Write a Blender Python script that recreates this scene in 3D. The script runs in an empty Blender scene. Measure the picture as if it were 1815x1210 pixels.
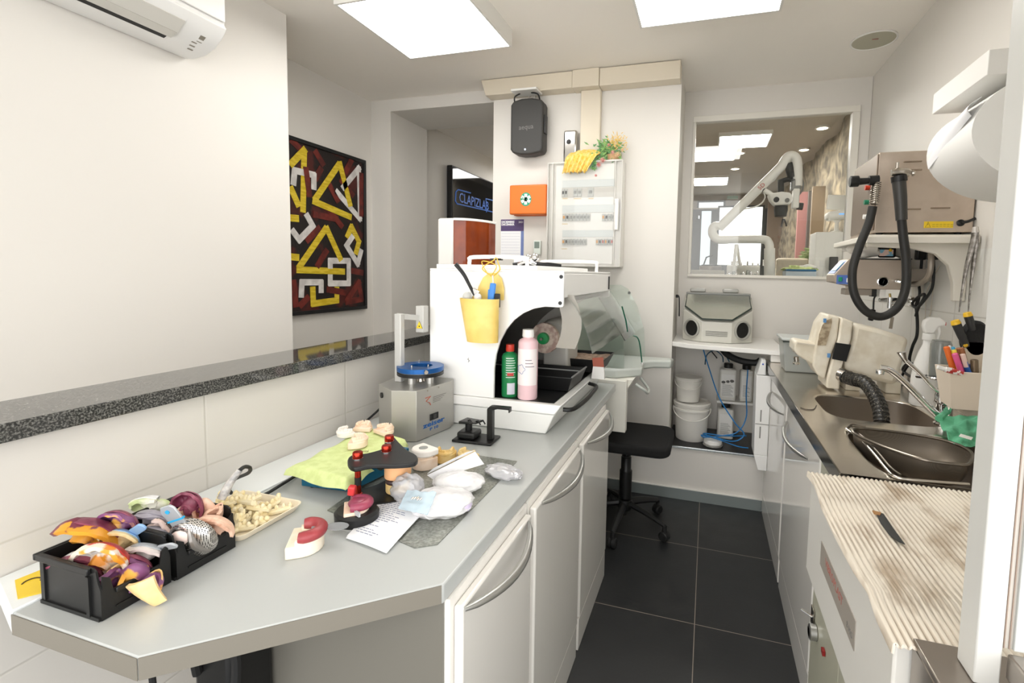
import bpy, bmesh, math, random
from mathutils import Vector, Matrix, Euler, noise
S = bpy.context.scene
COL = S.collection
PI = math.pi
# ---------------------------------------------------------------- camera
FPX, PCX, PCY, CH = 845.36, 1003.64, 544.34, 1.48
YAW, PIT, ROL = -0.28840645, 0.07243404, 0.0208679
def _rot():
    cy, sy, ct, st, cr, sr = math.cos(YAW), math.sin(YAW), math.cos(PIT), math.sin(PIT), math.cos(ROL), math.sin(ROL)
    R0 = Matrix(((1, 0, 0), (0, 0, -1), (0, 1, 0)))
    Ry = Matrix(((cy, 0, -sy), (0, 1, 0), (sy, 0, cy)))
    Rx = Matrix(((1, 0, 0), (0, ct, -st), (0, st, ct)))
    Rz = Matrix(((cr, -sr, 0), (sr, cr, 0), (0, 0, 1)))
    return Rz @ Rx @ Ry @ R0
RC = _rot()
cam = bpy.data.cameras.new('camera'); camo = bpy.data.objects.new('camera', cam); COL.objects.link(camo)
cam.sensor_fit = 'HORIZONTAL'; cam.sensor_width = 36.0; cam.lens = FPX / 1815 * 36
cam.shift_x = -(PCX - 907.5) / 1815; cam.shift_y = (PCY - 605) / 1815
cam.clip_start = 0.02
mw = Matrix((RC[0], -RC[1], -RC[2])).transposed().to_4x4(); mw.translation = (0, 0, CH)
camo.matrix_world = mw
S.camera = camo
# ---------------------------------------------------------------- light and exposure
S.view_settings.view_transform = 'Standard'; S.view_settings.look = 'None'
S.view_settings.exposure = 0.44; S.view_settings.gamma = 1.0; S.view_settings.use_curve_mapping = False
W = bpy.data.worlds.new('world'); S.world = W; W.use_nodes = True
W.node_tree.nodes['Background'].inputs[0].default_value = (1.0, 0.995, 0.985, 1)
W.node_tree.nodes['Background'].inputs[1].default_value = 2.9
PANEL_L = 9.8      # brightness of the ceiling light panels
BACK_L = 26.0        # panels of the room behind the glass
# ---------------------------------------------------------------- pixel of the photograph -> point on a plane
def ray(u, v): return RC.transposed() @ Vector(((u - PCX) / FPX, (v - PCY) / FPX, 1.0))
def pz(u, v, z): d = ray(u, v); return Vector((0, 0, CH)) + d * ((z - CH) / d.z)
def py(u, v, y): d = ray(u, v); return Vector((0, 0, CH)) + d * (y / d.y)
def px(u, v, x): d = ray(u, v); return Vector((0, 0, CH)) + d * (x / d.x)
# ---------------------------------------------------------------- materials
def lin(h):
    h = h.lstrip('#'); c = [int(h[i:i + 2], 16) / 255 for i in (0, 2, 4)]
    return tuple(x / 12.92 if x <= 0.04045 else ((x + 0.055) / 1.055) ** 2.4 for x in c) + (1,)
MATS = {}
def mat(name, col, rough=0.5, metal=0.0, col2=None, ns=20, nd=4, lo=0.4, hi=0.6, bump=0.0, bs=80, alpha=1.0, trans=0.0, emit=0.0, ecol=None, coat=0.0, ior=1.45, sss=0.0, stretch=None, spec=0.5):
    if name in MATS: return MATS[name]
    m = bpy.data.materials.new(name); m.use_nodes = True; nt = m.node_tree; b = nt.nodes['Principled BSDF']
    b.inputs['Base Color'].default_value = lin(col); b.inputs['Roughness'].default_value = rough
    b.inputs['Metallic'].default_value = metal; b.inputs['Alpha'].default_value = alpha
    b.inputs['Transmission Weight'].default_value = trans; b.inputs['IOR'].default_value = ior
    b.inputs['Coat Weight'].default_value = coat; b.inputs['Specular IOR Level'].default_value = spec
    if sss: b.inputs['Subsurface Weight'].default_value = sss; b.inputs['Subsurface Scale'].default_value = 0.004
    if emit: b.inputs['Emission Color'].default_value = lin(ecol or col); b.inputs['Emission Strength'].default_value = emit
    tc = nt.nodes.new('ShaderNodeTexCoord'); mp = nt.nodes.new('ShaderNodeMapping')
    nt.links.new(tc.outputs['Object'], mp.inputs[0])
    if stretch: mp.inputs['Scale'].default_value = stretch
    if col2:
        n = nt.nodes.new('ShaderNodeTexNoise'); n.inputs['Scale'].default_value = ns; n.inputs['Detail'].default_value = nd
        r = nt.nodes.new('ShaderNodeMapRange'); r.inputs[1].default_value = lo; r.inputs[2].default_value = hi
        x = nt.nodes.new('ShaderNodeMix'); x.data_type = 'RGBA'
        x.inputs[6].default_value = lin(col); x.inputs[7].default_value = lin(col2)
        nt.links.new(mp.outputs[0], n.inputs['Vector']); nt.links.new(n.outputs[0], r.inputs[0])
        nt.links.new(r.outputs[0], x.inputs[0]); nt.links.new(x.outputs[2], b.inputs['Base Color'])
    if bump:
        n = nt.nodes.new('ShaderNodeTexNoise'); n.inputs['Scale'].default_value = bs; n.inputs['Detail'].default_value = 3
        bp = nt.nodes.new('ShaderNodeBump'); bp.inputs['Strength'].default_value = bump; bp.inputs['Distance'].default_value = 0.002
        nt.links.new(mp.outputs[0], n.inputs['Vector']); nt.links.new(n.outputs[0], bp.inputs['Height'])
        nt.links.new(bp.outputs[0], b.inputs['Normal'])
    MATS[name] = m; return m
def thin(name, tint='#ffffff', rough=0.02, refl=0.12, haze=0.0, hazecol='#ffffff'):
    """thin clear sheet: transparent + reflection (+ a little diffuse film)"""
    if name in MATS: return MATS[name]
    m = bpy.data.materials.new(name); m.use_nodes = True; nt = m.node_tree; nt.nodes.clear()
    o = nt.nodes.new('ShaderNodeOutputMaterial'); t = nt.nodes.new('ShaderNodeBsdfTransparent'); g = nt.nodes.new('ShaderNodeBsdfGlossy')
    d = nt.nodes.new('ShaderNodeBsdfDiffuse'); mx = nt.nodes.new('ShaderNodeMixShader'); mx2 = nt.nodes.new('ShaderNodeMixShader')
    fr = nt.nodes.new('ShaderNodeFresnel'); fr.inputs[0].default_value = 1.5
    ma = nt.nodes.new('ShaderNodeMath'); ma.operation = 'MULTIPLY'; ma.inputs[1].default_value = refl / 0.04
    ma.use_clamp = True
    t.inputs[0].default_value = lin(tint); g.inputs['Roughness'].default_value = rough; d.inputs[0].default_value = lin(hazecol)
    nt.links.new(fr.outputs[0], ma.inputs[0]); nt.links.new(ma.outputs[0], mx.inputs[0])
    nt.links.new(t.outputs[0], mx.inputs[1]); nt.links.new(g.outputs[0], mx.inputs[2])
    mx2.inputs[0].default_value = haze; nt.links.new(mx.outputs[0], mx2.inputs[1]); nt.links.new(d.outputs[0], mx2.inputs[2])
    nt.links.new(mx2.outputs[0], o.inputs[0]); MATS[name] = m; return m
def emis(name, col, s):
    if name in MATS: return MATS[name]
    m = bpy.data.materials.new(name); m.use_nodes = True; nt = m.node_tree; nt.nodes.clear()
    o = nt.nodes.new('ShaderNodeOutputMaterial'); e = nt.nodes.new('ShaderNodeEmission')
    e.inputs[0].default_value = lin(col); e.inputs[1].default_value = s; nt.links.new(e.outputs[0], o.inputs[0]); MATS[name] = m; return m
# ---------------------------------------------------------------- mesh builder
FR = {}
def catmull(P, k=6, closed=False):
    P = [Vector(p) for p in P]; n = len(P); out = []
    rng = range(n) if closed else range(n - 1)
    for i in rng:
        if closed: a, b, c, d = P[i - 1], P[i], P[(i + 1) % n], P[(i + 2) % n]
        else: a, b, c, d = P[max(i - 1, 0)], P[i], P[i + 1], P[min(i + 2, n - 1)]
        for j in range(k):
            t = j / k
            out.append(0.5 * ((2 * b) + (c - a) * t + (2 * a - 5 * b + 4 * c - d) * t * t + (3 * b - a - 3 * c + d) * t ** 3))
    if not closed: out.append(P[-1])
    return out
class MB:
    def __init__(s, tf=None): s.v = []; s.f = []; s.tf = tf
    def add(s, vs, fs):
        o = len(s.v)
        s.v += [(s.tf @ Vector(v)) if s.tf else Vector(v) for v in vs]
        s.f += [tuple(i + o for i in f) for f in fs]; return s
    def box(s, x0, x1, y0, y1, z0, z1):
        return s.hexa([(x0, y0, z0), (x1, y0, z0), (x1, y1, z0), (x0, y1, z0)], [(x0, y0, z1), (x1, y0, z1), (x1, y1, z1), (x0, y1, z1)])
    def hexa(s, b, t):
        n = len(b); fs = [tuple(range(n))[::-1], tuple(range(n, 2 * n))] + [(i, (i + 1) % n, (i + 1) % n + n, i + n) for i in range(n)]
        return s.add(list(b) + list(t), fs)
    def obox(s, c, size, rot=(0, 0, 0)):
        M = Matrix.Translation(Vector(c)) @ Euler(rot).to_matrix().to_4x4(); x, y, z = [k / 2 for k in size]
        q = [(-x, -y), (x, -y), (x, y), (-x, y)]
        return s.hexa([M @ Vector((a, b, -z)) for a, b in q], [M @ Vector((a, b, z)) for a, b in q])
    def ext(s, pts, vec):
        vec = Vector(vec); pts = [Vector(p) for p in pts]
        return s.hexa(pts, [p + vec for p in pts])
    def prism(s, pts, z0, z1): return s.hexa([(x, y, z0) for x, y in [tuple(p)[:2] for p in pts]], [(x, y, z1) for x, y in [tuple(p)[:2] for p in pts]])
    def tube(s, P, r, n=10, closed=False, k=0, flat=1.0, cap=True):
        if k: 
            if not isinstance(r, (int, float)):
                rr = []
                for i in range(len(r) - 1): rr += [r[i] + (r[i + 1] - r[i]) * j / k for j in range(k)]
                r = rr + [r[-1]]
            P = catmull(P, k, closed)
        P = [Vector(p) for p in P]; m = len(P)
        R = [r] * m if isinstance(r, (int, float)) else list(r)
        vs = []; up = None
        for i in range(m):
            a = P[i - 1] if (i > 0 or closed) else P[0]; b = P[(i + 1) % m] if (i < m - 1 or closed) else P[-1]
            t = (b - a)
            t = t.normalized() if t.length > 1e-9 else Vector((0, 0, 1))
            if up is None: up = t.orthogonal().normalized()
            up = (up - t * up.dot(t)); up = up.normalized() if up.length > 1e-6 else t.orthogonal().normalized()
            w = t.cross(up)
            for j in range(n):
                an = 2 * PI * j / n; vs.append(P[i] + (up * math.cos(an) * flat + w * math.sin(an)) * R[i])
        fs = []
        for i in range(m if closed else m - 1):
            for j in range(n):
                a = i * n + j; b = i * n + (j + 1) % n; c = ((i + 1) % m) * n
                fs.append((a, b, c + (j + 1) % n, c + j))
        if not closed and cap: fs += [tuple(range(n))[::-1], tuple(range((m - 1) * n, m * n))]
        return s.add(vs, fs)
    def lathe(s, prof, c=(0, 0, 0), n=24, M=None, sx=1, sy=1):
        """prof: (r,z) list, spun about z through c (M: extra matrix about c)"""
        vs = []; c = Vector(c)
        for r, z in prof:
            for j in range(n):
                an = 2 * PI * j / n; p = Vector((r * math.cos(an) * sx, r * math.sin(an) * sy, z)); vs.append(c + (M @ p if M else p))
        fs = [(i * n + j, i * n + (j + 1) % n, (i + 1) * n + (j + 1) % n, (i + 1) * n + j) for i in range(len(prof) - 1) for j in range(n)]
        if prof[0][0] > 1e-6: fs.append(tuple(range(n))[::-1])
        if prof[-1][0] > 1e-6: fs.append(tuple(range((len(prof) - 1) * n, len(prof) * n)))
        return s.add(vs, fs)
    def cyl(s, a, b, r, n=20, r2=None):
        return s.tube([a, b], [r, r if r2 is None else r2], n)
    def ell(s, c, rad, n=14, rot=(0, 0, 0), nz=0, ns=30, seed=0, m=None):
        M = Euler(rot).to_matrix(); c = Vector(c); m = m or max(6, n * 2 // 3); rad = (rad,) * 3 if isinstance(rad, (int, float)) else rad
        vs = []
        for i in range(m + 1):
            ph = PI * i / m
            for j in range(n):
                an = 2 * PI * j / n
                p = Vector((rad[0] * math.sin(ph) * math.cos(an), rad[1] * math.sin(ph) * math.sin(an), rad[2] * math.cos(ph)))
                if nz: p *= 1 + nz * noise.noise(p * ns + Vector((seed, seed * 2.3, 1)))
                vs.append(c + M @ p)
        fs = [(i * n + j, i * n + (j + 1) % n, (i + 1) * n + (j + 1) % n, (i + 1) * n + j) for i in range(m) for j in range(n)]
        return s.add(vs, [f[::-1] for f in fs])
    def surf(s, fn, nu, nv, th=0.0, closeu=False):
        """fn(u,v)->point; th: thickness along the surface normal (two skins + rim)"""
        G = [[Vector(fn(i / nu, j / nv)) for j in range(nv + 1)] for i in range(nu + 1)]
        vs = [p for r in G for p in r]; w = nv + 1
        fs = [(i * w + j, (i + 1) * w + j, (i + 1) * w + j + 1, i * w + j + 1) for i in range(nu) for j in range(nv)]
        if not th: return s.add(vs, fs)
        nn = []
        for i in range(nu + 1):
            for j in range(nv + 1):
                a = G[min(i + 1, nu)][j] - G[max(i - 1, 0)][j]; b = G[i][min(j + 1, nv)] - G[i][max(j - 1, 0)]
                q = a.cross(b); nn.append(q.normalized() if q.length > 1e-12 else Vector((0, 0, 1)))
        k = len(vs); vs2 = [p - q * th for p, q in zip(vs, nn)]
        f2 = [tuple(x + k for x in f[::-1]) for f in fs]
        rim = [i * w for i in range(nu + 1)], [i * w + nv for i in range(nu + 1)], list(range(w)), [nu * w + j for j in range(w)]
        ex = []
        for q, fl in zip(rim, (0, 1, 1, 0)):
            for a, b in zip(q, q[1:]): ex.append((a, b, b + k, a + k) if fl else (b, a, a + k, b + k))
        return s.add(vs + vs2, fs + f2 + ex)
    def text(s, txt, o, right, up, size, depth=0.0006, align='CENTER', sx=1.0, bold=0):
        cu = bpy.data.curves.new('t', 'FONT'); cu.body = txt; cu.size = size; cu.align_x = align; cu.align_y = 'CENTER'; cu.extrude = depth; cu.resolution_u = 2; cu.offset = bold
        ob = bpy.data.objects.new('t', cu); COL.objects.link(ob)
        dg = bpy.context.evaluated_depsgraph_get(); me = bpy.data.meshes.new_from_object(ob.evaluated_get(dg))
        r = Vector(right).normalized(); u = Vector(up).normalized(); nrm = r.cross(u); o = Vector(o)
        s.add([o + r * v.co.x * sx + u * v.co.y + nrm * v.co.z for v in me.vertices], [tuple(p.vertices) for p in me.polygons])
        bpy.data.objects.remove(ob); bpy.data.curves.remove(cu); bpy.data.meshes.remove(me); return s
    def build(s, name, m, parent=None, label=None, bevel=0, sm=True, ang=35, solo=False, sub=0, seg=2):
        vs = s.v
        if parent is not None: inv = FR[parent.name].inverted(); vs = [inv @ v for v in vs]; loc = None
        elif solo:
            lo = [min(v[i] for v in vs) for i in range(3)]; hi = [max(v[i] for v in vs) for i in range(3)]
            loc = Vector(((lo[0] + hi[0]) / 2, (lo[1] + hi[1]) / 2, lo[2])); vs = [v - loc for v in vs]
        else: loc = Vector((0, 0, 0))
        me = bpy.data.meshes.new(name); me.from_pydata([tuple(v) for v in vs], [], s.f); me.update()
        bm = bmesh.new(); bm.from_mesh(me); bmesh.ops.recalc_face_normals(bm, faces=bm.faces)
        if ang < 180: pass
        bm.to_mesh(me); bm.free()
        if sm:
            me.polygons.foreach_set('use_smooth', [True] * len(me.polygons)); me.set_sharp_from_angle(angle=math.radians(ang))
        me.materials.append(m)
        o = bpy.data.objects.new(name, me); COL.objects.link(o)
        if parent is not None: o.parent = parent; FR[o.name] = FR[parent.name]
        else: o.location = loc; FR[o.name] = Matrix.Translation(loc)
        if bevel:
            b = o.modifiers.new('b', 'BEVEL'); b.width = bevel; b.segments = seg; b.limit_method = 'ANGLE'; b.angle_limit = math.radians(40)
            if sm: b.harden_normals = False
        if sub:
            b = o.modifiers.new('s', 'SUBSURF'); b.levels = sub; b.render_levels = sub
        if label: o['label'] = label
        return o
def T(name, label, cat, loc=(0, 0, 0), rz=0.0, group=None):
    o = bpy.data.objects.new(name, None); COL.objects.link(o); o.empty_display_size = 0.05
    o.location = loc; o.rotation_euler = (0, 0, rz); FR[o.name] = Matrix.Translation(Vector(loc)) @ Matrix.Rotation(rz, 4, 'Z')
    o['label'] = label; o['category'] = cat
    if group: o['group'] = group
    return o
def solo(mb, name, m, label, cat, group=None, **k):
    o = mb.build(name, m, None, solo=True, **k); o['label'] = label; o['category'] = cat
    if group: o['group'] = group
    return o
def struct(mb, name, m, **k):
    k.setdefault('sm', False)
    o = mb.build(name, m, None, **k); o['kind'] = 'structure'; return o
def copytree(o, parent=None):
    c = o.copy(); COL.objects.link(c)
    if parent is not None: c.parent = parent
    for ch in list(o.children): copytree(ch, c)
    return c
def dup(root, loc, rz, label, group=None, scale=None):
    c = copytree(root); c.location = loc; c.rotation_euler = (0, 0, rz); c['label'] = label
    if scale: c.scale = (scale,) * 3 if isinstance(scale, (int, float)) else scale
    if group: c['group'] = group
    return c
def L(loc, rz=0): return Matrix.Translation(Vector(loc)) @ Matrix.Rotation(rz, 4, 'Z')
def RX(a): return Matrix.Rotation(a, 4, 'X')
def RY(a): return Matrix.Rotation(a, 4, 'Y')
def RZ(a): return Matrix.Rotation(a, 4, 'Z')
def rrect(x0, x1, y0, y1, r, k=5):
    out = []
    for cx, cy, a0 in ((x1 - r, y1 - r, 0), (x0 + r, y1 - r, 90), (x0 + r, y0 + r, 180), (x1 - r, y0 + r, 270)):
        for i in range(k + 1):
            a = math.radians(a0 + 90 * i / k); out.append((cx + r * math.cos(a), cy + r * math.sin(a)))
    return out
# ---------------------------------------------------------------- common materials
M_wall = mat('wall_paint', '#dedad3', 0.55, bump=0.03, bs=60)
M_ceil = mat('ceiling_paint', '#f7f2ea', 0.7)
M_lam = mat('grey_laminate', '#d3d4d1', 0.35, bump=0.01)
M_gloss = mat('glossy_white_cabinet', '#e6e3dd', 0.08, coat=0.3)
M_white = mat('white_plastic', '#eceae5', 0.35)
M_whitem = mat('white_enamel', '#f1f0ed', 0.3)
M_black = mat('black_plastic', '#151515', 0.4)
M_rub = mat('black_rubber', '#1a1a1a', 0.6)
M_alu = mat('brushed_aluminium', '#b9b9b6', 0.35, 0.9)
M_steel = mat('stainless_steel', '#b9b2a8', 0.25, 1.0, bump=0.02, bs=200)
M_chrome = mat('chrome', '#e6e6e6', 0.06, 1.0)
M_hand = mat('satin_handle', '#b4b4b1', 0.32, 0.85)
# ================================================================ THE SETTING
ZC = 2.79
# floor: dark square tiles with light grout
def floor_mat():
    m = bpy.data.materials.new('black_floor_tiles'); m.use_nodes = True; nt = m.node_tree; b = nt.nodes['Principled BSDF']
    tc = nt.nodes.new('ShaderNodeTexCoord'); sp = nt.nodes.new('ShaderNodeSeparateXYZ'); nt.links.new(tc.outputs['Object'], sp.inputs[0])
    ds = []
    for ax, off in ((0, 0.002), (1, 0.8115)):
        a = nt.nodes.new('ShaderNodeMath'); a.operation = 'ADD'; a.inputs[1].default_value = -off + 60.0; nt.links.new(sp.outputs[ax], a.inputs[0])
        w = nt.nodes.new('ShaderNodeMath'); w.operation = 'PINGPONG'; w.inputs[1].default_value = 0.3; nt.links.new(a.outputs[0], w.inputs[0])
        c = nt.nodes.new('ShaderNodeMath'); c.operation = 'LESS_THAN'; c.inputs[1].default_value = 0.0016; nt.links.new(w.outputs[0], c.inputs[0]); ds.append(c)
    mx = nt.nodes.new('ShaderNodeMath'); mx.operation = 'MAXIMUM'; nt.links.new(ds[0].outputs[0], mx.inputs[0]); nt.links.new(ds[1].outputs[0], mx.inputs[1])
    n = nt.nodes.new('ShaderNodeTexNoise'); n.inputs['Scale'].default_value = 9; n.inputs['Detail'].default_value = 8; nt.links.new(tc.outputs['Object'], n.inputs[0])
    k = nt.nodes.new('ShaderNodeMix'); k.data_type = 'RGBA'; k.inputs[6].default_value = lin('#1c1d1e'); k.inputs[7].default_value = lin('#2c2d2e'); nt.links.new(n.outputs[0], k.inputs[0])
    g = nt.nodes.new('ShaderNodeMix'); g.data_type = 'RGBA'; g.inputs[7].default_value = lin('#8f857a'); nt.links.new(k.outputs[2], g.inputs[6]); nt.links.new(mx.outputs[0], g.inputs[0])
    nt.links.new(g.outputs[2], b.inputs['Base Color'])
    r = nt.nodes.new('ShaderNodeMapRange'); r.inputs[3].default_value = 0.35; r.inputs[4].default_value = 0.6; nt.links.new(n.outputs[0], r.inputs[0]); nt.links.new(r.outputs[0], b.inputs['Roughness'])
    bp = nt.nodes.new('ShaderNodeBump'); bp.inputs['Strength'].default_value = 0.15; bp.inputs['Distance'].default_value = 0.002
    n2 = nt.nodes.new('ShaderNodeTexNoise'); n2.inputs['Scale'].default_value = 60; nt.links.new(tc.outputs['Object'], n2.inputs[0]); nt.links.new(n2.outputs[0], bp.inputs['Height']); nt.links.new(bp.outputs[0], b.inputs['Normal'])
    return m
struct(MB().box(-3.2, 3.2, -2.5, 10.2, -0.1, 0), 'floor', floor_mat())
struct(MB().box(-2.9, 1.6, -1.6, 3.62, ZC, ZC + 0.12).box(-4.2, -1.5, 3.62, 8.0, ZC, ZC + 0.12), 'ceiling', M_ceil)
# painted wall tiles with shallow joints
def tile_mat(name, col, ax, w, h, ox, oz):
    m = bpy.data.materials.new(name); m.use_nodes = True; nt = m.node_tree; b = nt.nodes['Principled BSDF']
    b.inputs['Base Color'].default_value = lin(col); b.inputs['Roughness'].default_value = 0.4
    tc = nt.nodes.new('ShaderNodeTexCoord'); sp = nt.nodes.new('ShaderNodeSeparateXYZ'); nt.links.new(tc.outputs['Object'], sp.inputs[0]); hs = []
    for a_, p, off in ((ax, w, ox), (2, h, oz)):
        a = nt.nodes.new('ShaderNodeMath'); a.operation = 'ADD'; a.inputs[1].default_value = -off + p * 100; nt.links.new(sp.outputs[a_], a.inputs[0])
        q = nt.nodes.new('ShaderNodeMath'); q.operation = 'PINGPONG'; q.inputs[1].default_value = p / 2; nt.links.new(a.outputs[0], q.inputs[0])
        r = nt.nodes.new('ShaderNodeMapRange'); r.inputs[1].default_value = 0; r.inputs[2].default_value = 0.004; nt.links.new(q.outputs[0], r.inputs[0]); hs.append(r)
    mn = nt.nodes.new('ShaderNodeMath'); mn.operation = 'MINIMUM'; nt.links.new(hs[0].outputs[0], mn.inputs[0]); nt.links.new(hs[1].outputs[0], mn.inputs[1])
    bp = nt.nodes.new('ShaderNodeBump'); bp.inputs['Strength'].default_value = 0.5; bp.inputs['Distance'].default_value = 0.002
    nt.links.new(mn.outputs[0], bp.inputs['Height']); nt.links.new(bp.outputs[0], b.inputs['Normal'])
    g = nt.nodes.new('ShaderNodeMix'); g.data_type = 'RGBA'; g.inputs[6].default_value = lin('#c6c2b9'); g.inputs[7].default_value = lin(col)
    nt.links.new(mn.outputs[0], g.inputs[0]); nt.links.new(g.outputs[2], b.inputs['Base Color'])
    return m
M_tileL = tile_mat('painted_tiles_left', '#d0ccc5', 1, 0.5, 0.25, 1.4, 0.955)
M_tileR = tile_mat('painted_tiles_right', '#e2e0da', 1, 0.42, 0.33, 1.9, 1.345)
# half-height wall with granite cap on the left, hallway walls beyond it
struct(MB().box(-1.38, -1.24, 0.505, 3.75, 0, 1.149), 'wall_left', M_tileL)
M_gran = mat('dark_granite', '#2b2b2a', 0.05, col2='#8a8983', ns=260, nd=6, lo=0.45, hi=0.75, spec=0.8)
struct(MB().box(-1.415, -1.212, 0.49, 3.7, 1.15, 1.186), 'trim_1', M_gran, bevel=0.003)
struct(MB().box(-2.45, -2.17, -1.6, 2.06, 0, ZC), 'wall_far_left', M_wall)
struct(MB().box(-2.75, -2.60, 2.06, 3.25, 0, ZC).box(-2.75, -2.45, 1.9, 2.06, 0, ZC), 'wall_hall', M_wall)
struct(MB().box(-2.75, -2.42, 3.25, 3.75, 0, ZC), 'wall_pier', M_wall)
struct(MB().box(-2.42, -1.504, 3.25, 3.75, 2.70, ZC), 'wall_lintel', M_wall)
struct(MB().box(-2.65, -2.50, 3.75, 7.5, 0, ZC).box(-2.5, -1.0, 7.4, 7.5, 0, ZC), 'wall_passage', M_wall)
struct(MB().box(-1.504, -0.212, 3.165, 3.75, 0, ZC), 'wall_back', M_wall)
# recess with window on the right of the back wall
struct(MB().box(-0.212, 0.97, 3.165, 3.75, 0, 0.345), 'wall_recess_base', M_wall)
wl, wr, wb, wt = -0.150, 0.905, 1.470, 2.610
struct(MB().box(-0.212, wl, 3.62, 3.75, 0.345, ZC).box(wr, 0.97, 3.62, 3.75, 0.345, ZC).box(wl, wr, 3.62, 3.75, 0.345, wb).box(wl, wr, 3.62, 3.75, wt, ZC), 'wall_window', M_wall)
struct(MB().box(0.97, 1.10, 0.60, 3.75, 0, 1.60), 'wall_right_tiled', M_tileR)
struct(MB().box(0.972, 1.10, 0.60, 3.75, 1.60, ZC), 'wall_right', M_wall)
M_frame = mat('window_frame_paint', '#e4e0d6', 0.4)
fr = 0.042
w1 = struct(MB().box(wl, wr, 3.60, 3.66, wt - fr, wt).box(wl, wr, 3.60, 3.66, wb, wb + 0.02).box(wl, wl + 0.02, 3.60, 3.66, wb + 0.02, wt - fr).box(wr - 0.045, wr, 3.60, 3.66, wb + 0.02, wt - fr), 'window_1', M_frame, bevel=0.003)
gm = thin('window_glass', '#fbfbf9', 0.01, 0.045)
MB().box(wl + 0.02, wr - 0.045, 3.628, 3.634, wb + 0.02, wt - fr).build('pane', gm, w1, sm=False)
# dark tile and metal nosing on the recess base, baseboards
struct(MB().box(-0.212, 0.38, 3.166, 3.62, 0.345, 0.353), 'trim_2', mat('black_slab', '#1d1d1e', 0.35))
struct(MB().box(-0.214, 0.38, 3.155, 3.166, 0.343, 0.356), 'trim_3', mat('nosing_metal', '#d5dcdc', 0.2, 0.9), bevel=0.002)
struct(MB().box(-1.2, 0.38, 3.152, 3.165, 0, 0.072), 'baseboard_back', mat('grey_skirting', '#8f9796', 0.25, 0.3), bevel=0.001)
struct(MB().box(-1.2, 0.38, 3.150, 3.166, 0.072, 0.077), 'trim_4', mat('skirting_lip', '#e7e5df', 0.3))
# ================================================================ THE ROOM BEHIND THE WINDOW
M_bceil = mat('back_room_ceiling', '#c9c1b4', 0.7)
struct(MB().box(-1.2, 3.0, 3.76, 10.0, 2.90, 3.0), 'ceiling_back_room', M_bceil)
struct(MB().box(-1.5, -1.2, 3.76, 10.0, 0, 2.9), 'wall_back_room_left', mat('back_room_wall', '#b9b1a4', 0.7))
M_rock = mat('rough_stone', '#6f685d', 0.9, col2='#b9ab92', ns=9, nd=8, lo=0.35, hi=0.65, bump=1.0, bs=14)
def rockf(u, v):
    y = 3.9 + 5.9 * u; z = 0.0 + 2.9 * v
    return (1.12 + 0.06 * noise.fractal(Vector((y * 2, z * 2, 3)), 1.0, 2.0, 5), y, z)
struct(MB().surf(rockf, 90, 50, -0.12), 'wall_rock', M_rock, sm=True, ang=60)
M_dk = mat('dark_shopfront', '#4b4c49', 0.6)
struct(MB().box(-1.2, 3.0, 9.0, 9.1, 0, 2.9), 'wall_shopfront', M_dk)
struct(MB().box(-0.9, 1.05, 8.95, 9.0, 2.66, 2.9), 'wall_beam', mat('beam_tan', '#a79c8c', 0.7))
def backscreen(name, a, b, col, s, label):
    A = py(*a, 8.9); B = py(*b, 8.9)
    t = T(name, label, 'window', ((A.x + B.x) / 2, 8.94, B.z))
    MB().box(A.x, B.x, 8.90, 8.94, B.z, A.z).build('blind', emis('lit_blind_%s' % col, col, s), t, sm=False)
    MB().box(A.x - 0.03, A.x, 8.88, 8.96, B.z, A.z + 0.03).box(B.x, B.x + 0.03, 8.88, 8.96, B.z, A.z + 0.03).box(A.x, B.x, 8.88, 8.96, A.z, A.z + 0.03).build('frame', M_dk, t)
backscreen('shop_window', (1276, 368), (1347, 470), '#f4f6f8', 1.6, 'large bright white lit window behind the microscope arm')
backscreen('shop_window', (1244, 374), (1257, 470), '#cfdbe0', 1.0, 'narrow pale lit window strip left of the large bright window')
backscreen('shop_window', (1239, 359), (1282, 367), '#e4eaec', 1.0, 'flat pale light strip high on the dark shopfront, upper of the pair')
backscreen('shop_window', (1238, 382), (1240, 387), '#e4eaec', 1.0, 'tiny pale strip at the left edge of the dark shopfront')
A = py(1289, 347, 8.8); B = py(1308, 352, 8.8)
solo(MB().box(A.x, B.x, 8.8, 8.83, B.z, A.z), 'exit_sign', mat('sign_green', '#7fa08a', 0.5), 'small green exit sign on the beam above the bright window', 'sign')
# lit ceiling panels and spots of the back room
def panel(nm, x0, x1, y0, y1, z, h, L_, label, group, fcol='#e6e4de'):
    t = T(nm, label, 'ceiling light', ((x0 + x1) / 2, (y0 + y1) / 2, z), 0, group)
    f = 0.012
    MB().box(x0, x1, y0, y0 + f, z, z + h).box(x0, x1, y1 - f, y1, z, z + h).box(x0, x0 + f, y0 + f, y1 - f, z, z + h).box(x1 - f, x1, y0 + f, y1 - f, z, z + h).build('frame', mat('panel_frame', fcol, 0.35), t, sm=False)
    MB().box(x0 + f, x1 - f, y0 + f, y1 - f, z + 0.003, z + h).build('diffuser', emis('panel_light_%g' % L_, '#fffdf9', L_), t, sm=False)
    return t
G2 = 'lit ceiling panels of the room behind the glass'
panel('ceiling_panel', 0.04, 0.54, 5.08, 5.58, 2.86, 0.04, BACK_L, 'square lit panel nearest behind the glass, right of the stepped row', G2)
panel('ceiling_panel', -0.26, 0.24, 5.58, 6.14, 2.86, 0.04, BACK_L, 'square lit panel behind the glass touching the nearest one at its corner', G2)
panel('ceiling_panel', -0.28, 0.215, 7.16, 7.76, 2.86, 0.04, BACK_L, 'farthest lit panel behind the glass, above the dark shopfront', G2)
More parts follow.
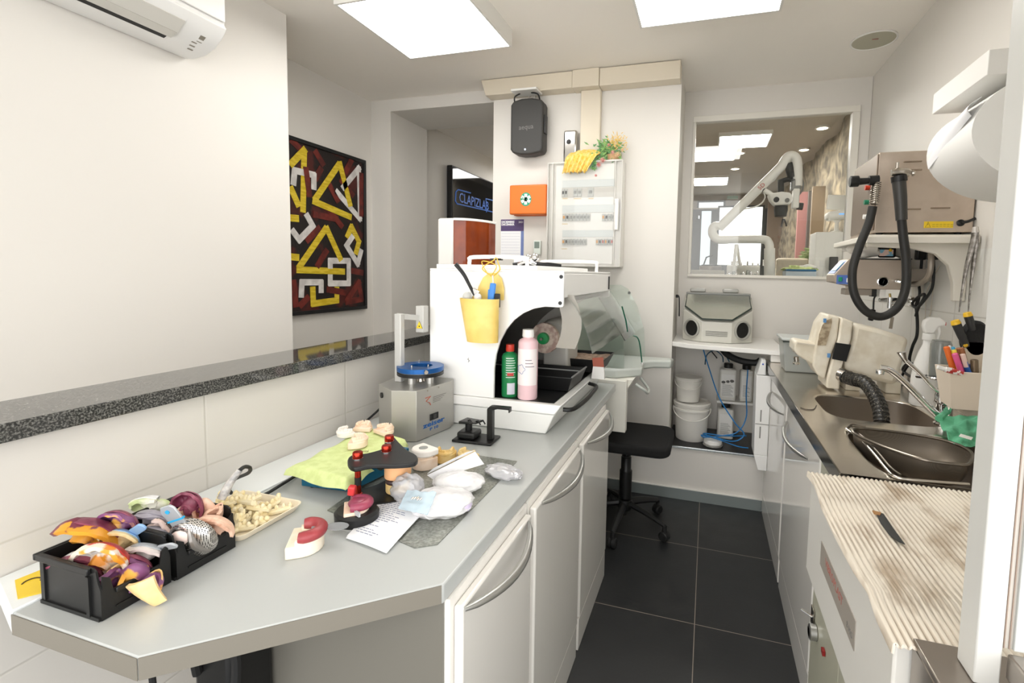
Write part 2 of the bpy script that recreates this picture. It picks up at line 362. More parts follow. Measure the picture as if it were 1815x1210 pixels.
for i, (u, v, w) in enumerate(((1458, 224, 'nearest the stone wall, highest in the window'), (1425, 263, 'above the bend of the microscope arm'), (1311, 269, 'just right of the second lit panel'), (1303, 297, 'above the farthest lit panel'))):
    p = pz(u, v, 2.9); t = T('downlight', 'small round recessed spot behind the glass ' + w, 'ceiling light', (p.x, p.y, 2.88), 0, 'recessed spots behind the glass')
    MB().lathe([(0.06, 0.02), (0.065, 0.0), (0.048, 0.0), (0.048, 0.02)], (p.x, p.y, 2.88), 20).build('trim_ring', M_white, t)
    MB().lathe([(0.0, 0.006), (0.047, 0.006)], (p.x, p.y, 2.878), 20).build('lens', emis('spot_lens', '#fff1d8', 14), t)
for i, (y, e) in enumerate(((5.0, 22), (5.75, 22))):
    l = bpy.data.lights.new('spot', 'SPOT'); l.energy = e; l.color = (1, 0.83, 0.58); l.spot_size = 1.0; l.spot_blend = 0.7; l.shadow_soft_size = 0.03
    o = bpy.data.objects.new('wall_washer', l); COL.objects.link(o); o.location = (0.97 if i == 0 else 0.95, pz(1458 if i == 0 else 1425, 224 if i == 0 else 263, 2.9).y, 2.87); o.rotation_euler = (0, math.radians(6), 0)
# ================================================================ CEILING OF THE LAB
panel('ceiling_light', -1.722, -1.078, 1.90, 2.492, 2.70, 0.09, PANEL_L, 'large square white ceiling light on the left, ahead of the air conditioner', 'large ceiling lights of the lab')
panel('ceiling_light', -0.378, 0.27, 1.86, 2.47, 2.70, 0.09, PANEL_L, 'large square white ceiling light on the right, cut by the top of the picture', 'large ceiling lights of the lab')
t = T('ceiling_speaker', 'round grey grille speaker flush in the ceiling by the right wall', 'speaker', (0.815, 3.08, ZC - 0.008))
M_gr = mat('speaker_grille', '#b9b6a3', 0.6, bump=0.6, bs=400)
MB().lathe([(0.112, 0.008), (0.114, 0.002), (0.108, 0.0), (0.104, 0.003), (0.104, 0.008)], (0.815, 3.08, ZC - 0.009), 36).build('rim', M_white, t)
MB().lathe([(0.0, 0.001), (0.104, 0.003)], (0.815, 3.08, ZC - 0.009), 36).build('grille', M_gr, t)
MB().box(0.80, 0.83, 3.05, 3.056, ZC - 0.0115, ZC - 0.0085).build('badge', mat('badge_red', '#9c6d62', 0.4), t)
# ================================================================ LEFT WORKTOP AND CABINETS
ZT = 0.89
M_edge = mat('worktop_edge', '#c3c1ba', 0.45)
t = T('worktop', 'pale grey laminate worktop with a cut corner, along the half-height wall', 'worktop', (-0.9, 1.5, 0.85))
EDG = mat('edge_band_taupe', '#777268', 0.5)
MB().prism([(-0.455, 0.76), (-0.455, 2.50), (-1.10, 2.50), (-1.10, 0.467), (-0.80, 0.467)], 0.851, ZT).build('board', mat('worktop_top', '#b7bab8', 0.28, bump=0.02, bs=300), t, bevel=0.004, seg=3)
MB().ext([(-0.4580, 0.7575, 0.8535), (-0.7985, 0.4683, 0.8535), (-0.7985, 0.4683, 0.8890), (-0.4580, 0.7575, 0.8890)], (0.0009, -0.0011, 0)).build('edge_band', EDG, t, 'taupe edge band', sm=False)
MB().ext([(-0.7990, 0.467, 0.8535), (-1.0985, 0.467, 0.8535), (-1.0985, 0.467, 0.8890), (-0.7990, 0.467, 0.8890)], (0, -0.0012, 0)).build('edge_band', EDG, t, 'taupe edge band', sm=False)
MB().prism([(-1.10, 0.467), (-1.10, 2.50), (-1.238, 2.50), (-1.238, 0.51), (-1.205, 0.50)], 0.851, ZT + 0.004).build('rear_strip', mat('rear_strip_white', '#e3e6e5', 0.2), t, bevel=0.002)
lab = mat('yellow_label', '#e8c62c', 0.4)
s1 = solo(MB().prism([(-1.20, 0.517), (-1.128, 0.488), (-1.108, 0.512), (-1.112, 0.60), (-1.19, 0.60)], ZT + 0.0045, ZT + 0.0055), 'warning_sticker', lab, 'yellow sticker with CE mark at the near end of the worktop', 'sticker', sm=False)
sb = MB()
for cx, bar in ((-1.168, 0), (-1.143, 1)):
    cy = 0.523 + (0.022 if bar else 0)
    cc = Vector((cx + 0.004, cy, ZT + 0.006))
    sb.tube([cc + Vector((0.012 * math.cos(a), 0.012 * math.sin(a), 0)) for a in [math.radians(q) for q in range(60 - 20, 250, 15)]], 0.0014, 5)
    if bar: sb.tube([cc + Vector((-0.010, 0.004, 0)), cc + Vector((0.003, 0.006, 0))], 0.0013, 5)
for k in range(4): sb.box(-1.185 + k * 0.014, -1.180 + k * 0.014, 0.565, 0.598, ZT + 0.0055, ZT + 0.0062)
sb.build('lettering', mat('ink_dark', '#4a3a20', 0.6), s1)
# cabinet units: carcass, door, handle
def cabinet(x_body, x_front, y0, y1, ztop, label, group, face, hy0, hy1, hz, hout, extra=None):
    """face=+1: the door looks towards +x, -1: towards -x"""
    t = T('base_cabinet', label, 'cabinet', ((x_body + x_front) / 2, (y0 + y1) / 2, 0), 0, group)
    d = 0.02 * face
    xs = sorted((x_body, x_front - d))
    MB().box(xs[0], xs[1], y0, y1, 0, ztop).build('body', M_gloss, t, sm=False)
    ds = sorted((x_front - d, x_front)); g = 0.012
    MB().box(ds[0], ds[1], y0 + g, y1 - g, 0.135, ztop - 0.02).build('door', M_gloss, t, bevel=0.006, seg=3)
    q = sorted((x_front - d, x_front - 0.003 * face))
    MB().box(q[0], q[1], y0 + g, y1 - g, 0.0, 0.128).build('plinth', M_gloss, t, bevel=0.002)
    dr = [o for o in t.children if o.name.startswith('door')]
    n = 14; P = []
    for i in range(n + 1):
        u = i / n; P.append((x_front + face * hout * math.sin(PI * u) ** 0.8 + face * 0.002, hy0 + (hy1 - hy0) * u, hz - 0.012 * math.sin(PI * u)))
    MB().tube(P, [0.004 + 0.0065 * math.sin(PI * i / n) ** 0.5 for i in range(n + 1)], 12, flat=0.8).build('handle', M_hand, [o for o in COL.objects if o.parent == t and o.name.startswith('door')][0], 'satin metal bow handle')
    return t
GL = 'white base cabinets under the left worktop'
cabinet(-1.0, -0.43, 0.775, 1.178, 0.85, 'nearest glossy white base cabinet under the left worktop, beside the cut corner', GL, 1, 0.792, 1.137, 0.824, 0.045)
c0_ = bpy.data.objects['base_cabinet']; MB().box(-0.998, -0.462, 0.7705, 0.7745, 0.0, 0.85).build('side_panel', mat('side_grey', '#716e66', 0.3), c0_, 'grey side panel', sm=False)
cabinet(-1.2, -0.43, 1.186, 1.70, 0.85, 'middle glossy white base cabinet under the left worktop', GL, 1, 1.243, 1.667, 0.824, 0.045)
cabinet(-1.2, -0.43, 1.708, 2.225, 0.85, 'farthest glossy white base cabinet under the left worktop, next to the stool', GL, 1, 1.779, 2.205, 0.815, 0.045)
# black bag and cable below the overhang
t = T('black_case', 'black case hanging under the cut corner of the left worktop', 'case', (-0.91, 0.72, 0.50))
MB().obox((-0.925, 0.715, 0.60), (0.10, 0.10, 0.40)).build('body', M_black, t, bevel=0.012)
MB().tube([(-0.955, 0.66, 0.66), (-0.94, 0.645, 0.74), (-0.89, 0.65, 0.775), (-0.865, 0.67, 0.72), (-0.87, 0.67, 0.62)], 0.009, 8, k=5).build('handle_loop', M_rub, t)
solo(MB().tube([(-0.86, 0.52, 0.851), (-0.865, 0.53, 0.70), (-0.86, 0.54, 0.40), (-0.87, 0.56, 0.02)], 0.005, 8, k=5), 'black_cable', M_rub, 'thin black cable hanging down below the cut corner of the worktop', 'cable')
# ================================================================ POLISHING CABINET
X0, X1, Y0, Y1 = -1.0265, -0.49, 1.61, 2.43
t = T('polishing_cabinet', 'large white polishing cabinet with open arched front on the left worktop', 'polishing machine', (-0.76, 2.0, ZT))
M_pc = M_whitem
def sidepanel(y, th):
    arc = [(-0.509, 1.356), (-0.556, 1.357), (-0.600, 1.348), (-0.640, 1.330), (-0.676, 1.303), (-0.708, 1.265), (-0.732, 1.22), (-0.747, 1.17), (-0.754, 1.12), (-0.755, 1.005)]
    poly = [(X0, 1.478), (X0, 1.005)] + arc[::-1] + [(-0.492, 1.358), (-0.488, 1.364), (-0.488, 1.478)]
    return MB().ext([(x, y, z) for x, z in poly], (0, th, 0))
sidepanel(Y0, 0.012).build('side_panel', M_pc, t, bevel=0.0015)
sidepanel(Y1 - 0.012, 0.012).build('side_panel', M_pc, t, bevel=0.0015)
MB().box(X0, -0.488, Y0, Y1, 1.478, 1.486).box(X0 + 0.01, -0.60, Y0 + 0.03, Y1 - 0.03, 1.486, 1.503).build('top', M_pc, t, bevel=0.002)
MB().box(X0, X0 + 0.01, Y0 + 0.012, Y1 - 0.012, 1.005, 1.478).build('back_panel', mat('inner_steel', '#8d8c88', 0.35, 0.6), t)
MB().ext([(-0.488, Y0 + 0.013, 1.39), (-0.60, Y0 + 0.013, 1.39), (-0.60, Y0 + 0.013, 1.478), (-0.488, Y0 + 0.013, 1.478)], (0, Y1 - Y0 - 0.026, 0)).build('hood_front', M_pc, t, bevel=0.004)
def arcin(u, v):
    a = PI / 2 * u; return (-0.52 - 0.42 * math.sin(a), 1.625 + 0.79 * v, 1.02 + 0.345 * math.cos(a) if u < 1 else 1.02)
MB().surf(arcin, 14, 2, 0.003).build('inner_hood', mat('inner_hood_grey', '#6e6c68', 0.3, 0.7), t)
MB().hexa([(X0, Y0, ZT + 0.001), (-0.548, Y0, ZT + 0.001), (-0.548, Y1, ZT + 0.001), (X0, Y1, ZT + 0.001)], [(X0 - 0.0, Y0, 0.965), (-0.515, Y0, 0.965), (-0.515, Y1, 0.965), (X0, Y1, 0.965)]).build('base', mat('enamel_base', '#e6e6e2', 0.3), t, bevel=0.006, seg=3)
MB().hexa([(X0 - 0.004, Y0 - 0.008, 0.968), (-0.512, Y0 - 0.008, 0.968), (-0.512, Y1, 0.968), (X0 - 0.004, Y1, 0.968)], [(X0 - 0.004, Y0 - 0.008, 1.004), (-0.487, Y0 - 0.008, 1.004), (-0.487, Y1, 1.004), (X0 - 0.004, Y1, 1.004)]).build('tray_frame', M_pc, t, bevel=0.004)
MB().box(X0 + 0.02, -0.52, Y0 + 0.014, Y1 - 0.014, 1.004, 1.006).build('floor_sheet', mat('dark_sheet', '#262626', 0.3, 0.4), t, sm=False)
P = [(-0.497, 1.66, 0.975), (-0.462, 1.68, 0.975), (-0.447, 1.80, 0.978), (-0.447, 1.92, 0.98), (-0.455, 2.03, 0.982), (-0.497, 2.06, 0.985)]
MB().tube(P, 0.008, 10, k=5).build('grip', M_black, t, 'black curved grip')
for p in ((-0.50, Y0 - 0.001, 1.372), (-0.498, Y0 - 0.001, 1.465)): MB().lathe([(0.0, -0.004), (0.006, -0.003), (0.007, 0.002)], p, 12, RX(-PI / 2) @ RX(PI)).build('screw', M_black, t)
MB().box(-0.4875, -0.483, 2.385, 2.40, 1.40, 1.465).build('hinge', M_black, t)
# inside: motor, buff, tapered pan
mt = MB().lathe([(0, 0), (0.05, 0.002), (0.062, 0.02), (0.062, 0.24), (0.05, 0.258), (0.018, 0.262), (0.014, 0.30)], (-0.665, 2.28, 1.21), 28, RX(PI / 2)).build('motor', mat('motor_grey', '#bdbab3', 0.4), t, 'light grey motor housing')
MB().box(-0.72, -0.60, 2.06, 2.24, 1.006, 1.165).build('motor_foot', mat('motor_grey', '#bdbab3', 0.4), t, bevel=0.01)
def buff(c, r, th):
    mb = MB(); n = 64; c = Vector(c); rnd = random.Random(3)
    prof = [(0.02, -th / 2), (r * 0.7, -th / 2), (r * 0.97, -th * 0.45), (r, 0), (r * 0.97, th * 0.45), (r * 0.7, th / 2), (0.02, th / 2)]
    vs = []
    for k, (rr, z) in enumerate(prof):
        for j in range(n):
            a = 2 * PI * j / n; q = rr * (1 + (0.03 * rnd.uniform(-1, 1) if rr > r * 0.8 else 0)); vs.append(c + Vector((q * math.cos(a), z, q * math.sin(a))))
    fs = [(i * n + j, i * n + (j + 1) % n, (i + 1) * n + (j + 1) % n, (i + 1) * n + j) for i in range(len(prof) - 1) for j in range(n)]
    fs += [tuple(range(n)), tuple(range((len(prof) - 1) * n, len(prof) * n))]
    return mb.add(vs, fs)
bf = buff((-0.666, 1.93, 1.198), 0.066, 0.028).build('buffing_wheel', mat('cotton_buff', '#cdbcae', 0.9, col2='#a98f84', ns=40, bump=0.6, bs=120), t, 'round fluffy pinkish cotton buffing wheel')
MB().lathe([(0, -0.018), (0.024, -0.016), (0.026, 0.0), (0.01, 0.0)], (-0.666, 1.915, 1.198), 24, RX(-PI / 2)).build('hub', mat('green_hub', '#1c8a4a', 0.4), bf, 'green hub disc')
MB().cyl((-0.666, 1.88, 1.198), (-0.666, 1.897, 1.198), 0.006, 10).build('spindle_tip', M_steel, bf)
# black pumice pans
def pan(x0, x1, y0, y1, z0, z1, par, name='pan', label=None, m=M_black, w=0.006, ins=0.02):
    o = [(x0 + ins, y0 + ins), (x1 - ins, y0 + ins), (x1 - ins, y1 - ins), (x0 + ins, y1 - ins)]; p = [(x0, y0), (x1, y0), (x1, y1), (x0, y1)]
    pi = [(x0 + w, y0 + w), (x1 - w, y0 + w), (x1 - w, y1 - w), (x0 + w, y1 - w)]; oi = [(x0 + ins + w, y0 + ins + w), (x1 - ins - w, y0 + ins + w), (x1 - ins - w, y1 - ins - w), (x0 + ins + w, y1 - ins - w)]
    vs = [(x, y, z0) for x, y in o] + [(x, y, z1) for x, y in p] + [(x, y, z1) for x, y in pi] + [(x, y, z0 + w) for x, y in oi]
    fs = [(3, 2, 1, 0)] + [(i, (i + 1) % 4, (i + 1) % 4 + 4, i + 4) for i in range(4)] + [(i + 4, (i + 1) % 4 + 4, (i + 1) % 4 + 8, i + 8) for i in range(4)] + [(i + 8, (i + 1) % 4 + 8, (i + 1) % 4 + 12, i + 12) for i in range(4)] + [(12, 13, 14, 15)]
    mb = MB().add(vs, fs)
    return mb
pan(-0.92, -0.50, 1.78, 2.02, 1.007, 1.066, t).build('splash_pan', M_black, t, 'black plastic splash pan', bevel=0.002)
MB().obox((-0.71, 1.90, 1.072), (0.42, 0.005, 0.004)).obox((-0.50, 1.90, 1.069), (0.006, 0.23, 0.004)).build('pan_rim', mat('worn_rim', '#8b8b89', 0.5), t)
p2 = solo(pan(-0.70, -0.44, 2.10, 2.36, 1.02, 1.085, None, ins=0.03), 'pumice_tray', mat('pan_black', '#1b1b1b', 0.5), 'black tray full of wet pumice at the far end of the polishing cabinet', 'tray', bevel=0.002)
MB().surf(lambda u, v: (-0.69 + 0.24 * u, 2.11 + 0.24 * v, 1.072 + 0.006 * noise.noise(Vector((u * 5, v * 5, 0)))), 14, 14).build('pumice', mat('wet_pumice', '#b79d88', 0.8, col2='#8a7566', ns=60, bump=0.7, bs=90), p2, 'pinkish brown wet pumice')
# clear visor hanging from the hood
def vis(u, v):
    a = 1.05 * u; return (-0.485 + 0.155 * math.sin(a) * 0.75, 1.64 + 0.74 * v, 1.392 - 0.16 * (1 - math.cos(a)) * 1.2 - 0.10 * u)
MB().surf(vis, 12, 2, 0.003).build('visor', thin('visor_plastic', '#fcfdfc', 0.08, 0.02, 0.03, '#cfd6d3'), t, 'clear curved plastic visor')
def flap(u, v): return (-0.54 + 0.075 * u + 0.03 * math.sin(v * 3), 1.66 + 0.02 * v, 1.40 - 0.20 * v)
MB().surf(flap, 4, 8, 0.001).build('curtain', thin('strip_curtain', '#e9e6e0', 0.2, 0.06, 0.45, '#c9c4bb'), t, 'hazy hanging plastic strip')
# handles on top
for k, (xa, xb, y) in enumerate(((-0.90, -0.66, 1.69), (-0.80, -0.52, 2.25))):
    MB().tube([(xa, y, 1.486), (xa, y, 1.518), (xa + 0.02, y, 1.533), (xb - 0.02, y, 1.533), (xb, y, 1.518), (xb, y, 1.486)], 0.008, 10, k=4).build('top_handle', M_pc, t)
MB().box(-0.81, -0.765, 1.685, 1.705, 1.522, 1.536).build('hook_clip', M_black, t)
# bottles on the front ledge
def bottle(name, c, r, h, hn, rn, mb_, mcap, label, cap_h, cat_='bottle'):
    t = T(name, label, cat_, c)
    prof = [(0, 0), (r * 0.94, 0), (r, 0.004), (r, h - 0.012), (r * 0.85, h - 0.003), (rn, h + 0.004), (rn, hn)]
    MB().lathe(prof, c, 28).build('body', mb_, t)
    MB().lathe([(rn * 1.12, 0), (rn * 1.2, 0.003), (rn * 1.12, cap_h), (0, cap_h)], (c[0], c[1], c[2] + hn), 22).build('cap', mcap, t)
    return t
tb = bottle('pink_bottle', (-0.636, 1.655, 1.0065), 0.037, 0.225, 0.232, 0.019, mat('pink_liquid', '#e6c3c8', 0.3), M_white, 'tall pink bottle with white cap at the open arch of the polishing cabinet', 0.028)
def wrap(c, r, a0, a1, z0, z1, k=16):
    return MB().surf(lambda u, v: (c[0] + r * math.cos(a0 + (a1 - a0) * u), c[1] + r * math.sin(a0 + (a1 - a0) * u), c[2] + z0 + (z1 - z0) * v), k, 1, 0.0004)
wrap((-0.636, 1.655, 1.0065), 0.0376, math.radians(-170), math.radians(-10), 0.055, 0.19).build('paper_label', mat('label_pink_white', '#ece3e2', 0.5), tb, 'pale label with a blue outlined flower')
st = []
cp = Vector((-0.636, 1.655, 1.0065))
for i in range(48):
    a = 2 * PI * i / 48; rr = 0.016 + 0.0025 * math.cos(5 * a); an = math.radians(-112) + rr * math.cos(a) / 0.038
    st.append((cp.x + 0.0385 * math.cos(an), cp.y + 0.0385 * math.sin(an), cp.z + 0.115 + rr * math.sin(a)))
tx = MB().tube(st, 0.0007, 5, closed=True)
tx.build('flower_outline', mat('logo_blue', '#3f6aa8', 0.5), tb)
tx = MB()
for k in range(3): tx.add(wrap((-0.636, 1.655, 1.0065), 0.0384, math.radians(-84), math.radians(-48 + 8 * k), 0.148 - k * 0.012, 0.151 - k * 0.012, 6).v, [f for f in wrap((-0.636, 1.655, 1.0065), 0.0384, math.radians(-80), math.radians(-50), 0.14, 0.144, 6).f])
tx.build('print_lines', mat('print_grey', '#8a8088', 0.6), tb)
tb = bottle('green_bottle', (-0.712, 1.662, 1.0065), 0.031, 0.165, 0.172, 0.014, mat('green_bottle_plastic', '#1f7a46', 0.35), mat('red_cap', '#c23a2b', 0.35), 'green bottle with red cap left of the tall pink bottle', 0.026)
wrap((-0.712, 1.662, 1.0065), 0.0314, math.radians(-85), math.radians(-30), 0.012, 0.055, 8).build('price_label', mat('label_grey', '#c3c6cf', 0.5), tb)
tx = MB()
for k in range(9):
    zz = 0.15 - k * 0.009
    w_ = wrap((-0.712, 1.662, 1.0065), 0.0315, math.radians(-95), math.radians(-40 + (k * 37 % 15)), zz - 0.0022, zz, 6); tx.add(w_.v, w_.f)
tx.build('print_lines', mat('print_white', '#dfe8e0', 0.6), tb)
w_ = wrap((-0.712, 1.662, 1.0065), 0.0316, math.radians(-85), math.radians(-40), 0.082, 0.094, 6); w_.build('red_band', mat('band_red', '#b33b35', 0.5), tb)
t = T('sachet', 'small white and red paper sachet standing at the pumice tray', 'sachet', (-0.462, 2.085, 1.0))
MB().hexa([(-0.49, 2.072, 1.006), (-0.43, 2.072, 1.006), (-0.43, 2.092, 1.006), (-0.49, 2.092, 1.006)], [(-0.485, 2.08, 1.06), (-0.435, 2.08, 1.06), (-0.435, 2.085, 1.06), (-0.485, 2.085, 1.06)]).build('body', M_white, t)
MB().hexa([(-0.485, 2.08, 1.06), (-0.435, 2.08, 1.06), (-0.435, 2.085, 1.06), (-0.485, 2.085, 1.06)], [(-0.49, 2.08, 1.098), (-0.44, 2.08, 1.105), (-0.44, 2.083, 1.105), (-0.49, 2.083, 1.098)]).build('torn_top', mat('sachet_red', '#b0604c', 0.6), t)
# ---------------- yellow bucket hanging on the side panel
t = T('tool_bucket', 'yellow plastic pocket bucket hanging on the side of the polishing cabinet', 'bucket', (-0.775, 1.56, 1.23))
def bk(zz, k): 
    s = (zz - 1.225) / 0.155; w = 0.060 + 0.016 * s; cx = -0.772 - 0.014 * s
    return [(cx + w * math.cos(a) , 1.556 - 0.006 + (0.034 + 0.008 * s) * math.sin(a), zz) for a in [2 * PI * i / k for i in range(k)]]
k = 28; ring = [bk(1.225, k), bk(1.28, k), bk(1.33, k), bk(1.375, k), bk(1.381, k)]
vs = [p for r in ring for p in r]
inn = [[((x + 0.786) * 0.965 - 0.786, (y - 1.55) * 0.93 + 1.55, z) for x, y, z in r] for r in (ring[4], ring[2], ring[0])]
inn[2] = [(x, y, z + 0.004) for x, y, z in inn[2]]
vs += [p for r in inn for p in r]
fs = [(i * k + j, i * k + (j + 1) % k, (i + 1) * k + (j + 1) % k, (i + 1) * k + j) for i in range(7) for j in range(k)] + [tuple(range(k))[::-1], tuple(range(7 * k, 8 * k))]
M_yel = mat('yellow_plastic', '#ebd07a', 0.35, col2='#e0c068', ns=12)
MB().add(vs, fs).build('pocket', M_yel, t)
pl = [(-0.825, 1.375), (-0.815, 1.42), (-0.797, 1.455), (-0.775, 1.472), (-0.745, 1.474), (-0.722, 1.455), (-0.712, 1.42), (-0.712, 1.375)]
MB().ext([(x, 1.597, z) for x, z in pl], (0, 0.006, 0)).build('back_plate', M_yel, t, bevel=0.002)
MB().tube([(-0.765, 1.597, 1.465), (-0.80, 1.60, 1.49), (-0.775, 1.64, 1.52), (-0.787, 1.692, 1.532), (-0.755, 1.64, 1.51), (-0.73, 1.60, 1.485), (-0.755, 1.597, 1.462)], 0.0022, 6, k=6).build('string', mat('yellow_cord', '#e3c04a', 0.7), t)
MB().tube([(-0.765, 1.597, 1.46), (-0.74, 1.592, 1.50), (-0.80, 1.596, 1.515), (-0.775, 1.59, 1.47)], 0.0018, 6, k=6).build('string', mat('yellow_cord', '#e3c04a', 0.7), t)
solo(MB().tube([py(845, 530, 1.56), py(832, 505, 1.55), py(822, 486, 1.545), py(808, 468, 1.54)], [0.006, 0.006, 0.007, 0.0085], 10, k=5), 'black_brush', M_black, 'black long-handled brush leaning out of the yellow bucket', 'brush')
t = T('craft_knife', 'blue cutter knife standing in the yellow bucket', 'knife', (-0.745, 1.555, 1.30))
MB().obox((-0.742, 1.562, 1.40), (0.022, 0.012, 0.075), (0, 0.12, 0)).obox((-0.752, 1.562, 1.37), (0.014, 0.010, 0.09), (0, 0.05, 0)).build('grip', mat('cutter_blue', '#3f86d6', 0.35), t, bevel=0.004)
MB().obox((-0.738, 1.562, 1.445), (0.005, 0.003, 0.04), (0, -0.1, 0)).build('blade', M_steel, t)
for c, r, m_, nm, lb in (((-0.795, 1.555, 1.385), 0.014, M_white, 'white_bulb', 'round white knob of a tool poking out of the yellow bucket'), ((-0.835, 1.552, 1.385), 0.017, mat('clear_grey', '#c9c9c4', 0.3), 'clear_cup', 'pale clear cup at the left rim of the yellow bucket')):
    solo(MB().ell(c, (r, r, r * 1.1), 14).cyl((c[0], c[1], c[2] - 0.06), c, r * 0.5, 10), nm, m_, lb, 'tool')
solo(MB().obox((-0.812, 1.558, 1.392), (0.03, 0.012, 0.05), (0.1, 0.6, 0)), 'metal_clip', M_chrome, 'shiny metal clip between the white knob and the clear cup', 'clip', bevel=0.003)
solo(MB().obox((-0.722, 1.565, 1.375), (0.020, 0.012, 0.05), (0, 0.0, 0)), 'black_marker', M_black, 'short black block right of the blue cutter in the bucket', 'tool', bevel=0.003)
MBt = MB().tube([(-0.86, 1.6085, 1.135), (-0.855, 1.6085, 1.14), (-0.862, 1.6085, 1.145), (-0.858, 1.6085, 1.15)], 0.001, 5); MBt.build('ink_mark', M_black, bpy.data.objects['polishing_cabinet'])
# ---------------- glass grinding box behind, stool
M_gb = mat('grinding_box_grey', '#c3c8c2', 0.35)
t = T('grinding_box', 'pale grey bench dust box with glass shields beyond the polishing cabinet', 'grinding box', (-0.62, 2.85, 0.75))
MB().prism([(-1.0, 2.56), (-0.46, 2.56), (-0.40, 2.62), (-0.34, 2.66), (-0.34, 2.74), (-0.36, 2.86), (-0.30, 2.93), (-0.20, 2.96), (-0.19, 3.06), (-1.0, 3.06)], 0.905, 0.955).build('desk_plate', M_gb, t, bevel=0.012, seg=3)
MB().hexa([(-1.0, 2.57, 0.62), (-0.49, 2.57, 0.70), (-0.49, 3.05, 0.70), (-1.0, 3.05, 0.62)], [(-1.0, 2.57, 0.905), (-0.37, 2.57, 0.905), (-0.37, 3.05, 0.905), (-1.0, 3.05, 0.905)]).box(-0.60, -0.40, 2.52, 2.57, 0.62, 0.905).build('drawer_body', mat('drawer_cream', '#e6e4da', 0.35), t, bevel=0.004)
MB().tube([(-0.37, 2.66, 0.86), (-0.32, 2.66, 0.83), (-0.31, 2.72, 0.80), (-0.32, 2.84, 0.80), (-0.37, 2.84, 0.86)], 0.008, 8, k=4).build('arm_rest', M_gb, t)
gp = [(-0.95, 1.39), (-0.54, 1.41), (-0.49, 1.385), (-0.43, 1.28), (-0.38, 1.13), (-0.37, 1.00), (-0.37, 0.955), (-0.95, 0.955)]
M_gg = thin('greenish_glass', '#f8fcfa', 0.02, 0.05, 0.02, '#c9d8cf')
MB().ext([(x, 3.03, z) for x, z in gp], (0, 0.006, 0)).build('rear_shield', M_gg, t, 'greenish glass shield with rounded outline')
MB().ext([(x - 0.06, 2.60, z) for x, z in gp[1:-1]] + [(-0.80, 2.60, 0.955), (-0.80, 2.60, 1.38)], (0, 0.006, 0)).build('front_shield', M_gg, t)
MB().hexa([(-0.62, 2.61, 1.375), (-0.60, 2.61, 1.375), (-0.60, 3.02, 1.375), (-0.62, 3.02, 1.375)], [(-0.62, 2.61, 1.385), (-0.60, 2.61, 1.385), (-0.60, 3.02, 1.385), (-0.62, 3.02, 1.385)]).build('top_rail', M_gb, t)
def slope(u, v): return (-0.60 + 0.17 * u, 2.62 + 0.40 * v, 1.37 - 0.26 * u)
MB().surf(slope, 2, 2, 0.005).build('sloped_glass', M_gg, t)
eg = mat('glass_edge_green', '#1f5c48', 0.2)
MB().tube([(-0.455, 2.62, 1.30), (-0.43, 2.62, 1.22), (-0.42, 2.62, 1.16)], 0.004, 6).build('glass_edge', eg, t, 'dark green cut glass edge')
MB().tube([(-0.40, 2.70, 1.13), (-0.375, 2.70, 1.12), (-0.36, 2.70, 1.08), (-0.345, 2.70, 0.98)], 0.004, 6, k=4).build('glass_edge', eg, t, 'dark green cut glass edge')
MB().lathe([(0, 0), (0.009, 0.001), (0.009, 0.01)], (-0.48, 3.028, 1.36), 12, RX(PI / 2)).build('bolt', M_chrome, t)
MB().lathe([(0, 0), (0.009, 0.001), (0.009, 0.01)], (-0.345, 2.72, 0.965), 12).build('bolt', M_chrome, t)
# stool
sx, sy = -0.36, 2.72
t = T('office_stool', 'black swivel stool with five castor legs beyond the left cabinets', 'stool', (sx, sy, 0))
ST = mat('stool_fabric', '#161616', 0.9, bump=0.4, bs=300)
MB().prism(rrect(sx - 0.235, sx + 0.20, sy - 0.20, sy + 0.22, 0.07), 0.495, 0.555).build('seat', ST, t, bevel=0.018, seg=4)
MB().cyl((sx - 0.06, sy, 0.06), (sx - 0.06, sy, 0.50), 0.012, 14).build('piston', M_black, t)
MB().lathe([(0.036, 0.17), (0.037, 0.33), (0.030, 0.34), (0.030, 0.41), (0.026, 0.415), (0.026, 0.42)], (sx - 0.06, sy, 0), 20).build('column_sleeve', M_black, t)
MB().lathe([(0.0, 0.10), (0.04, 0.10), (0.045, 0.12), (0.04, 0.16), (0.0, 0.17)], (sx - 0.06, sy, 0), 20).build('hub', M_black, t)
LM = mat('dark_leg', '#232323', 0.45)
for i in range(5):
    a = math.radians(-95 + 72 * i); c = Vector((sx - 0.06, sy, 0)); d = Vector((math.cos(a), math.sin(a), 0))
    lg = MB().tube([c + d * 0.03 + Vector((0, 0, 0.135)), c + d * 0.15 + Vector((0, 0, 0.115)), c + d * 0.265 + Vector((0, 0, 0.085))], [0.024, 0.020, 0.014], 8, flat=0.7, k=3).cyl(c + d * 0.262 + Vector((0, 0, 0.05)), c + d * 0.262 + Vector((0, 0, 0.09)), 0.012, 8).build('leg', LM, t)
    w = d.cross(Vector((0, 0, 1))); e = c + d * 0.262 + Vector((0, 0, 0.029)) + w * 0.0
    MB().lathe([(0, -0.024), (0.022, -0.024), (0.028, -0.018), (0.028, -0.005), (0.020, -0.003), (0.020, 0.003), (0.028, 0.005), (0.028, 0.018), (0.022, 0.024), (0, 0.024)], e, 18, RZ(a) @ RX(PI / 2)).build('castor', M_rub, lg)
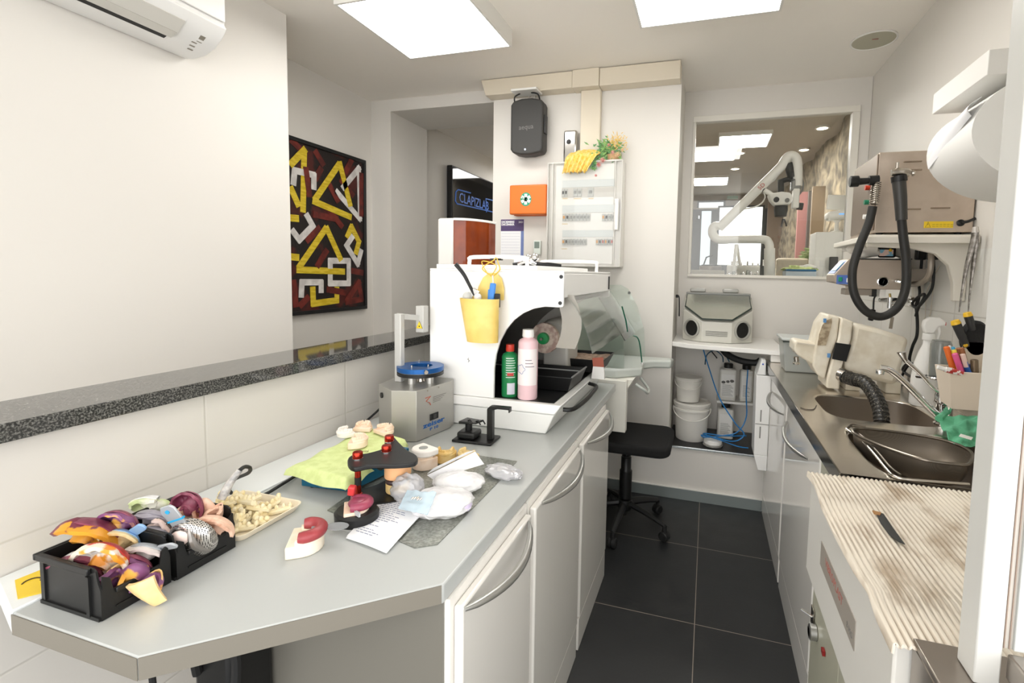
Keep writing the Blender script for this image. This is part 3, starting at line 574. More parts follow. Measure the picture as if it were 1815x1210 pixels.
# ================================================================ THINGS ON THE LEFT WORKTOP
R = random.Random(7)
def Mx(c, e, s=1.0): return Matrix.Translation(Vector(c)) @ Euler([math.radians(k) for k in e]).to_matrix().to_4x4() @ Matrix.Scale(s, 4)
def archfn(Rr, Wd, H, seed, lump, lift=0.0, dent=0.0, asp=1.2, a1=1.75):
    def f(u, v):
        a = -a1 + 2 * a1 * u; w = (v * 2 - 1); rr = Rr + w * Wd * (1 - 0.25 * abs(a) / 1.75)
        p = Vector((rr * math.sin(a), rr * asp * math.cos(a), lift + H * abs(w) ** 1.8 + dent * 0.5 * (math.cos(a * 16) + 1) * max(0, 1 - abs(w) * 1.6)))
        if lump: p += Vector((noise.noise(p * 60 + Vector((seed, 0, 0))), noise.noise(p * 60 + Vector((0, seed, 0))), noise.noise(p * 60 + Vector((0, 0, seed))))) * lump
        return p
    return f
def impression(label, c, e, s, silc, trayc, seed, handle=True, H=0.016, name='dental_impression', group=None, dome=True, lump=0.004):
    t = T(name, label, 'dental impression', c, 0, group); tf = Mx(c, e, s)
    MB(tf).surf(archfn(0.024, 0.013, H, seed, lump, 0.003, 0.003), 36, 12, 0.005).build('silicone', silc, t, ang=70)
    MB(tf).surf(archfn(0.024, 0.0135, H * 0.8, seed, 0.0, -0.003), 28, 8, 0.0015).build('tray', trayc, t, ang=70)
    if dome: MB(tf).ell((0, 0.006, 0.006), (0.016, 0.022, 0.008), 16, nz=0.3, seed=seed).build('palate', silc, t)
    if handle:
        MB(tf).prism(rrect(-0.0095, 0.0095, 0.034, 0.078, 0.009, 6), 0.001, 0.005 + lump).build('handle', trayc, t, bevel=0.002, seg=3)
    return t
BUR = mat('burgundy_silicone', '#6d2c42', 0.4, col2='#8e4a5c', ns=30); BURO = mat('burgundy_orange', '#6f2f42', 0.4, col2='#d8962e', ns=22, lo=0.52, hi=0.56)
PUR = mat('purple_silicone', '#7c4a72', 0.4, col2='#d9a24a', ns=18, lo=0.56, hi=0.6); YEL = mat('yellow_silicone', '#e2bb78', 0.45, col2='#eed09a', ns=14)
WOR = mat('white_orange', '#e9dccb', 0.4, col2='#e0902c', ns=22, lo=0.52, hi=0.58); CRM = mat('cream_silicone', '#e3cfa0', 0.45, col2='#d9a44a', ns=20, lo=0.55, hi=0.65)
GRN = mat('green_alginate', '#c5d39a', 0.5, col2='#eceadb', ns=24, lo=0.45, hi=0.6); GRY = mat('grey_silicone', '#8b8892', 0.4, col2='#a7a3ad', ns=20)
PCH = mat('peach_silicone', '#e9c3ab', 0.45, col2='#b0704f', ns=16, lo=0.55, hi=0.65); TRW = mat('tray_white', '#dcdcdc', 0.3); TRC = mat('tray_clear', '#dbe0e4', 0.15, trans=0.5)
def perf_mat():
    m = bpy.data.materials.new('perforated_metal'); m.use_nodes = True; nt = m.node_tree; b = nt.nodes['Principled BSDF']
    b.inputs['Metallic'].default_value = 0.9; b.inputs['Roughness'].default_value = 0.25
    tc = nt.nodes.new('ShaderNodeTexCoord'); v = nt.nodes.new('ShaderNodeTexVoronoi'); v.inputs['Scale'].default_value = 330; v.inputs['Randomness'].default_value = 0.0
    nt.links.new(tc.outputs['Object'], v.inputs['Vector']); r = nt.nodes.new('ShaderNodeMath'); r.operation = 'LESS_THAN'; r.inputs[1].default_value = 0.42; nt.links.new(v.outputs['Distance'], r.inputs[0])
    k = nt.nodes.new('ShaderNodeMix'); k.data_type = 'RGBA'; k.inputs[6].default_value = lin('#cfcbc6'); k.inputs[7].default_value = lin('#3c3836'); nt.links.new(r.outputs[0], k.inputs[0]); nt.links.new(k.outputs[2], b.inputs['Base Color'])
    return m
PERF = perf_mat()
# ---- two black storage bins
def bin_(label, x0, x1, y0, y1, h):
    """open-fronted stacking bin, low front towards +x"""
    t = T('storage_bin', label, 'bin', ((x0 + x1) / 2, (y0 + y1) / 2, ZT), 0, 'black storage bins of dental impressions'); w = 0.003; z0 = ZT + 0.001; zt = ZT + h; hf = ZT + h * 0.52
    MB().box(x0, x1, y0, y1, z0, z0 + 0.003).build('bottom', M_black, t)
    MB().box(x0, x0 + w, y0, y1, z0 + 0.003, zt).build('rear_wall', M_black, t)
    for y in (y0, y1 - w):
        MB().ext([(x0 + w, y, z0 + 0.003), (x1, y, z0 + 0.003), (x1, y, hf + 0.006), (x1 - 0.006, y, hf + 0.02), (x1 - 0.010, y, zt - 0.004), (x1 - 0.018, y, zt), (x0 + w, y, zt)], (0, w, 0)).build('side_wall', M_black, t)
    fw = MB()
    fw.ext([(x1 - w, y0 + w, z0 + 0.003), (x1 - w, y1 - w, z0 + 0.003), (x1 - w, y1 - w, zt - 0.012), (x1 - w, y1 - 0.014, zt - 0.02), (x1 - w, y1 - 0.018, hf), (x1 - w, y0 + 0.018, hf), (x1 - w, y0 + 0.014, zt - 0.02), (x1 - w, y0 + w, zt - 0.012)], (w, 0, 0))
    fw.build('front_wall', M_black, t)
    rm = MB().box(x0 - 0.006, x0, y0 - 0.006, y1 + 0.002, zt - 0.010, zt + 0.001)
    rm.box(x0, x1 - 0.02, y0 - 0.006, y0, zt - 0.010, zt + 0.001); rm.box(x1 - 0.0, x1 + 0.004, y0 + 0.02, y1 - 0.02, hf - 0.008, hf + 0.001)
    rm.build('rim', M_black, t, bevel=0.0015)
    rb = MB()
    rb.box(x0 + 0.012, x0 + 0.016, y0 - 0.003, y0, z0 + 0.008, zt - 0.012); rb.box(x1 - 0.03, x1 - 0.022, y0 - 0.004, y0, z0 + 0.004, zt - 0.014); rb.box(x0 + 0.002, x1 - 0.002, y0 - 0.003, y0, z0, z0 + 0.006)
    rb.box(x1, x1 + 0.002, y0 + 0.02, y1 - 0.02, z0 + 0.012, z0 + 0.015)
    rb.build('ribs', M_black, t)
    return t
bin_('near black storage bin heaped with burgundy, orange and yellow impressions', -1.088, -0.935, 0.500, 0.606, 0.088)
bin_('farther black storage bin with perforated metal trays and green alginate', -1.088, -0.930, 0.613, 0.728, 0.088)
GI = None
zb = ZT
def facing(u, v, y, ang=0.0, tilt=45.0, s=1.0, roll=0.0):
    """frame whose y axis points along the picture angle ang (0 = up), leaning back by tilt degrees"""
    r, up, bk = Vector(RC[0]), -Vector(RC[1]), -Vector(RC[2]); a = math.radians(ang)
    yl = up * math.cos(a) + r * math.sin(a); xl = yl.cross(bk).normalized(); n = xl.cross(yl)
    M = Matrix((xl, yl, n)).transposed().to_4x4()
    T_ = Matrix.Rotation(math.radians(tilt), 4, r)
    M = T_.inverted() @ M if False else Matrix.Rotation(math.radians(-tilt), 4, r) @ M
    return Matrix.Translation(py(u, v, y)) @ M @ RY(math.radians(roll)) @ Matrix.Scale(s, 4)
def imp(label, u, v, y, ang, tilt, s, silc, trayc, seed, handle=False, H=0.016, dome=True, lump=0.004, roll=0.0):
    tf = facing(u, v, y, ang, tilt, s, roll); t = T('dental_impression', label, 'dental impression', tf.translation, 0)
    MB(tf).surf(archfn(0.024, 0.014, H, seed, lump, 0.003, 0.004), 40, 14, 0.006).build('silicone', silc, t, ang=70)
    MB(tf).surf(archfn(0.024, 0.0142, H * 0.75, seed, 0.001, -0.004), 28, 8, 0.002).build('tray', trayc, t, ang=70)
    if dome: MB(tf).ell((0, 0.004, 0.004), (0.017, 0.026, 0.011), 18, nz=0.4, seed=seed).build('palate', silc, t)
    if handle: MB(tf).prism(rrect(-0.010, 0.010, 0.034, 0.082, 0.0095, 6), -0.002, 0.003).build('handle', trayc, t, bevel=0.001, seg=2)
    return t
BLU = mat('pale_blue_plastic', '#86a9cf', 0.3)
# near bin
imp('burgundy scrap of impression deep in the middle of the near black bin', 165, 1015, 0.545, 30, -30, 1.0, BUR, BUR, 41)
imp('dark purple impression deep at the front of the near black bin', 235, 1000, 0.575, 70, -30, 0.9, PUR, BUR, 43)
imp('burgundy and orange dental impression lying on top of the near black bin, at its rear', 165, 942, 0.575, 70, -35, 1.35, BURO, BUR, 3, H=0.02)
imp('small burgundy impression low in the near corner of the near black bin', 134, 1003, 0.535, 250, -40, 0.95, BUR, BUR, 8)
imp('purple and orange impression behind the cream one in the near black bin', 218, 925, 0.60, 20, -30, 0.9, PUR, BUR, 23)
imp('cream and yellow impression with pale blue handle near the seam between the two black bins', 218, 955, 0.590, 55, -30, 0.85, CRM, BLU, 11, True)
imp('long white impression spotted with orange in the middle of the near black bin', 190, 990, 0.548, 40, -25, 1.15, WOR, mat('red_tray', '#a8322c', 0.35), 15)
imp('burgundy impression with grey-white plastic handle across the near black bin', 152, 988, 0.54, 60, -45, 0.8, BUR, TRW, 5, True)
imp('clear plastic impression tray with pale filling beside the seam of the black bins', 262, 975, 0.60, 70, -40, 0.85, mat('pale_filling', '#dcd2cc', 0.4), TRC, 25, True)
t = imp('yellow impression with purple inside hanging over the low front of the near black bin', 245, 1012, 0.560, 215, -20, 1.15, PUR, YEL, 21, H=0.024, roll=-15)
tf = facing(262, 1045, 0.548, 160, -10, 1.0)
MB(tf).surf(lambda u, v: ((v - 0.5) * (0.050 - 0.028 * u), -0.022 + 0.052 * u, 0.006 * math.cos((v - 0.5) * PI) - 0.010 * u * u), 12, 10, 0.006).build('drooping_lip', YEL, t, 'smooth yellow lip', ang=80)
# farther bin
imp('purple grey scrap at the bottom of the farther black bin', 285, 950, 0.645, 10, -40, 1.0, GRY, GRY, 45)
imp('pinkish scrap at the bottom right of the farther black bin', 385, 930, 0.70, 10, -40, 1.0, PCH, PCH, 47)
imp('green and white alginate impression at the rear of the farther black bin', 285, 892, 0.69, 280, -45, 1.05, GRN, TRW, 31, H=0.012)
imp('grey silicone impression in the middle of the farther black bin', 272, 918, 0.655, 80, -40, 0.95, GRY, GRY, 33)
imp('small perforated metal tray with pinkish filling beside the seam of the black bins', 278, 935, 0.64, 120, -15, 0.75, mat('pink_white', '#e6cfc6', 0.45), PERF, 35)
imp('burgundy impression behind the large metal tray in the farther black bin', 338, 898, 0.695, 20, -10, 0.85, BUR, BUR, 37)
imp('peach and brown impression at the far end of the farther black bin', 368, 895, 0.715, 190, -20, 1.05, PCH, PCH, 39, H=0.022)
# large metal tray with handle and blue band
tf = facing(345, 950, 0.655, -20, -18, 1.35)
t = T('metal_impression_tray', 'large perforated metal impression tray with flat handle and blue band on the farther bin', 'impression tray', tf.translation)
def shell(u, v):
    a = 2 * PI * u; rr = 0.031 * (0.02 + 0.98 * v ** 0.8); ridge = 0.010 * math.exp(-((rr * math.cos(a) * 80) ** 2)) if True else 0
    return (rr * math.sin(a) * 1.08, rr * math.cos(a) * 1.05 , 0.016 * math.sqrt(max(0, 1 - v ** 2.6)) )
MB(tf).surf(shell, 40, 14, 0.0008).build('perforated_shell', PERF, t, ang=70)
MB(tf).ell((-0.004, 0.010, 0.014), (0.013, 0.010, 0.005), 16, nz=0.6, seed=4).build('plaster_residue', mat('pink_white', '#e6cfc6', 0.45), t)
MB(tf).tube([(0.016, -0.024, 0.008), (0.012, -0.004, 0.017), (0.014, 0.020, 0.010)], [0.003, 0.006, 0.003], 8, k=3).build('centre_ridge', mat('ridge_steel', '#8e8a86', 0.3, 0.8), t)
MB(tf).prism([(-0.012, 0.026), (0.010, 0.026), (0.009, 0.056), (0.005, 0.062), (-0.010, 0.062), (-0.014, 0.054)], 0.004, 0.007).build('handle', mat('grey_handle', '#b4b8bc', 0.35, 0.4), t, bevel=0.0008)
MB(tf).box(-0.0135, 0.0115, 0.036, 0.0385, 0.0035, 0.0078).build('blue_band', mat('cyan_mark', '#2e9fd0', 0.4), t); MB(tf).lathe([(0, 0), (0.003, 0), (0.003, 0.001), (0, 0.001)], (-0.003, 0.053, 0.0072), 14).build('blue_dot', mat('cyan_mark', '#2e9fd0', 0.4), t)
# hot wax knife with cable
t = T('electric_wax_knife', 'grey-handled electric wax knife on a black cable, stuck in the farther bin', 'wax knife', (-1.0, 0.76, ZT + 0.11))
ka, kb, kc = py(392, 884, 0.735), py(408, 855, 0.75), py(425, 833, 0.765)
MB().tube([ka, (ka + kb) / 2, kb, kc], [0.008, 0.009, 0.0075, 0.006], 12, k=3).build('grip', mat('smoked_plastic', '#8d8c8a', 0.2, col2='#bcb8b2', ns=60), t)
MB().tube([kc, py(434, 827, 0.79), py(443, 829, 0.82), py(440, 838, 0.86), py(415, 850, 0.92), pz(405, 866, ZT + 0.012), pz(425, 882, ZT + 0.0095), pz(460, 880, ZT + 0.0095), pz(500, 858, ZT + 0.009), pz(531, 838, ZT + 0.006)], 0.0042, 8, k=6).build('cable', M_rub, t)
# ---- cream tray of plaster pieces
def trayshape(name, label, pts, z, h, m, cat_, wall=0.004, flare=0.012):
    t = T(name, label, cat_, (sum(p[0] for p in pts) / len(pts), sum(p[1] for p in pts) / len(pts), z)); c = Vector((sum(p[0] for p in pts) / len(pts), sum(p[1] for p in pts) / len(pts)))
    n = len(pts); vs = []
    for off, zz in ((-flare, z + 0.0005), (0, z + h), (-wall, z + h), (-flare - wall * 0.6, z + 0.004)):
        for p in pts:
            d = (Vector(p[:2]) - c); L_ = d.length; d.normalize(); q = c + d * (L_ + off * 1.2); vs.append((q.x, q.y, zz))
    fs = [tuple(range(n))[::-1]] + [(k * n + i, k * n + (i + 1) % n, (k + 1) * n + (i + 1) % n, (k + 1) * n + i) for k in range(3) for i in range(n)] + [tuple(range(3 * n, 4 * n))]
    MB().add(vs, fs).build('dish', m, t, bevel=0.001, ang=50); return t
trayshape('cream_tray', 'cream plastic tray full of plaster model pieces beside the farther bin', rrect(-1.125, -0.925, 0.733, 0.905, 0.02), ZT, 0.018, mat('cream_plastic', '#ece0c8', 0.35), 'tray')
PLA = mat('ivory_plaster', '#ecdcae', 0.8, col2='#f2e8cb', ns=30, bump=0.3, bs=60)
def chip(tf, seed, n=5, cur=0.5):
    """a short bent row of plaster teeth on its base"""
    mb = MB(tf); rr = random.Random(seed)
    P = []
    for i in range(n):
        a = (i / (n - 1) - 0.5) * cur * 2; P.append(Vector((0.03 * math.sin(a) / max(cur, 0.3), 0.03 * (1 - math.cos(a)), 0)))
    mb.tube([p + Vector((0, 0, 0.006)) for p in P], 0.0075, 8, flat=0.9, k=3)
    for p in P: mb.ell(p + Vector((rr.uniform(-1, 1) * 0.001, 0, 0.0145)), (0.0048, 0.0055, 0.006 + rr.uniform(0, 0.002)), 8, nz=0.25, seed=seed)
    return mb
protos = [chip(Matrix(), s, n, c).build('plaster_piece', PLA, None, solo=True) for s, n, c in ((1, 5, 0.4), (2, 6, 0.9), (3, 4, 0.25), (4, 7, 1.3))]
for i, (x, y, z, a, tl) in enumerate([(-1.10, 0.79, 0, 20, 0), (-1.095, 0.83, 0, 70, 5), (-1.09, 0.87, 0, -20, 0), (-1.055, 0.775, 0, 100, 8), (-1.05, 0.82, 0, 30, -10), (-1.05, 0.865, 0, 150, 0), (-1.01, 0.765, 0, -15, 0), (-1.005, 0.80, 0, 60, 6), (-1.005, 0.845, 0, 10, 0), (-1.0, 0.88, 0, 95, 0), (-0.965, 0.775, 0, 35, 5), (-0.962, 0.815, 0, -40, 0), (-0.96, 0.855, 0, 40, -6), (-1.08, 0.80, 0.016, 130, 18), (-1.075, 0.845, 0.016, -30, -14), (-1.035, 0.795, 0.017, 10, 12), (-1.03, 0.84, 0.016, 75, -15), (-0.99, 0.785, 0.016, 140, 10), (-0.985, 0.83, 0.016, 20, 14), (-1.06, 0.82, 0.03, 50, 20), (-1.015, 0.82, 0.03, -10, -16), (-1.04, 0.76, 0.0, 0, 0), (-0.975, 0.757, 0.0, 80, 0), (-1.10, 0.765, 0.0, 45, 0)]):
    o = protos[i % 4] if i < 4 else protos[i % 4].copy()
    if i >= 4: COL.objects.link(o)
    o.location = (x, y, ZT + 0.0045 + z); o.rotation_euler = (math.radians(tl), math.radians(tl * 0.6), math.radians(a))
    o['label'] = 'ivory plaster piece with a row of teeth in the cream tray'; o['category'] = 'plaster piece'; o['group'] = 'plaster pieces in the cream tray'
# ---- plaster casts
def dshape(w, d, k=10, r=0.006):
    P = [(-w / 2, -d / 2), (w / 2, -d / 2)]
    P += [(w / 2 * math.cos(a) ** 1 if True else 0, -d * 0.05 + (d * 0.55) * math.sin(a)) for a in [PI * i / k for i in range(k + 1)]]
    return P
def cast(label, c, rz, w, d, h, m, teeth=True, tm=None, name='dental_cast', ridge=0.007, tilt=(0, 0), group=None, z0=0.0):
    t = T(name, label, 'dental cast', c, 0, group); tf = Mx(c, (tilt[0], tilt[1], math.degrees(rz)))
    MB(tf).prism(dshape(w, d), 0.0005, h).build('base', m, t, bevel=0.0025)
    rg = MB(tf); n = 15; P = [Vector(((w / 2 - 0.010) * math.cos(a), -d * 0.12 + (d * 0.52) * math.sin(a), h + ridge * 0.3)) for a in [math.radians(-12 + 204 * i / (n - 1)) for i in range(n)]]
    rg.tube(P, 0.0075, 10, k=2); rg.ell((0, 0, h - 0.002), (w * 0.3, d * 0.3, 0.005), 14)
    rg.build('ridge', m, t)
    if teeth:
        tb = MB(tf)
        for i, p in enumerate(P):
            if i % 9 == 8: continue
            big = abs(i - 7) > 3; tb.ell(p + Vector((0, 0, ridge * 0.9)), (0.0055 if big else 0.0038, 0.0055 if big else 0.003, 0.0065), 8, nz=0.2, seed=i)
        tb.build('teeth', tm or m, t)
    return t
PLW = mat('white_plaster', '#ece6df', 0.75, bump=0.3, bs=70); PLP = mat('peach_plaster', '#eccfb4', 0.75, col2='#f2dcc8', ns=30, bump=0.3, bs=70); PLO = mat('ochre_plaster', '#dfb96c', 0.75, col2='#e8ca8c', ns=30, bump=0.3, bs=70); PLB = mat('beige_plaster', '#e9dcc4', 0.75, col2='#efe6d6', ns=30, bump=0.3, bs=70)
WAXR = mat('dark_red_wax', '#8c2f36', 0.35, col2='#a5484b', ns=20); WAXP = mat('purple_red_wax', '#8a3a52', 0.35, col2='#a1475a', ns=24, bump=0.4, bs=80)
# blue box under the green cloth
t = T('vibrator_box', 'blue metal box under the lime green cloth', 'box', (-0.93, 1.10, ZT)); bx = [(-1.024, 0.985), (-0.872, 1.003), (-0.842, 1.21), (-1.03, 1.22)]
MB().prism([(-1.022, 0.987), (-0.876, 1.0), (-0.842, 1.21), (-1.03, 1.22)], ZT + 0.006, ZT + 0.056).build('housing', mat('petrol_blue_metal', '#1f6684', 0.3, 0.2), t, bevel=0.003)
for x, y in ((-1.0, 1.005), (-0.885, 1.02), (-0.86, 1.19), (-1.01, 1.2)): MB().cyl((x, y, ZT + 0.0005), (x, y, ZT + 0.006), 0.007, 10).build('foot', M_rub, t)
c00, c10, c11, c01 = pz(502, 822, 0.953), pz(612, 850, 0.953), pz(724, 775, 0.953), pz(648, 750, 0.953)
def cloth(u, v):
    p = (c00 * (1 - u) + c10 * u) * (1 - v) + (c01 * (1 - u) + c11 * u) * v
    ins = min(1.0, max(0.7 * max(0, 0.2 - u) / 0.2, max(0, u - 0.95) / 0.05, max(0, 0.06 - v) / 0.06, max(0, v - 0.97) / 0.03))
    p.z = ZT + 0.0585 - 0.026 * ins ** 1.5 + 0.0016 * noise.noise(Vector((u * 6, v * 9, 2))) + 0.004 * ins * math.sin(v * 19 + u * 8)
    return p
solo(MB().surf(lambda u, v: cloth(u, v), 40, 40, 0.0012), 'green_cloth', mat('lime_cloth', '#d6e2a0', 0.8, col2='#cbd892', ns=40, bump=0.5, bs=200), 'lime green paper cloth draped over the blue box', 'cloth', ang=80)
zc = ZT + 0.0605
p = pz(636, 790, zc); cast('peach plaster cast with handwriting, nearest on the green cloth', (p.x, p.y, zc), math.radians(-60), 0.062, 0.05, 0.020, PLP)
tq = bpy.data.objects['dental_cast']; q = MB(); q.text('Rontal', pz(645, 796, zc + 0.012) + Vector((0.010, -0.012, 0)), (0.85, 0.35, 0), (0, 0, 1), 0.010, 0.0003); q.build('handwriting', mat('ink_dark', '#4a3a20', 0.6), tq)
p = pz(612, 772, zc); cast('white plaster cast at the left end of the green cloth', (p.x, p.y, zc), math.radians(150), 0.060, 0.048, 0.012, PLW)
p = pz(645, 762, zc); cast('pale peach plaster cast in the middle of the green cloth', (p.x - 0.0, p.y, zc), math.radians(20), 0.055, 0.045, 0.014, PLP)
p = pz(683, 767, zc); cast('toothed peach plaster cast at the far right of the green cloth', (p.x, p.y, zc), math.radians(-20), 0.062, 0.05, 0.013, PLP)
# plaster model with dark red wax, front
c = (-0.79, 0.775, ZT); t = cast('beige plaster model with a dark red wax arch, nearest the cut corner', c, math.radians(-55), 0.082, 0.066, 0.026, mat('beige_plaster', '#e9dcc4', 0.75), teeth=False, name='wax_rim_model'); 
MB(Mx(c, (0, 0, -55))).tube([(0.030 * math.cos(a), -0.004 + 0.032 * math.sin(a), 0.038) for a in [math.radians(-10 + 200 * i / 12) for i in range(13)]], [0.0105] + [0.0125] * 11 + [0.0105], 12, flat=1.0, k=2).build('wax_arch', WAXR, t, 'dark red wax arch')
MB(Mx(c, (0, 0, -55))).ell((0.006, 0.034, 0.037), 0.004, 10).build('plaster_blob', PLW, t)
# black base with purple-red wax and red cube
c = (-0.765, 0.895, ZT); t = T('mounted_wax_model', 'purple-red wax bite with a bright red cube on a round black base', 'wax model', c)
MB().lathe([(0.0, 0.001), (0.040, 0.001), (0.044, 0.005), (0.045, 0.024), (0.040, 0.030), (0.0, 0.030)], c, 40, sx=1.15).build('base', M_black, t)
MB().lathe([(0.0415, 0.0005), (0.0450, 0.0005), (0.0450, 0.0035), (0.0415, 0.0035), (0.0415, 0.0005)], c, 40, sx=1.15).build('base_ring', mat('grey_plastic', '#a9a9a6', 0.4), t)
MB(Mx((c[0], c[1], c[2] + 0.029), (0, 0, -50))).prism(dshape(0.066, 0.055), 0.0, 0.008).build('plaster_plate', PLP, t, bevel=0.002)
MB(Mx((c[0], c[1], c[2] + 0.042), (0, 0, -50))).tube([(0.022 * math.cos(a), 0.026 * math.sin(a), 0.002) for a in [math.radians(-25 + 230 * i / 14) for i in range(15)]], 0.011, 12, k=2).ell((0, 0.004, 0.004), (0.022, 0.02, 0.010), 16, nz=0.5, seed=3).build('wax', WAXP, t)
MB().obox((c[0] - 0.024, c[1] + 0.012, c[2] + 0.066), (0.016, 0.016, 0.022), (0.1, 0.15, 0.4)).build('red_cube', mat('bright_red', '#c93a3c', 0.35), t, bevel=0.003)
MB(Mx((c[0] + 0.018, c[1] - 0.026, c[2] + 0.036), (0, 0, -20))).box(-0.018, 0.018, -0.002, 0.002, -0.004, 0.006).build('clear_strip', TRC, t)
p = pz(598, 933, ZT + 0.034)
solo(MB(Mx(p, (0, 6, 35))).lathe([(0.0, -0.001), (0.022, 0.0), (0.023, 0.0016), (0.0, 0.001)], (0, 0, 0), 24, sy=0.72).box(-0.05, -0.02, -0.004, 0.004, -0.0005, 0.0012), 'clear_spoon', mat('clear_grey_plastic', '#c6c9cc', 0.1, trans=0.6), 'clear oval plastic spatula lying between the two wax models', 'spatula', ang=60)
# dark mat and its papers
mt_ = solo(MB().prism([tuple(pz(*q, ZT).xy) for q in ((580, 905), (735, 972), (775, 966), (890, 848), (916, 818), (835, 806), (700, 820))], ZT + 0.0004, ZT + 0.0022), 'silver_mat', mat('grey_foil', '#7e8079', 0.35, 0.5, col2='#999b94', ns=150, bump=0.4, bs=150), 'grey silvery sheet under the papers and plastic bags', 'mat')
PAP = mat('paper_white', '#f0f0f2', 0.6)
def sheet(name, label, q, z, th, m, bow=0.003, cat_='paper', lift=(0, 0, 0, 0)):
    A, B, C_, D = [pz(*k, ZT + z + l) for k, l in zip(q, lift)]
    return MB().surf(lambda u, v: (A * (1 - u) + B * u) * (1 - v) + (D * (1 - u) + C_ * u) * v + Vector((0, 0, bow * math.sin(PI * v) + bow * 0.5 * math.sin(PI * u))), 12, 16, th)
ZM = 0.0025
t = T('prescription_papers', 'stack of printed white sheets lying at the front of the silvery sheet', 'papers', (-0.68, 0.93, ZT + ZM))
for k in range(3): sheet('s', '', ((613 + k, 953 - 2 * k), (685 + 1.5 * k, 980 - 2 * k), (778, 882), (700, 866)), ZM + 0.0012 + 0.0011 * k, 0.0008, PAP, 0.004).build('sheet', PAP, t, ang=80)
A, B, C_, D = [pz(*k, ZT + ZM + 0.0036) for k in ((617, 948), (689, 975), (778, 880), (702, 864))]
def onp(u, v, h=0.0004): return (A * (1 - u) + B * u) * (1 - v) + (D * (1 - u) + C_ * u) * v + Vector((0, 0, 0.004 * math.sin(PI * v) + 0.002 * math.sin(PI * u) + h))
tl = MB(); rr = random.Random(5)
for r_ in range(26):
    v = 0.08 + 0.034 * r_; u = 0.08
    if r_ in (3, 5): continue
    end = rr.uniform(0.45, 0.92) if r_ > 6 else rr.uniform(0.3, 0.6)
    while u < end:
        w = rr.uniform(0.03, 0.10)
        tl.surf(lambda a, b, u0=u, w0=w, v0=v: onp(u0 + w0 * a, v0 + 0.010 * b), 1, 1); u += w + 0.02
tl.build('print', mat('print_blue_grey', '#8b8fa6', 0.7), t, sm=False)
t = T('folded_paper', 'folded white paper lying on the bags behind the prescription sheets', 'papers', (-0.65, 1.20, ZT + ZM)); 
A, B, C_, D = pz(757, 842, ZT + 0.028), pz(768, 850, ZT + 0.012), pz(858, 822, ZT + 0.034), pz(842, 800, ZT + 0.060)
MB().surf(lambda u, v: (A * (1 - u) + B * u) * (1 - v) + (D * (1 - u) + C_ * u) * v, 6, 6, 0.0012).build('leaf', PAP, t)
E_, F_ = pz(768, 832, ZT + 0.042), pz(828, 803, ZT + 0.068)
MB().surf(lambda u, v: (A * (1 - u) + E_ * u) * (1 - v) + (D * (1 - u) + F_ * u) * v + Vector((0, 0, 0.004)), 6, 6, 0.0008).build('leaf', PAP, t)
# plastic bags
BAG = mat('milky_bag', '#f3f1f3', 0.25, alpha=0.72, bump=0.9, bs=70, col2='#ffffff', ns=30); BAGC = thin('crinkled_clear_bag', '#f8f8fa', 0.15, 0.07, 0.38, '#f3f3f6')
def bag(name, label, c, rad, seed, m, rz=0, amp=0.5, content=None, cat_='plastic bag'):
    t = T(name, label, cat_, (c[0], c[1], c[2])); M = RZ(rz); n, k = 56, 36; vs = []
    for i in range(k + 1):
        ph = PI * i / k
        for j in range(n):
            a = 2 * PI * j / n; d = Vector((math.sin(ph) * math.cos(a), math.sin(ph) * math.sin(a), math.cos(ph)))
            q = 1 + amp * 0.35 * noise.ridged_multi_fractal(d * 1.8 + Vector((seed, 0, 0)), 1.0, 2.2, 4, 1.0, 2.0) * 0.6 - 0.15 * amp
            p = Vector((d.x * rad[0], d.y * rad[1], d.z * rad[2])) * q; p.z = max(p.z, -rad[2] * 0.8)
            vs.append(Vector(c) + M @ p + Vector((0, 0, rad[2] * 0.8)))
    fs = [(i * n + j, i * n + (j + 1) % n, (i + 1) * n + (j + 1) % n, (i + 1) * n + j) for i in range(k) for j in range(n)]
    MB().add(vs, fs).build('film', m, t, ang=50)
    if content: MB().prism([(c[0] + M.to_3x3()[0][0] * x - M.to_3x3()[1][0] * y * 1.0, c[1] + M.to_3x3()[1][0] * x + y) for x, y in dshape(rad[0] * 1.1, rad[1] * 1.1)], c[2] + 0.003, c[2] + rad[2] * 1.0).build('content', content, t, bevel=0.006)
    return t
bag('plastic_bag', 'largest milky white plastic bag, bulging beside the printed sheets', (-0.605, 1.00, ZT + ZM), (0.072, 0.064, 0.026), 3, BAG, 0.5, 0.6, mat('bag_filler', '#f1eef0', 0.6))
bag('plastic_bag', 'white rounded plastic bag behind the largest bag, under the folded paper', (-0.625, 1.12, ZT + ZM), (0.066, 0.050, 0.022), 9, BAG, 0.3, 0.5, mat('bag_filler', '#f1eef0', 0.6))
bag('plastic_bag', 'clear crinkled plastic bag standing in front of the black articulator', (-0.712, 1.015, ZT + ZM + 0.006), (0.038, 0.034, 0.034), 15, BAGC, 0.2, 0.9)
bag('plastic_bag', 'flat clear crinkled plastic bag at the far right of the silvery sheet', (-0.545, 1.235, ZT + ZM), (0.058, 0.035, 0.014), 21, BAGC, -0.3, 1.0)
solo(MB().ell((-0.542, 1.01, ZT + 0.018), (0.010, 0.016, 0.012), 12, nz=0.6, seed=5), 'lilac_wrap', mat('lilac_film', '#cfc3dd', 0.3), 'small lilac film tip at the right side of the largest plastic bag', 'wrapping')
t = T('blue_sachet', 'pale blue zip sachet with small metal parts on the printed sheets', 'sachet', (-0.66, 0.97, ZT + 0.03))
A, B, C_, D = pz(706, 900, ZT + 0.024), pz(757, 912, ZT + 0.040), pz(773, 872, ZT + 0.070), pz(722, 868, ZT + 0.046)
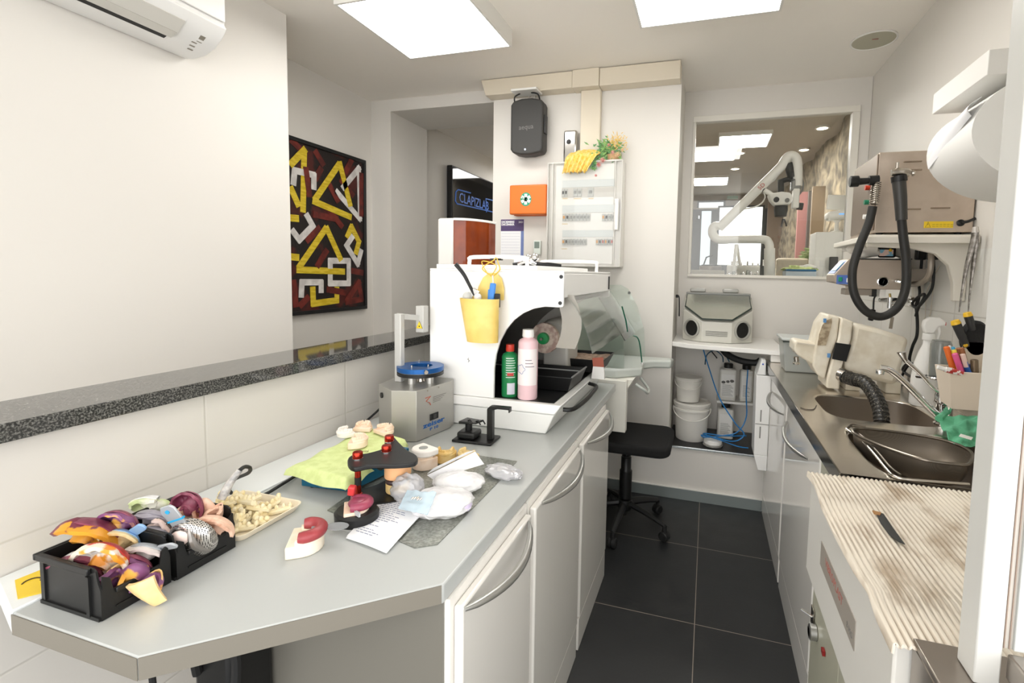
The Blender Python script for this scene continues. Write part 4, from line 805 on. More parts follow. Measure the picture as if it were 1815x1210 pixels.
MB().surf(lambda u, v: (A * (1 - u) + B * u) * (1 - v) + (D * (1 - u) + C_ * u) * v + Vector((0, 0, 0.004 * noise.noise(Vector((u * 5, v * 5, 1))))), 16, 16, 0.002).build('film', mat('pale_blue_film', '#cfe3ee', 0.15, alpha=0.6), t)
for k in range(6):
    c_ = (A + B + C_ + D) / 4 + Vector((-0.012 + 0.005 * k, -0.004 + 0.003 * (k % 3), 0.004))
    MB().cyl(c_, c_ + Vector((0.003, 0.004, 0.004)), 0.0022, 8).build('metal_part', M_steel, t)
# casts behind the articulator
c = pz(746, 832, ZT); c = (c.x, c.y + 0.01, ZT + ZM); t = cast('stacked white over beige cast with a grey metal disc, right of the articulator', c, math.radians(160), 0.068, 0.058, 0.034, PLP, teeth=False, name='stacked_cast')
MB(Mx((c[0], c[1], c[2] + 0.040), (0, 0, 160))).prism(dshape(0.074, 0.06), 0.0, 0.020).build('white_upper', PLW, t, bevel=0.004)
MB().lathe([(0, 0), (0.013, 0), (0.013, 0.0015), (0, 0.0015)], (c[0] + 0.002, c[1], c[2] + 0.0602), 24).build('metal_disc', mat('dull_disc', '#a6a8a4', 0.4, 0.5), t)
p = pz(783, 822, ZT); cast('ochre plaster cast behind the stacked white one', (p.x, p.y + 0.02, ZT + 0.0005), math.radians(200), 0.062, 0.052, 0.028, PLO)
p = pz(826, 818, ZT); cast('light ochre toothed cast, rightmost behind the folded paper', (p.x - 0.01, p.y + 0.02, ZT + 0.0005), math.radians(160), 0.064, 0.054, 0.016, mat('light_ochre', '#e8cf95', 0.75))
# ---- articulator
t = T('articulator', 'black dental articulator with three red knobs holding an orange and yellow cast', 'articulator', (-0.78, 1.04, ZT))
def blob2(pts, k=5): return catmull([Vector((x, y, 0)) for x, y in pts], k, True)
up = [tuple(pz(u, v, 0.998).xy) for u, v in ((616, 822), (628, 832), (660, 826), (700, 826), (736, 822), (739, 810), (722, 800), (707, 786), (695, 774), (682, 778), (680, 796), (650, 806), (622, 810))]
up = blob2([(x, y) for x, y in up], 3)
MB().prism([(p.x, p.y) for p in up], 0.991, 1.003).build('upper_frame', M_black, t, bevel=0.003, seg=3)
lo = blob2([(x + dx, y + dy) for (x, y), dx, dy in [((-0.862, 0.985), 0, 0), ((-0.80, 0.955), 0, 0), ((-0.735, 0.975), 0, 0), ((-0.70, 1.03), 0, 0), ((-0.73, 1.08), 0, 0), ((-0.77, 1.10), 0, 0), ((-0.80, 1.15), 0, 0), ((-0.825, 1.13), 0, 0), ((-0.832, 1.05), 0, 0)]], 4)
MB().prism([(p.x, p.y) for p in lo], ZT + 0.001, ZT + 0.013).build('lower_frame', M_black, t, bevel=0.003, seg=3)
RED = mat('red_anodised', '#b03223', 0.22, 0.85)
for k, (u, v) in enumerate(((634, 812), (685, 800), (690, 782))):
    q = pz(u, v, 1.003); MB().lathe([(0.0128, 0.0), (0.0128, 0.002)], (q.x, q.y, 1.003), 24).build('knob_washer', M_chrome, t)
    MB().lathe([(0.012, 0.002), (0.0125, 0.004), (0.0125, 0.014), (0.011, 0.017), (0.0, 0.0175)], (q.x, q.y, 1.003), 24).build('red_knob', RED, t, 'red anodised knob')
q = pz(634, 812, 1.003)
MB().cyl((q.x, q.y, ZT + 0.013), (q.x, q.y, 0.935), 0.0075, 16).build('red_pillar', RED, t)
MB().lathe([(0.0075, 0), (0.011, 0.002), (0.011, 0.010), (0.0075, 0.012)], (q.x, q.y, ZT + 0.012), 16).build('red_collar', RED, t)
MB().cyl((q.x, q.y, 0.935), (q.x, q.y, 0.955), 0.008, 16).build('black_sleeve', M_rub, t)
MB().cyl((q.x, q.y, 0.955), (q.x, q.y, 0.991), 0.0075, 16).build('red_pillar', RED, t)
q = pz(690, 782, 1.003); MB().cyl((q.x + 0.03, q.y - 0.03, ZT + 0.013), (q.x + 0.03, q.y - 0.03, 0.991), 0.008, 14).build('rear_pillar', M_black, t)
MB().cyl((-0.80, 1.06, ZT + 0.013), (-0.80, 1.06, 0.991), 0.0035, 12).build('steel_pin', M_chrome, t)
MB().lathe([(0, 0), (0.013, 0), (0.013, 0.02), (0, 0.02)], (-0.822, 1.07, 0.955), 18, RX(PI / 2)).build('dial', mat('dial_black', '#23211f', 0.3), t)
MB(Mx((-0.755, 1.03, ZT + 0.014), (0, 0, 200))).prism(dshape(0.056, 0.05), 0, 0.026).build('lower_cast', PLO, t, bevel=0.003)
MB(Mx((-0.755, 1.03, ZT + 0.045), (0, 0, 200))).tube([(0.022 * math.cos(a), 0.022 * math.sin(a), 0) for a in [PI * i / 10 for i in range(11)]], 0.0065, 8, k=2).build('bite_wax', mat('dark_bite', '#3c2a2a', 0.4), t)
MB(Mx((-0.755, 1.03, ZT + 0.052), (0, 0, 200))).prism(dshape(0.062, 0.054), 0, 0.044).build('upper_cast', mat('salmon_plaster', '#e3ae7e', 0.7), t, bevel=0.003)
# ---- pin drilling machine
TZ = 1.068
o8 = [(-1.118, 1.425), (-1.018, 1.362), (-0.935, 1.385), (-0.905, 1.555), (-0.915, 1.598), (-1.0, 1.603), (-1.09, 1.60), (-1.13, 1.55)]
t = T('pin_drill_machine', 'grey eight-sided pin drilling machine with blue ring plate and laser arm', 'drilling machine', (-1.01, 1.53, ZT))
MB().prism(o8, ZT + 0.002, TZ).build('housing', mat('grey_anodised', '#aeaca6', 0.35, 0.5, bump=0.02, bs=500), t, bevel=0.0015)
A, B = Vector((-1.018, 1.362, 0)), Vector((-0.935, 1.385, 0)); d = (B - A).normalized(); nr = Vector((d.y, -d.x, 0))
A, B = Vector((-0.935, 1.385, 0)), Vector((-0.905, 1.555, 0)); d = (B - A).normalized(); nr = Vector((d.y, -d.x, 0)); FS = 1.9
def onf(s, z, off=0.0008): return A + d * s * FS + nr * off + Vector((0, 0, z))
A0 = Vector((-1.118, 1.425, 0)); d0 = (Vector((-1.018, 1.362, 0)) - A0).normalized(); n0 = Vector((d0.y, -d0.x, 0))
# the face with the knob hole is the left one; brand face is the right one
A2, B2 = Vector((-0.935, 1.385, 0)), Vector((-0.905, 1.555, 0))
MB().text('zeiser', onf(0.045, 0.936), d, (0, 0, 1), 0.024, 0.0003, bold=0.0006, sx=FS).text('P 10', onf(0.045, 0.917), d, (0, 0, 1), 0.013, 0.0003, bold=0.0004, sx=FS).build('logo_text', mat('logo_blue2', '#1f5fa6', 0.4), t, sm=False)
sw = MB().add([], []); P = [onf(0.034, 0.948, 0), onf(0.056, 0.948, 0), onf(0.056, 0.971, 0), onf(0.034, 0.971, 0)]
s_ = MB().ext(P, nr * 0.003).build('power_switch', M_black, t, bevel=0.001)
MB().ext([onf(0.041, 0.953, 0.003), onf(0.049, 0.953, 0.003), onf(0.049, 0.966, 0.003), onf(0.041, 0.966, 0.003)], nr * 0.002).build('rocker', mat('rocker_grey', '#3c3c3c', 0.3), s_)
MB().tube([onf(0.022, 1.034), onf(0.036, 1.036), onf(0.024, 1.022), onf(0.033, 1.014), onf(0.036, 1.004)], 0.0012, 5).build('logo_mark', mat('logo_orange', '#c8502c', 0.4), t)
q = MB()
for k in range(4): q.ext([onf(0.042, 1.028 - 0.006 * k), onf(0.078 - 0.005 * k, 1.029 - 0.006 * k), onf(0.078 - 0.005 * k, 1.0305 - 0.006 * k), onf(0.042, 1.0295 - 0.006 * k)], nr * 0.0003)
q.build('print', mat('print_grey2', '#7a7874', 0.5), t)
for s0 in (0.028, 0.058): MB().lathe([(0, 0), (0.003, 0.0), (0.003, 0.001), (0, 0.0012)], onf(s0, 1.058, 0), 10, Matrix.Rotation(math.atan2(nr.y, nr.x), 4, 'Z') @ RY(PI / 2)).build('bolt', M_steel, t)
kc = A0 + d0 * 0.035 + n0 * 0.0 + Vector((0, 0, 1.035))
MB().lathe([(0, 0.0), (0.010, 0.0), (0.010, 0.005), (0, 0.006)], kc, 16, Matrix.Rotation(math.atan2(n0.y, n0.x), 4, 'Z') @ RY(PI / 2)).build('side_knob', M_black, t)
dc = Vector((-1.005, 1.515, 0))
for k in range(4):
    a = math.radians(-100 + 90 * k); MB().cyl((dc.x + 0.045 * math.cos(a), dc.y + 0.045 * math.sin(a), TZ), (dc.x + 0.045 * math.cos(a), dc.y + 0.045 * math.sin(a), TZ + 0.028), 0.013, 18).build('post', mat('post_alu', '#c7c6c2', 0.3, 0.7), t)
MB().lathe([(0, TZ + 0.002), (0.016, TZ + 0.002), (0.012, TZ + 0.02), (0.0, TZ + 0.022)], (dc.x, dc.y, 0), 16).build('chuck', M_steel, t)
def ring(z0, z1, ro, rimat, nm, inner=0.045):
    n = 40; P = [(dc.x + ro * math.cos(2 * PI * i / n), dc.y + ro * math.sin(2 * PI * i / n)) for i in range(n)]
    I = [(dc.x + inner * 1.0 * math.cos(2 * PI * i / n), dc.y + inner * (1.0 if math.sin(2 * PI * i / n) > 0 else 0.55) * math.sin(2 * PI * i / n)) for i in range(n)]
    vs = [(x, y, z0) for x, y in P] + [(x, y, z1) for x, y in P] + [(x, y, z1) for x, y in I] + [(x, y, z0) for x, y in I]
    fs = [(k * n + i, k * n + (i + 1) % n, ((k + 1) % 4) * n + (i + 1) % n, ((k + 1) % 4) * n + i) for k in range(4) for i in range(n)]
    return MB().add(vs, fs).build(nm, rimat, t, bevel=0.0012)
ring(TZ + 0.028, TZ + 0.040, 0.083, M_black, 'black_ring'); ring(TZ + 0.040, TZ + 0.043, 0.080, mat('rim_alu', '#b7b5b0', 0.3, 0.8), 'steel_ring', 0.05); ring(TZ + 0.043, TZ + 0.060, 0.084, mat('blue_anodised', '#1c5a9e', 0.3, 0.45), 'blue_ring', 0.042)
for dx, dy in ((0.0, -0.055), (0.045, -0.02), (-0.04, 0.05)): MB().cyl((dc.x + dx, dc.y + dy, TZ + 0.060), (dc.x + dx, dc.y + dy, TZ + 0.070), 0.0028, 8).build('pin', M_steel, t)
MB().cyl((dc.x + 0.060, dc.y - 0.060, TZ + 0.052), (dc.x + 0.068, dc.y - 0.068, TZ + 0.052), 0.007, 14).build('clamp_screw', M_steel, t)
AL = mat('arm_grey', '#bebdb9', 0.35, 0.2)
ax_, ay_ = -1.075, 1.487
MB().box(ax_ - 0.014, ax_ + 0.014, ay_ - 0.012, ay_ + 0.012, TZ, 1.318).build('laser_column', AL, t, bevel=0.003)
a1 = Vector((ax_, ay_, 1.30)); a2 = Vector((-1.028, 1.56, 1.296))
MB().tube([a1 + Vector((-0.01, 0, 0.01)), a2 + Vector((0, 0, 0.002))], 0.013, 4).build('laser_arm', AL, t)
MB().box(a2.x - 0.017, a2.x + 0.017, a2.y - 0.017, a2.y + 0.017, 1.245, 1.345).build('laser_head', AL, t, bevel=0.003)
yt = [a2 + Vector((-0.013, -0.018, -0.035)), a2 + Vector((0.013, -0.018, -0.035)), a2 + Vector((0, -0.018, -0.008))]
w_ = MB().ext(yt, (0, -0.001, 0)).build('warning_triangle', lab, t)
MB().tube([yt[0], yt[1], yt[2]], 0.0012, 5, closed=True).ell(a2 + Vector((0, -0.0185, -0.027)), (0.0035, 0.001, 0.0035), 8).build('triangle_outline', M_black, w_)
solo(MB().tube([(-1.13, 1.60, ZT + 0.17), (-1.15, 1.57, ZT + 0.13), (-1.175, 1.50, ZT + 0.06), (-1.20, 1.40, ZT + 0.010), (-1.205, 1.34, ZT + 0.0105)], 0.004, 8, k=6), 'power_cable', M_rub, 'black cable dropping behind the pin drilling machine to the worktop', 'cable')
# ---- black model stand
t = T('surveying_stand', 'small black metal stand with angled arm on the worktop before the polishing cabinet', 'stand', (-0.74, 1.47, ZT)); tf = L((-0.752, 1.475, ZT), math.radians(3))
MB(tf).box(-0.075, 0.070, -0.045, 0.045, 0.001, 0.010).build('base', M_black, t, bevel=0.003)
MB(tf).box(-0.062, 0.005, -0.035, 0.030, 0.010, 0.035).build('block', M_black, t, bevel=0.008, seg=3)
MB(tf).cyl((-0.032, 0, 0.035), (-0.032, 0, 0.060), 0.012, 14).build('neck', M_black, t)
MB(tf).hexa([(-0.062, -0.02, 0.058), (0.006, -0.024, 0.064), (0.02, 0.006, 0.066), (-0.05, 0.025, 0.060)], [(-0.062, -0.02, 0.068), (0.006, -0.024, 0.070), (0.02, 0.006, 0.072), (-0.05, 0.025, 0.070)]).build('model_table', mat('worn_black', '#20201f', 0.35, col2='#6a6560', ns=120, lo=0.6, hi=0.7), t, bevel=0.002)
for k, (a_, b_) in enumerate(((-0.03, -0.01), (0.0, -0.012), (0.012, 0.0))): MB(tf).tube([(a_, b_, 0.070), (a_ + 0.012, b_ - 0.008, 0.076), (a_ + 0.02, b_ - 0.006, 0.062)], 0.0025, 6).build('clamp_finger', M_black, t)
MB(tf).box(0.040, 0.060, -0.012, 0.012, 0.010, 0.118).build('column', M_black, t, bevel=0.002)
MB(tf).ext([(0.040, -0.012, 0.118), (0.060, -0.012, 0.114), (0.078, -0.012, 0.120), (0.118, -0.012, 0.120), (0.118, -0.012, 0.110), (0.122, -0.012, 0.110), (0.122, -0.012, 0.128), (0.060, -0.012, 0.128), (0.050, -0.012, 0.127)], (0, 0.024, 0)).build('arm', M_black, t, bevel=0.002)
# ================================================================ BACK WALL AND PASSAGE
YB = 3.165
def wallbox(mb, x0, x1, z0, z1, d, y=YB): return mb.box(x0, x1, y - d, y - 0.0005, z0, z1)
# cable trunking under the ceiling
M_tr = mat('trunking_cream', '#ddd3c0', 0.45)
t = T('cable_trunking', 'cream cable trunking along the ceiling with a vertical branch', 'trunking', (-0.9, YB - 0.05, 2.28))
MB().hexa([(-1.52, YB - 0.10, 2.68), (-0.902, YB - 0.10, 2.68), (-0.902, YB - 0.0005, 2.68), (-1.52, YB - 0.0005, 2.68)], [(-1.555, YB - 0.10, 2.785), (-0.902, YB - 0.10, 2.785), (-0.902, YB - 0.0005, 2.785), (-1.555, YB - 0.0005, 2.785)]).build('left_run', M_tr, t, bevel=0.004)
MB().box(-0.72, -0.215, YB - 0.10, YB - 0.0005, 2.675, 2.785).build('right_run', M_tr, t, bevel=0.004)
MB().box(-0.90, -0.722, YB - 0.106, YB - 0.0005, 2.676, 2.788).build('joint_cover', M_tr, t, bevel=0.003)
MB().box(-0.855, -0.722, YB - 0.045, YB - 0.0005, 2.205, 2.676).build('vertical_duct', M_tr, t, bevel=0.004)
# speaker
t = T('wall_speaker', 'dark grey loudspeaker hanging high on the back wall under the trunking', 'speaker', (-1.20, YB, 2.26))
spk = [(-1.318, 2.30), (-1.30, 2.275), (-1.24, 2.262), (-1.17, 2.262), (-1.10, 2.275), (-1.088, 2.30), (-1.088, 2.585), (-1.10, 2.612), (-1.17, 2.628), (-1.24, 2.628), (-1.30, 2.615), (-1.318, 2.59)]
MB().ext([(x, YB - 0.13, z) for x, z in spk], (0, 0.10, 0)).build('cabinet', mat('speaker_grey', '#3a3937', 0.55, bump=0.3, bs=600), t, bevel=0.012, seg=3)
MB().text('aequa', (-1.205, YB - 0.1315, 2.44), (1, 0.0, 0.04), (0, 0, 1), 0.045, 0.0004).build('logo_text', mat('logo_grey', '#777572', 0.5), t, sm=False)
MB().ell((-1.21, YB - 0.131, 2.295), 0.006, 10).build('led', mat('led_blue', '#cfdcf2', 0.3, emit=1.5), t)
MB().box(-1.088, -1.078, YB - 0.11, YB - 0.06, 2.40, 2.52).build('side_clip', M_black, t, bevel=0.003)
MB().box(-1.215, -1.155, YB - 0.03, YB - 0.0005, 2.38, 2.50).build('wall_bracket', mat('bracket_grey', '#b6b1a8', 0.5), t)
t = T('speaker_plate', 'white plate with cables and pale straps above the dark grey loudspeaker', 'cable plate', (-1.2, YB, 2.66))
MB().box(-1.30, -1.12, YB - 0.175, YB - 0.06, 2.664, 2.678).build('plate', M_white, t, bevel=0.002)
for P in ([(-1.255, YB - 0.12, 2.664), (-1.29, YB - 0.13, 2.64), (-1.295, YB - 0.11, 2.60)], [(-1.175, YB - 0.12, 2.664), (-1.125, YB - 0.13, 2.645), (-1.115, YB - 0.11, 2.60)]): MB().tube(P, 0.005, 8, k=5).build('cable', M_rub, t)
for x in (-1.225, -1.20, -1.185): MB().box(x, x + 0.010, YB - 0.05, YB - 0.045, 2.50, 2.68).build('strap', mat('bracket_grey', '#b6b1a8', 0.5), t)
# emergency lamp / chrome dispenser
t = T('chrome_dispenser', 'narrow polished chrome box on the back wall behind the yellow flowers', 'dispenser', (-0.92, YB, 2.16))
MB().box(-0.962, -0.872, YB - 0.07, YB - 0.0005, 2.15, 2.42).build('case', mat('soft_chrome', '#c9c7c4', 0.12, 1.0, bump=0.3, bs=12), t, bevel=0.012)
MB().lathe([(0, 0), (0.016, 0), (0.014, 0.004), (0, 0.005)], (-0.925, YB - 0.0705, 2.345), 18, RX(PI / 2)).build('lens', M_black, t)
# electric panel
t = T('distribution_board', 'large white electric distribution panel with three rows of breakers and clear door', 'electric panel', (-0.80, YB, 1.53))
ex0, ex1, ez0, ez1 = -1.052, -0.547, 1.52, 2.205
M_ep = mat('panel_grey_white', '#e3e0d9', 0.35)
MB().box(ex0, ex1, YB - 0.10, YB - 0.0005, ez0, ez1).build('housing', M_ep, t, bevel=0.01, seg=3)
MB().box(ex0 + 0.055, ex1 - 0.055, YB - 0.108, YB - 0.1005, ez0 + 0.02, ez1 - 0.02).build('inner_cover', mat('cover_white', '#eceae4', 0.4), t, bevel=0.003)
def ebx(u0, v0, u1, v1, y0, y1):
    a = py(u0, v0, y1); b = py(u1, v1, y1); return MB().box(a.x, b.x, y0, y1, b.z, a.z)
for (u0, v0, u1, v1) in ((997, 320, 1089, 330), (997, 364, 1089, 376), (997, 408, 1088, 420)): ebx(u0, v0, u1, v1, YB - 0.112, YB - 0.1085).build('label_strip', mat('strip_grey', '#d3d8d6', 0.4), t, bevel=0.001)
ebx(996, 334, 1089, 348, YB - 0.111, YB - 0.1085).build('blank_strip', mat('blank_grey', '#c9c6be', 0.5), t)
M_brk = mat('breaker_grey', '#b9bbb6', 0.4)
def breakers(u0, u1, v0, v1, n, kinds):
    a = py(u0, v0, YB - 0.115); b = py(u1, v1, YB - 0.115); w = (b.x - a.x) / n
    for i in range(n):
        x0 = a.x + i * w; bo = MB().box(x0 + 0.0007, x0 + w - 0.0007, YB - 0.117, YB - 0.109, b.z, a.z).build('breaker', M_brk, t, bevel=0.001)
        km, kc = kinds[i % len(kinds)]
        MB().box(x0 + w * 0.25, x0 + w * 0.75, YB - 0.123, YB - 0.117, (a.z + b.z) / 2 - 0.008, (a.z + b.z) / 2 + 0.010).build('toggle', km, bo)
K0 = (M_black, 0); K1 = (mat('toggle_grey', '#8d8f8c', 0.4), 0); K2 = (mat('toggle_orange', '#d99a3d', 0.4), 0); K3 = (mat('toggle_red', '#b8473d', 0.4), 0)
breakers(996, 1006, 335, 348, 2, (K0,)); breakers(1016, 1031, 334, 348, 2, (K1,)); breakers(1042, 1052, 333, 348, 1, (K1,))
breakers(997, 1046, 379, 391, 8, (K2, K0, K1, K1, K1, K1, K1, K1)); breakers(1067, 1089, 379, 391, 4, (K2, K0, K1, K1))
breakers(996, 1040, 423, 434, 8, (K2, K0, K1, K1, K1, K1, K1, K1)); breakers(1056, 1087, 423, 434, 6, (K2, K0, K3))
for (u0, u1, v) in ((997, 1006, 351), (1017, 1030, 351), (1043, 1052, 351), (996, 1006, 396), (995, 1005, 440)): ebx(u0, v, u1, v + 1.6, YB - 0.110, YB - 0.1085).build('tag', mat('tag_tan', '#dcc9a2', 0.6), t)
MB().box(ex0 + 0.002, ex1 - 0.002, YB - 0.128, YB - 0.125, ez0 + 0.004, ez1 - 0.004).build('clear_door', thin('clear_door', '#ffffff', 0.03, 0.02, 0.05, '#f4f3ef'), t, 'clear plastic door')
for x in (ex0 + 0.002, ex0 + 0.035, ex1 - 0.05, ex1 - 0.008): MB().box(x, x + 0.006, YB - 0.127, YB - 0.1, ez0 + 0.004, ez1 - 0.004).build('door_rib', M_ep, t, bevel=0.001)
for z in (ez0 + 0.002, ez1 - 0.012): MB().box(ex0 + 0.008, ex1 - 0.008, YB - 0.1245, YB - 0.1, z, z + 0.01).build('door_rib', M_ep, t, bevel=0.001)
MB().box(ex1 - 0.044, ex1 - 0.018, YB - 0.142, YB - 0.128, 1.755, 1.955).build('door_handle', M_white, t, bevel=0.007, seg=3)
# first-aid case
t = T('first_aid_case', 'bright orange first aid case on the back wall with green and white star emblem', 'first aid case', (-1.22, YB, 1.86))
ORG = mat('orange_plastic', '#e8782f', 0.35)
a, b = py(903, 328, YB - 0.10), py(968, 379, YB - 0.10)
MB().box(a.x, b.x, YB - 0.10, YB - 0.055, b.z, a.z).build('lid', ORG, t, bevel=0.01, seg=3)
MB().box(a.x + 0.01, b.x + 0.02, YB - 0.054, YB - 0.0005, b.z - 0.004, a.z - 0.004).build('shell', mat('orange_plastic_dark', '#d9651f', 0.35), t, bevel=0.01, seg=3)
MB().box(b.x, b.x + 0.012, YB - 0.075, YB - 0.045, (a.z + b.z) / 2 - 0.03, (a.z + b.z) / 2 + 0.03).build('latch', ORG, t, bevel=0.003)
ce = py(932, 353, YB - 0.101)
MB().lathe([(0, 0), (0.040, 0), (0.040, 0.001), (0, 0.0012)], ce, 32, RX(PI / 2), sy=1.15).build('emblem_disc', mat('emblem_green', '#2f9a78', 0.4), t)
sv = MB()
for k in range(3): sv.obox(ce + Vector((0, -0.0018, 0)), (0.020, 0.0008, 0.072), (0, k * PI / 3, 0))
sv.build('emblem_star', mat('emblem_white', '#eef3ef', 0.4), t, sm=False)
MB().text('812', ce + Vector((-0.008, -0.0028, 0.004)), (1, 0, 0), (0, 0, 1), 0.03, 0.0003).build('emblem_text', mat('emblem_green', '#2f9a78', 0.4), t, sm=False)
# calendar
a, b = py(888, 389, YB - 0.004), py(928, 442, YB - 0.004)
t = T('wall_calendar', 'small purple and white December calendar below the orange first aid case', 'calendar', ((a.x + b.x) / 2, YB - 0.004, b.z - 0.03))
MB().box(a.x, b.x, YB - 0.004, YB - 0.0005, b.z - 0.05, a.z).build('sheet', PAP, t, sm=False)
zt_ = a.z; w = b.x - a.x
MB().box(a.x, b.x, YB - 0.0047, YB - 0.004, zt_ - 0.082, zt_).build('purple_header', mat('calendar_purple', '#54436e', 0.5), t, sm=False)
MB().box(b.x - 0.022, b.x, YB - 0.0047, YB - 0.004, b.z - 0.05, zt_ - 0.082).build('side_strip', mat('calendar_blue', '#6f7fb0', 0.5), t, sm=False)
q = MB(); q.text('DICIEMBRE', (a.x + 0.005, YB - 0.005, zt_ - 0.018), (1, 0, 0), (0, 0, 1), 0.020, 0.0003, 'LEFT', bold=0.0008); q.text('DECEMBER', (a.x + 0.005, YB - 0.005, zt_ - 0.036), (1, 0, 0), (0, 0, 1), 0.020, 0.0003, 'LEFT', bold=0.0008); q.text('2021', (b.x - 0.005, YB - 0.005, zt_ - 0.020), (1, 0, 0), (0, 0, 1), 0.018, 0.0003, 'RIGHT')
q.build('header_text', PAP, t, sm=False)
q = MB()
for k in range(8): q.box(a.x + 0.006, b.x - 0.03, YB - 0.0046, YB - 0.004, zt_ - 0.10 - 0.02 * k, zt_ - 0.0990 - 0.02 * k)
q.build('rules', mat('print_blue_grey', '#8b8fa6', 0.7), t, sm=False)
# small phone
t = T('small_controller', 'small pale remote controller standing on the wall right of the calendar', 'remote control', (-1.15, YB, 1.62))
MB().box(-1.182, -1.128, YB - 0.022, YB - 0.0005, 1.60, 1.70).build('body', mat('controller_pale', '#dfe6df', 0.4), t, bevel=0.006)
MB().box(-1.173, -1.137, YB - 0.0235, YB - 0.022, 1.645, 1.69).build('screen', mat('lcd_grey', '#7e8c84', 0.3), t)
# flowers and yellow fabric on top of the panel
t = T('flower_basket', 'small basket of artificial flowers on the right of the electric panel top', 'flowers', (-0.62, 3.10, 2.206))
BK = mat('wicker', '#c9a37a', 0.8, bump=0.8, bs=200)
MB().lathe([(0.0, 0.0), (0.040, 0.0), (0.052, 0.035), (0.048, 0.035), (0.0, 0.02)], (-0.62, 3.098, 2.2065), 20).build('basket', BK, t)
LF = mat('leaf_green', '#5e9460', 0.6, col2='#8db56c', ns=30); rr = random.Random(11)
lf = MB(); yf = MB()
def leafquad(mb, p, d, L_, w):
    d = d.normalized(); s_ = d.cross(Vector((0.3, -1, 0.2))).normalized() * w
    mb.add([p, p + d * L_ * 0.5 + s_, p + d * L_, p + d * L_ * 0.5 - s_, p + d * L_ * 0.5 + Vector((0, -w * 0.6, 0))], [(0, 1, 4), (1, 2, 4), (2, 3, 4), (3, 0, 4)])
for i in range(230):
    c_ = Vector((-0.66 + rr.gauss(0, 0.045), 3.07 + rr.gauss(0, 0.018), 2.265 + rr.gauss(0, 0.03)))
    if c_.x < -0.70: c_.z -= 0.05 * (-0.70 - c_.x) / 0.05
    leafquad(lf, c_, Vector((rr.uniform(-1, 1), rr.uniform(-0.6, 0.2), rr.uniform(-0.8, 1))), rr.uniform(0.02, 0.045), 0.006)
for i in range(60):
    c_ = Vector((-0.735 + 0.006 * rr.gauss(0, 1), 3.035 + rr.gauss(0, 0.004), 2.25 - 0.10 * rr.random())); leafquad(lf, c_, Vector((rr.uniform(-1, 1), rr.uniform(-0.5, 0), rr.uniform(-1, 0.2))), 0.022, 0.005)
lf.build('foliage', LF, t, sm=False)
YF = mat('sprig_yellow', '#e8c572', 0.6)
for i in range(160):
    c_ = Vector((-0.60 + rr.gauss(0, 0.03), 3.07 + rr.gauss(0, 0.02), 2.305 + rr.gauss(0, 0.025))); leafquad(yf, c_, Vector((rr.uniform(-1, 1), rr.uniform(-0.6, 0.2), rr.uniform(0, 1))), rr.uniform(0.012, 0.03), 0.003)
yf.build('yellow_sprigs', YF, t, sm=False)
def rose(c, r, m):
    mb = MB()
    for k in range(9):
        a = k * 2.4; q = 0.25 + 0.75 * k / 9
        mb.surf(lambda u, v, a=a, q=q: Vector(c) + Vector((r * q * math.cos(a + (u - 0.5) * 2.0), -r * 0.6 * (1 - q) - r * 0.5 * v * (1 - q * 0.5), r * q * math.sin(a + (u - 0.5) * 2.0))) * 1.0, 5, 2, 0.0012)
    mb.ell(c, (r * 0.45, r * 0.5, r * 0.45), 10); mb.build('rose', m, t, ang=80)
PKR = mat('rose_pink', '#dd8c86', 0.6, col2='#efb9ad', ns=40); CRR = mat('rose_cream', '#efcfa8', 0.6)
for (u, v, m_, r_) in ((1068, 284, PKR, 0.020), (1061, 292, PKR, 0.018), (1095, 274, CRR, 0.020), (1086, 270, PKR, 0.015), (1079, 257, PKR, 0.012), (1103, 266, CRR, 0.014), (1056, 311, PKR, 0.010)):
    rose(py(u, v, 3.035), r_, m_)
t = T('yellow_fabric', 'bunched yellow net fabric hanging over the top of the electric panel', 'fabric', (-0.83, 3.06, 2.19))
YN = mat('yellow_net', '#ecc453', 0.8, col2='#f2d98a', ns=60, bump=0.6, bs=150)
def yn(u, v):
    x = -0.93 + 0.22 * u * (1 - 0.25 * v) ; zz = 2.262 - 0.135 * v + 0.02 * math.sin(u * 3) * (1 - v)
    return (x - 0.012 + 0.03 * (1 - v) , 3.036 - 0.022 * (1 - (v - 0.4) ** 2) + 0.010 * math.sin(u * 40 + v * 3) * (0.3 + v) - (0.0 if v > 0.3 else -0.06 * (0.3 - v) / 0.3), zz + 0.006 * noise.noise(Vector((u * 12, v * 3, 0))) - 0.02 * (noise.noise(Vector((u * 15, 5, 0))) * v))
MB().surf(yn, 60, 14, 0.0015).build('net', YN, t, ang=80)
MB().ell((-0.86, 3.085, 2.232), (0.07, 0.025, 0.022), 18, nz=0.5, ns=40).build('knot', YN, t)
# ---- passage: television, light
xt = -2.497
def tvp(u, v): return px(u, v, xt + 0.06)
A, D = tvp(801, 292), tvp(803, 411); B = tvp(873, 320)
ang_y1 = A.y + 1.25
t = T('television', 'large black television on the passage wall showing a blue outlined logo', 'television', (xt + 0.03, A.y + 0.6, D.z))
z0_, z1_ = D.z, A.z
MB().box(xt + 0.004, xt + 0.06, A.y, ang_y1, z0_ + 0.02, z1_).build('housing', M_black, t, bevel=0.006)
MB().box(xt + 0.060, xt + 0.062, A.y + 0.012, ang_y1 - 0.012, z0_ + 0.04, z1_ - 0.012).build('screen', mat('tv_screen', '#141518', 0.05), t)
LG = mat('logo_screen_blue', '#3f5f9d', 0.5, emit=0.35)
xs_ = xt + 0.0635
def yz(u, v): p = px(u, v, xs_); return p
lg = MB(); P = [yz(*k) for k in ((834, 342), (812, 336), (808, 340), (807, 356), (810, 361), (845, 369), (875, 376))]
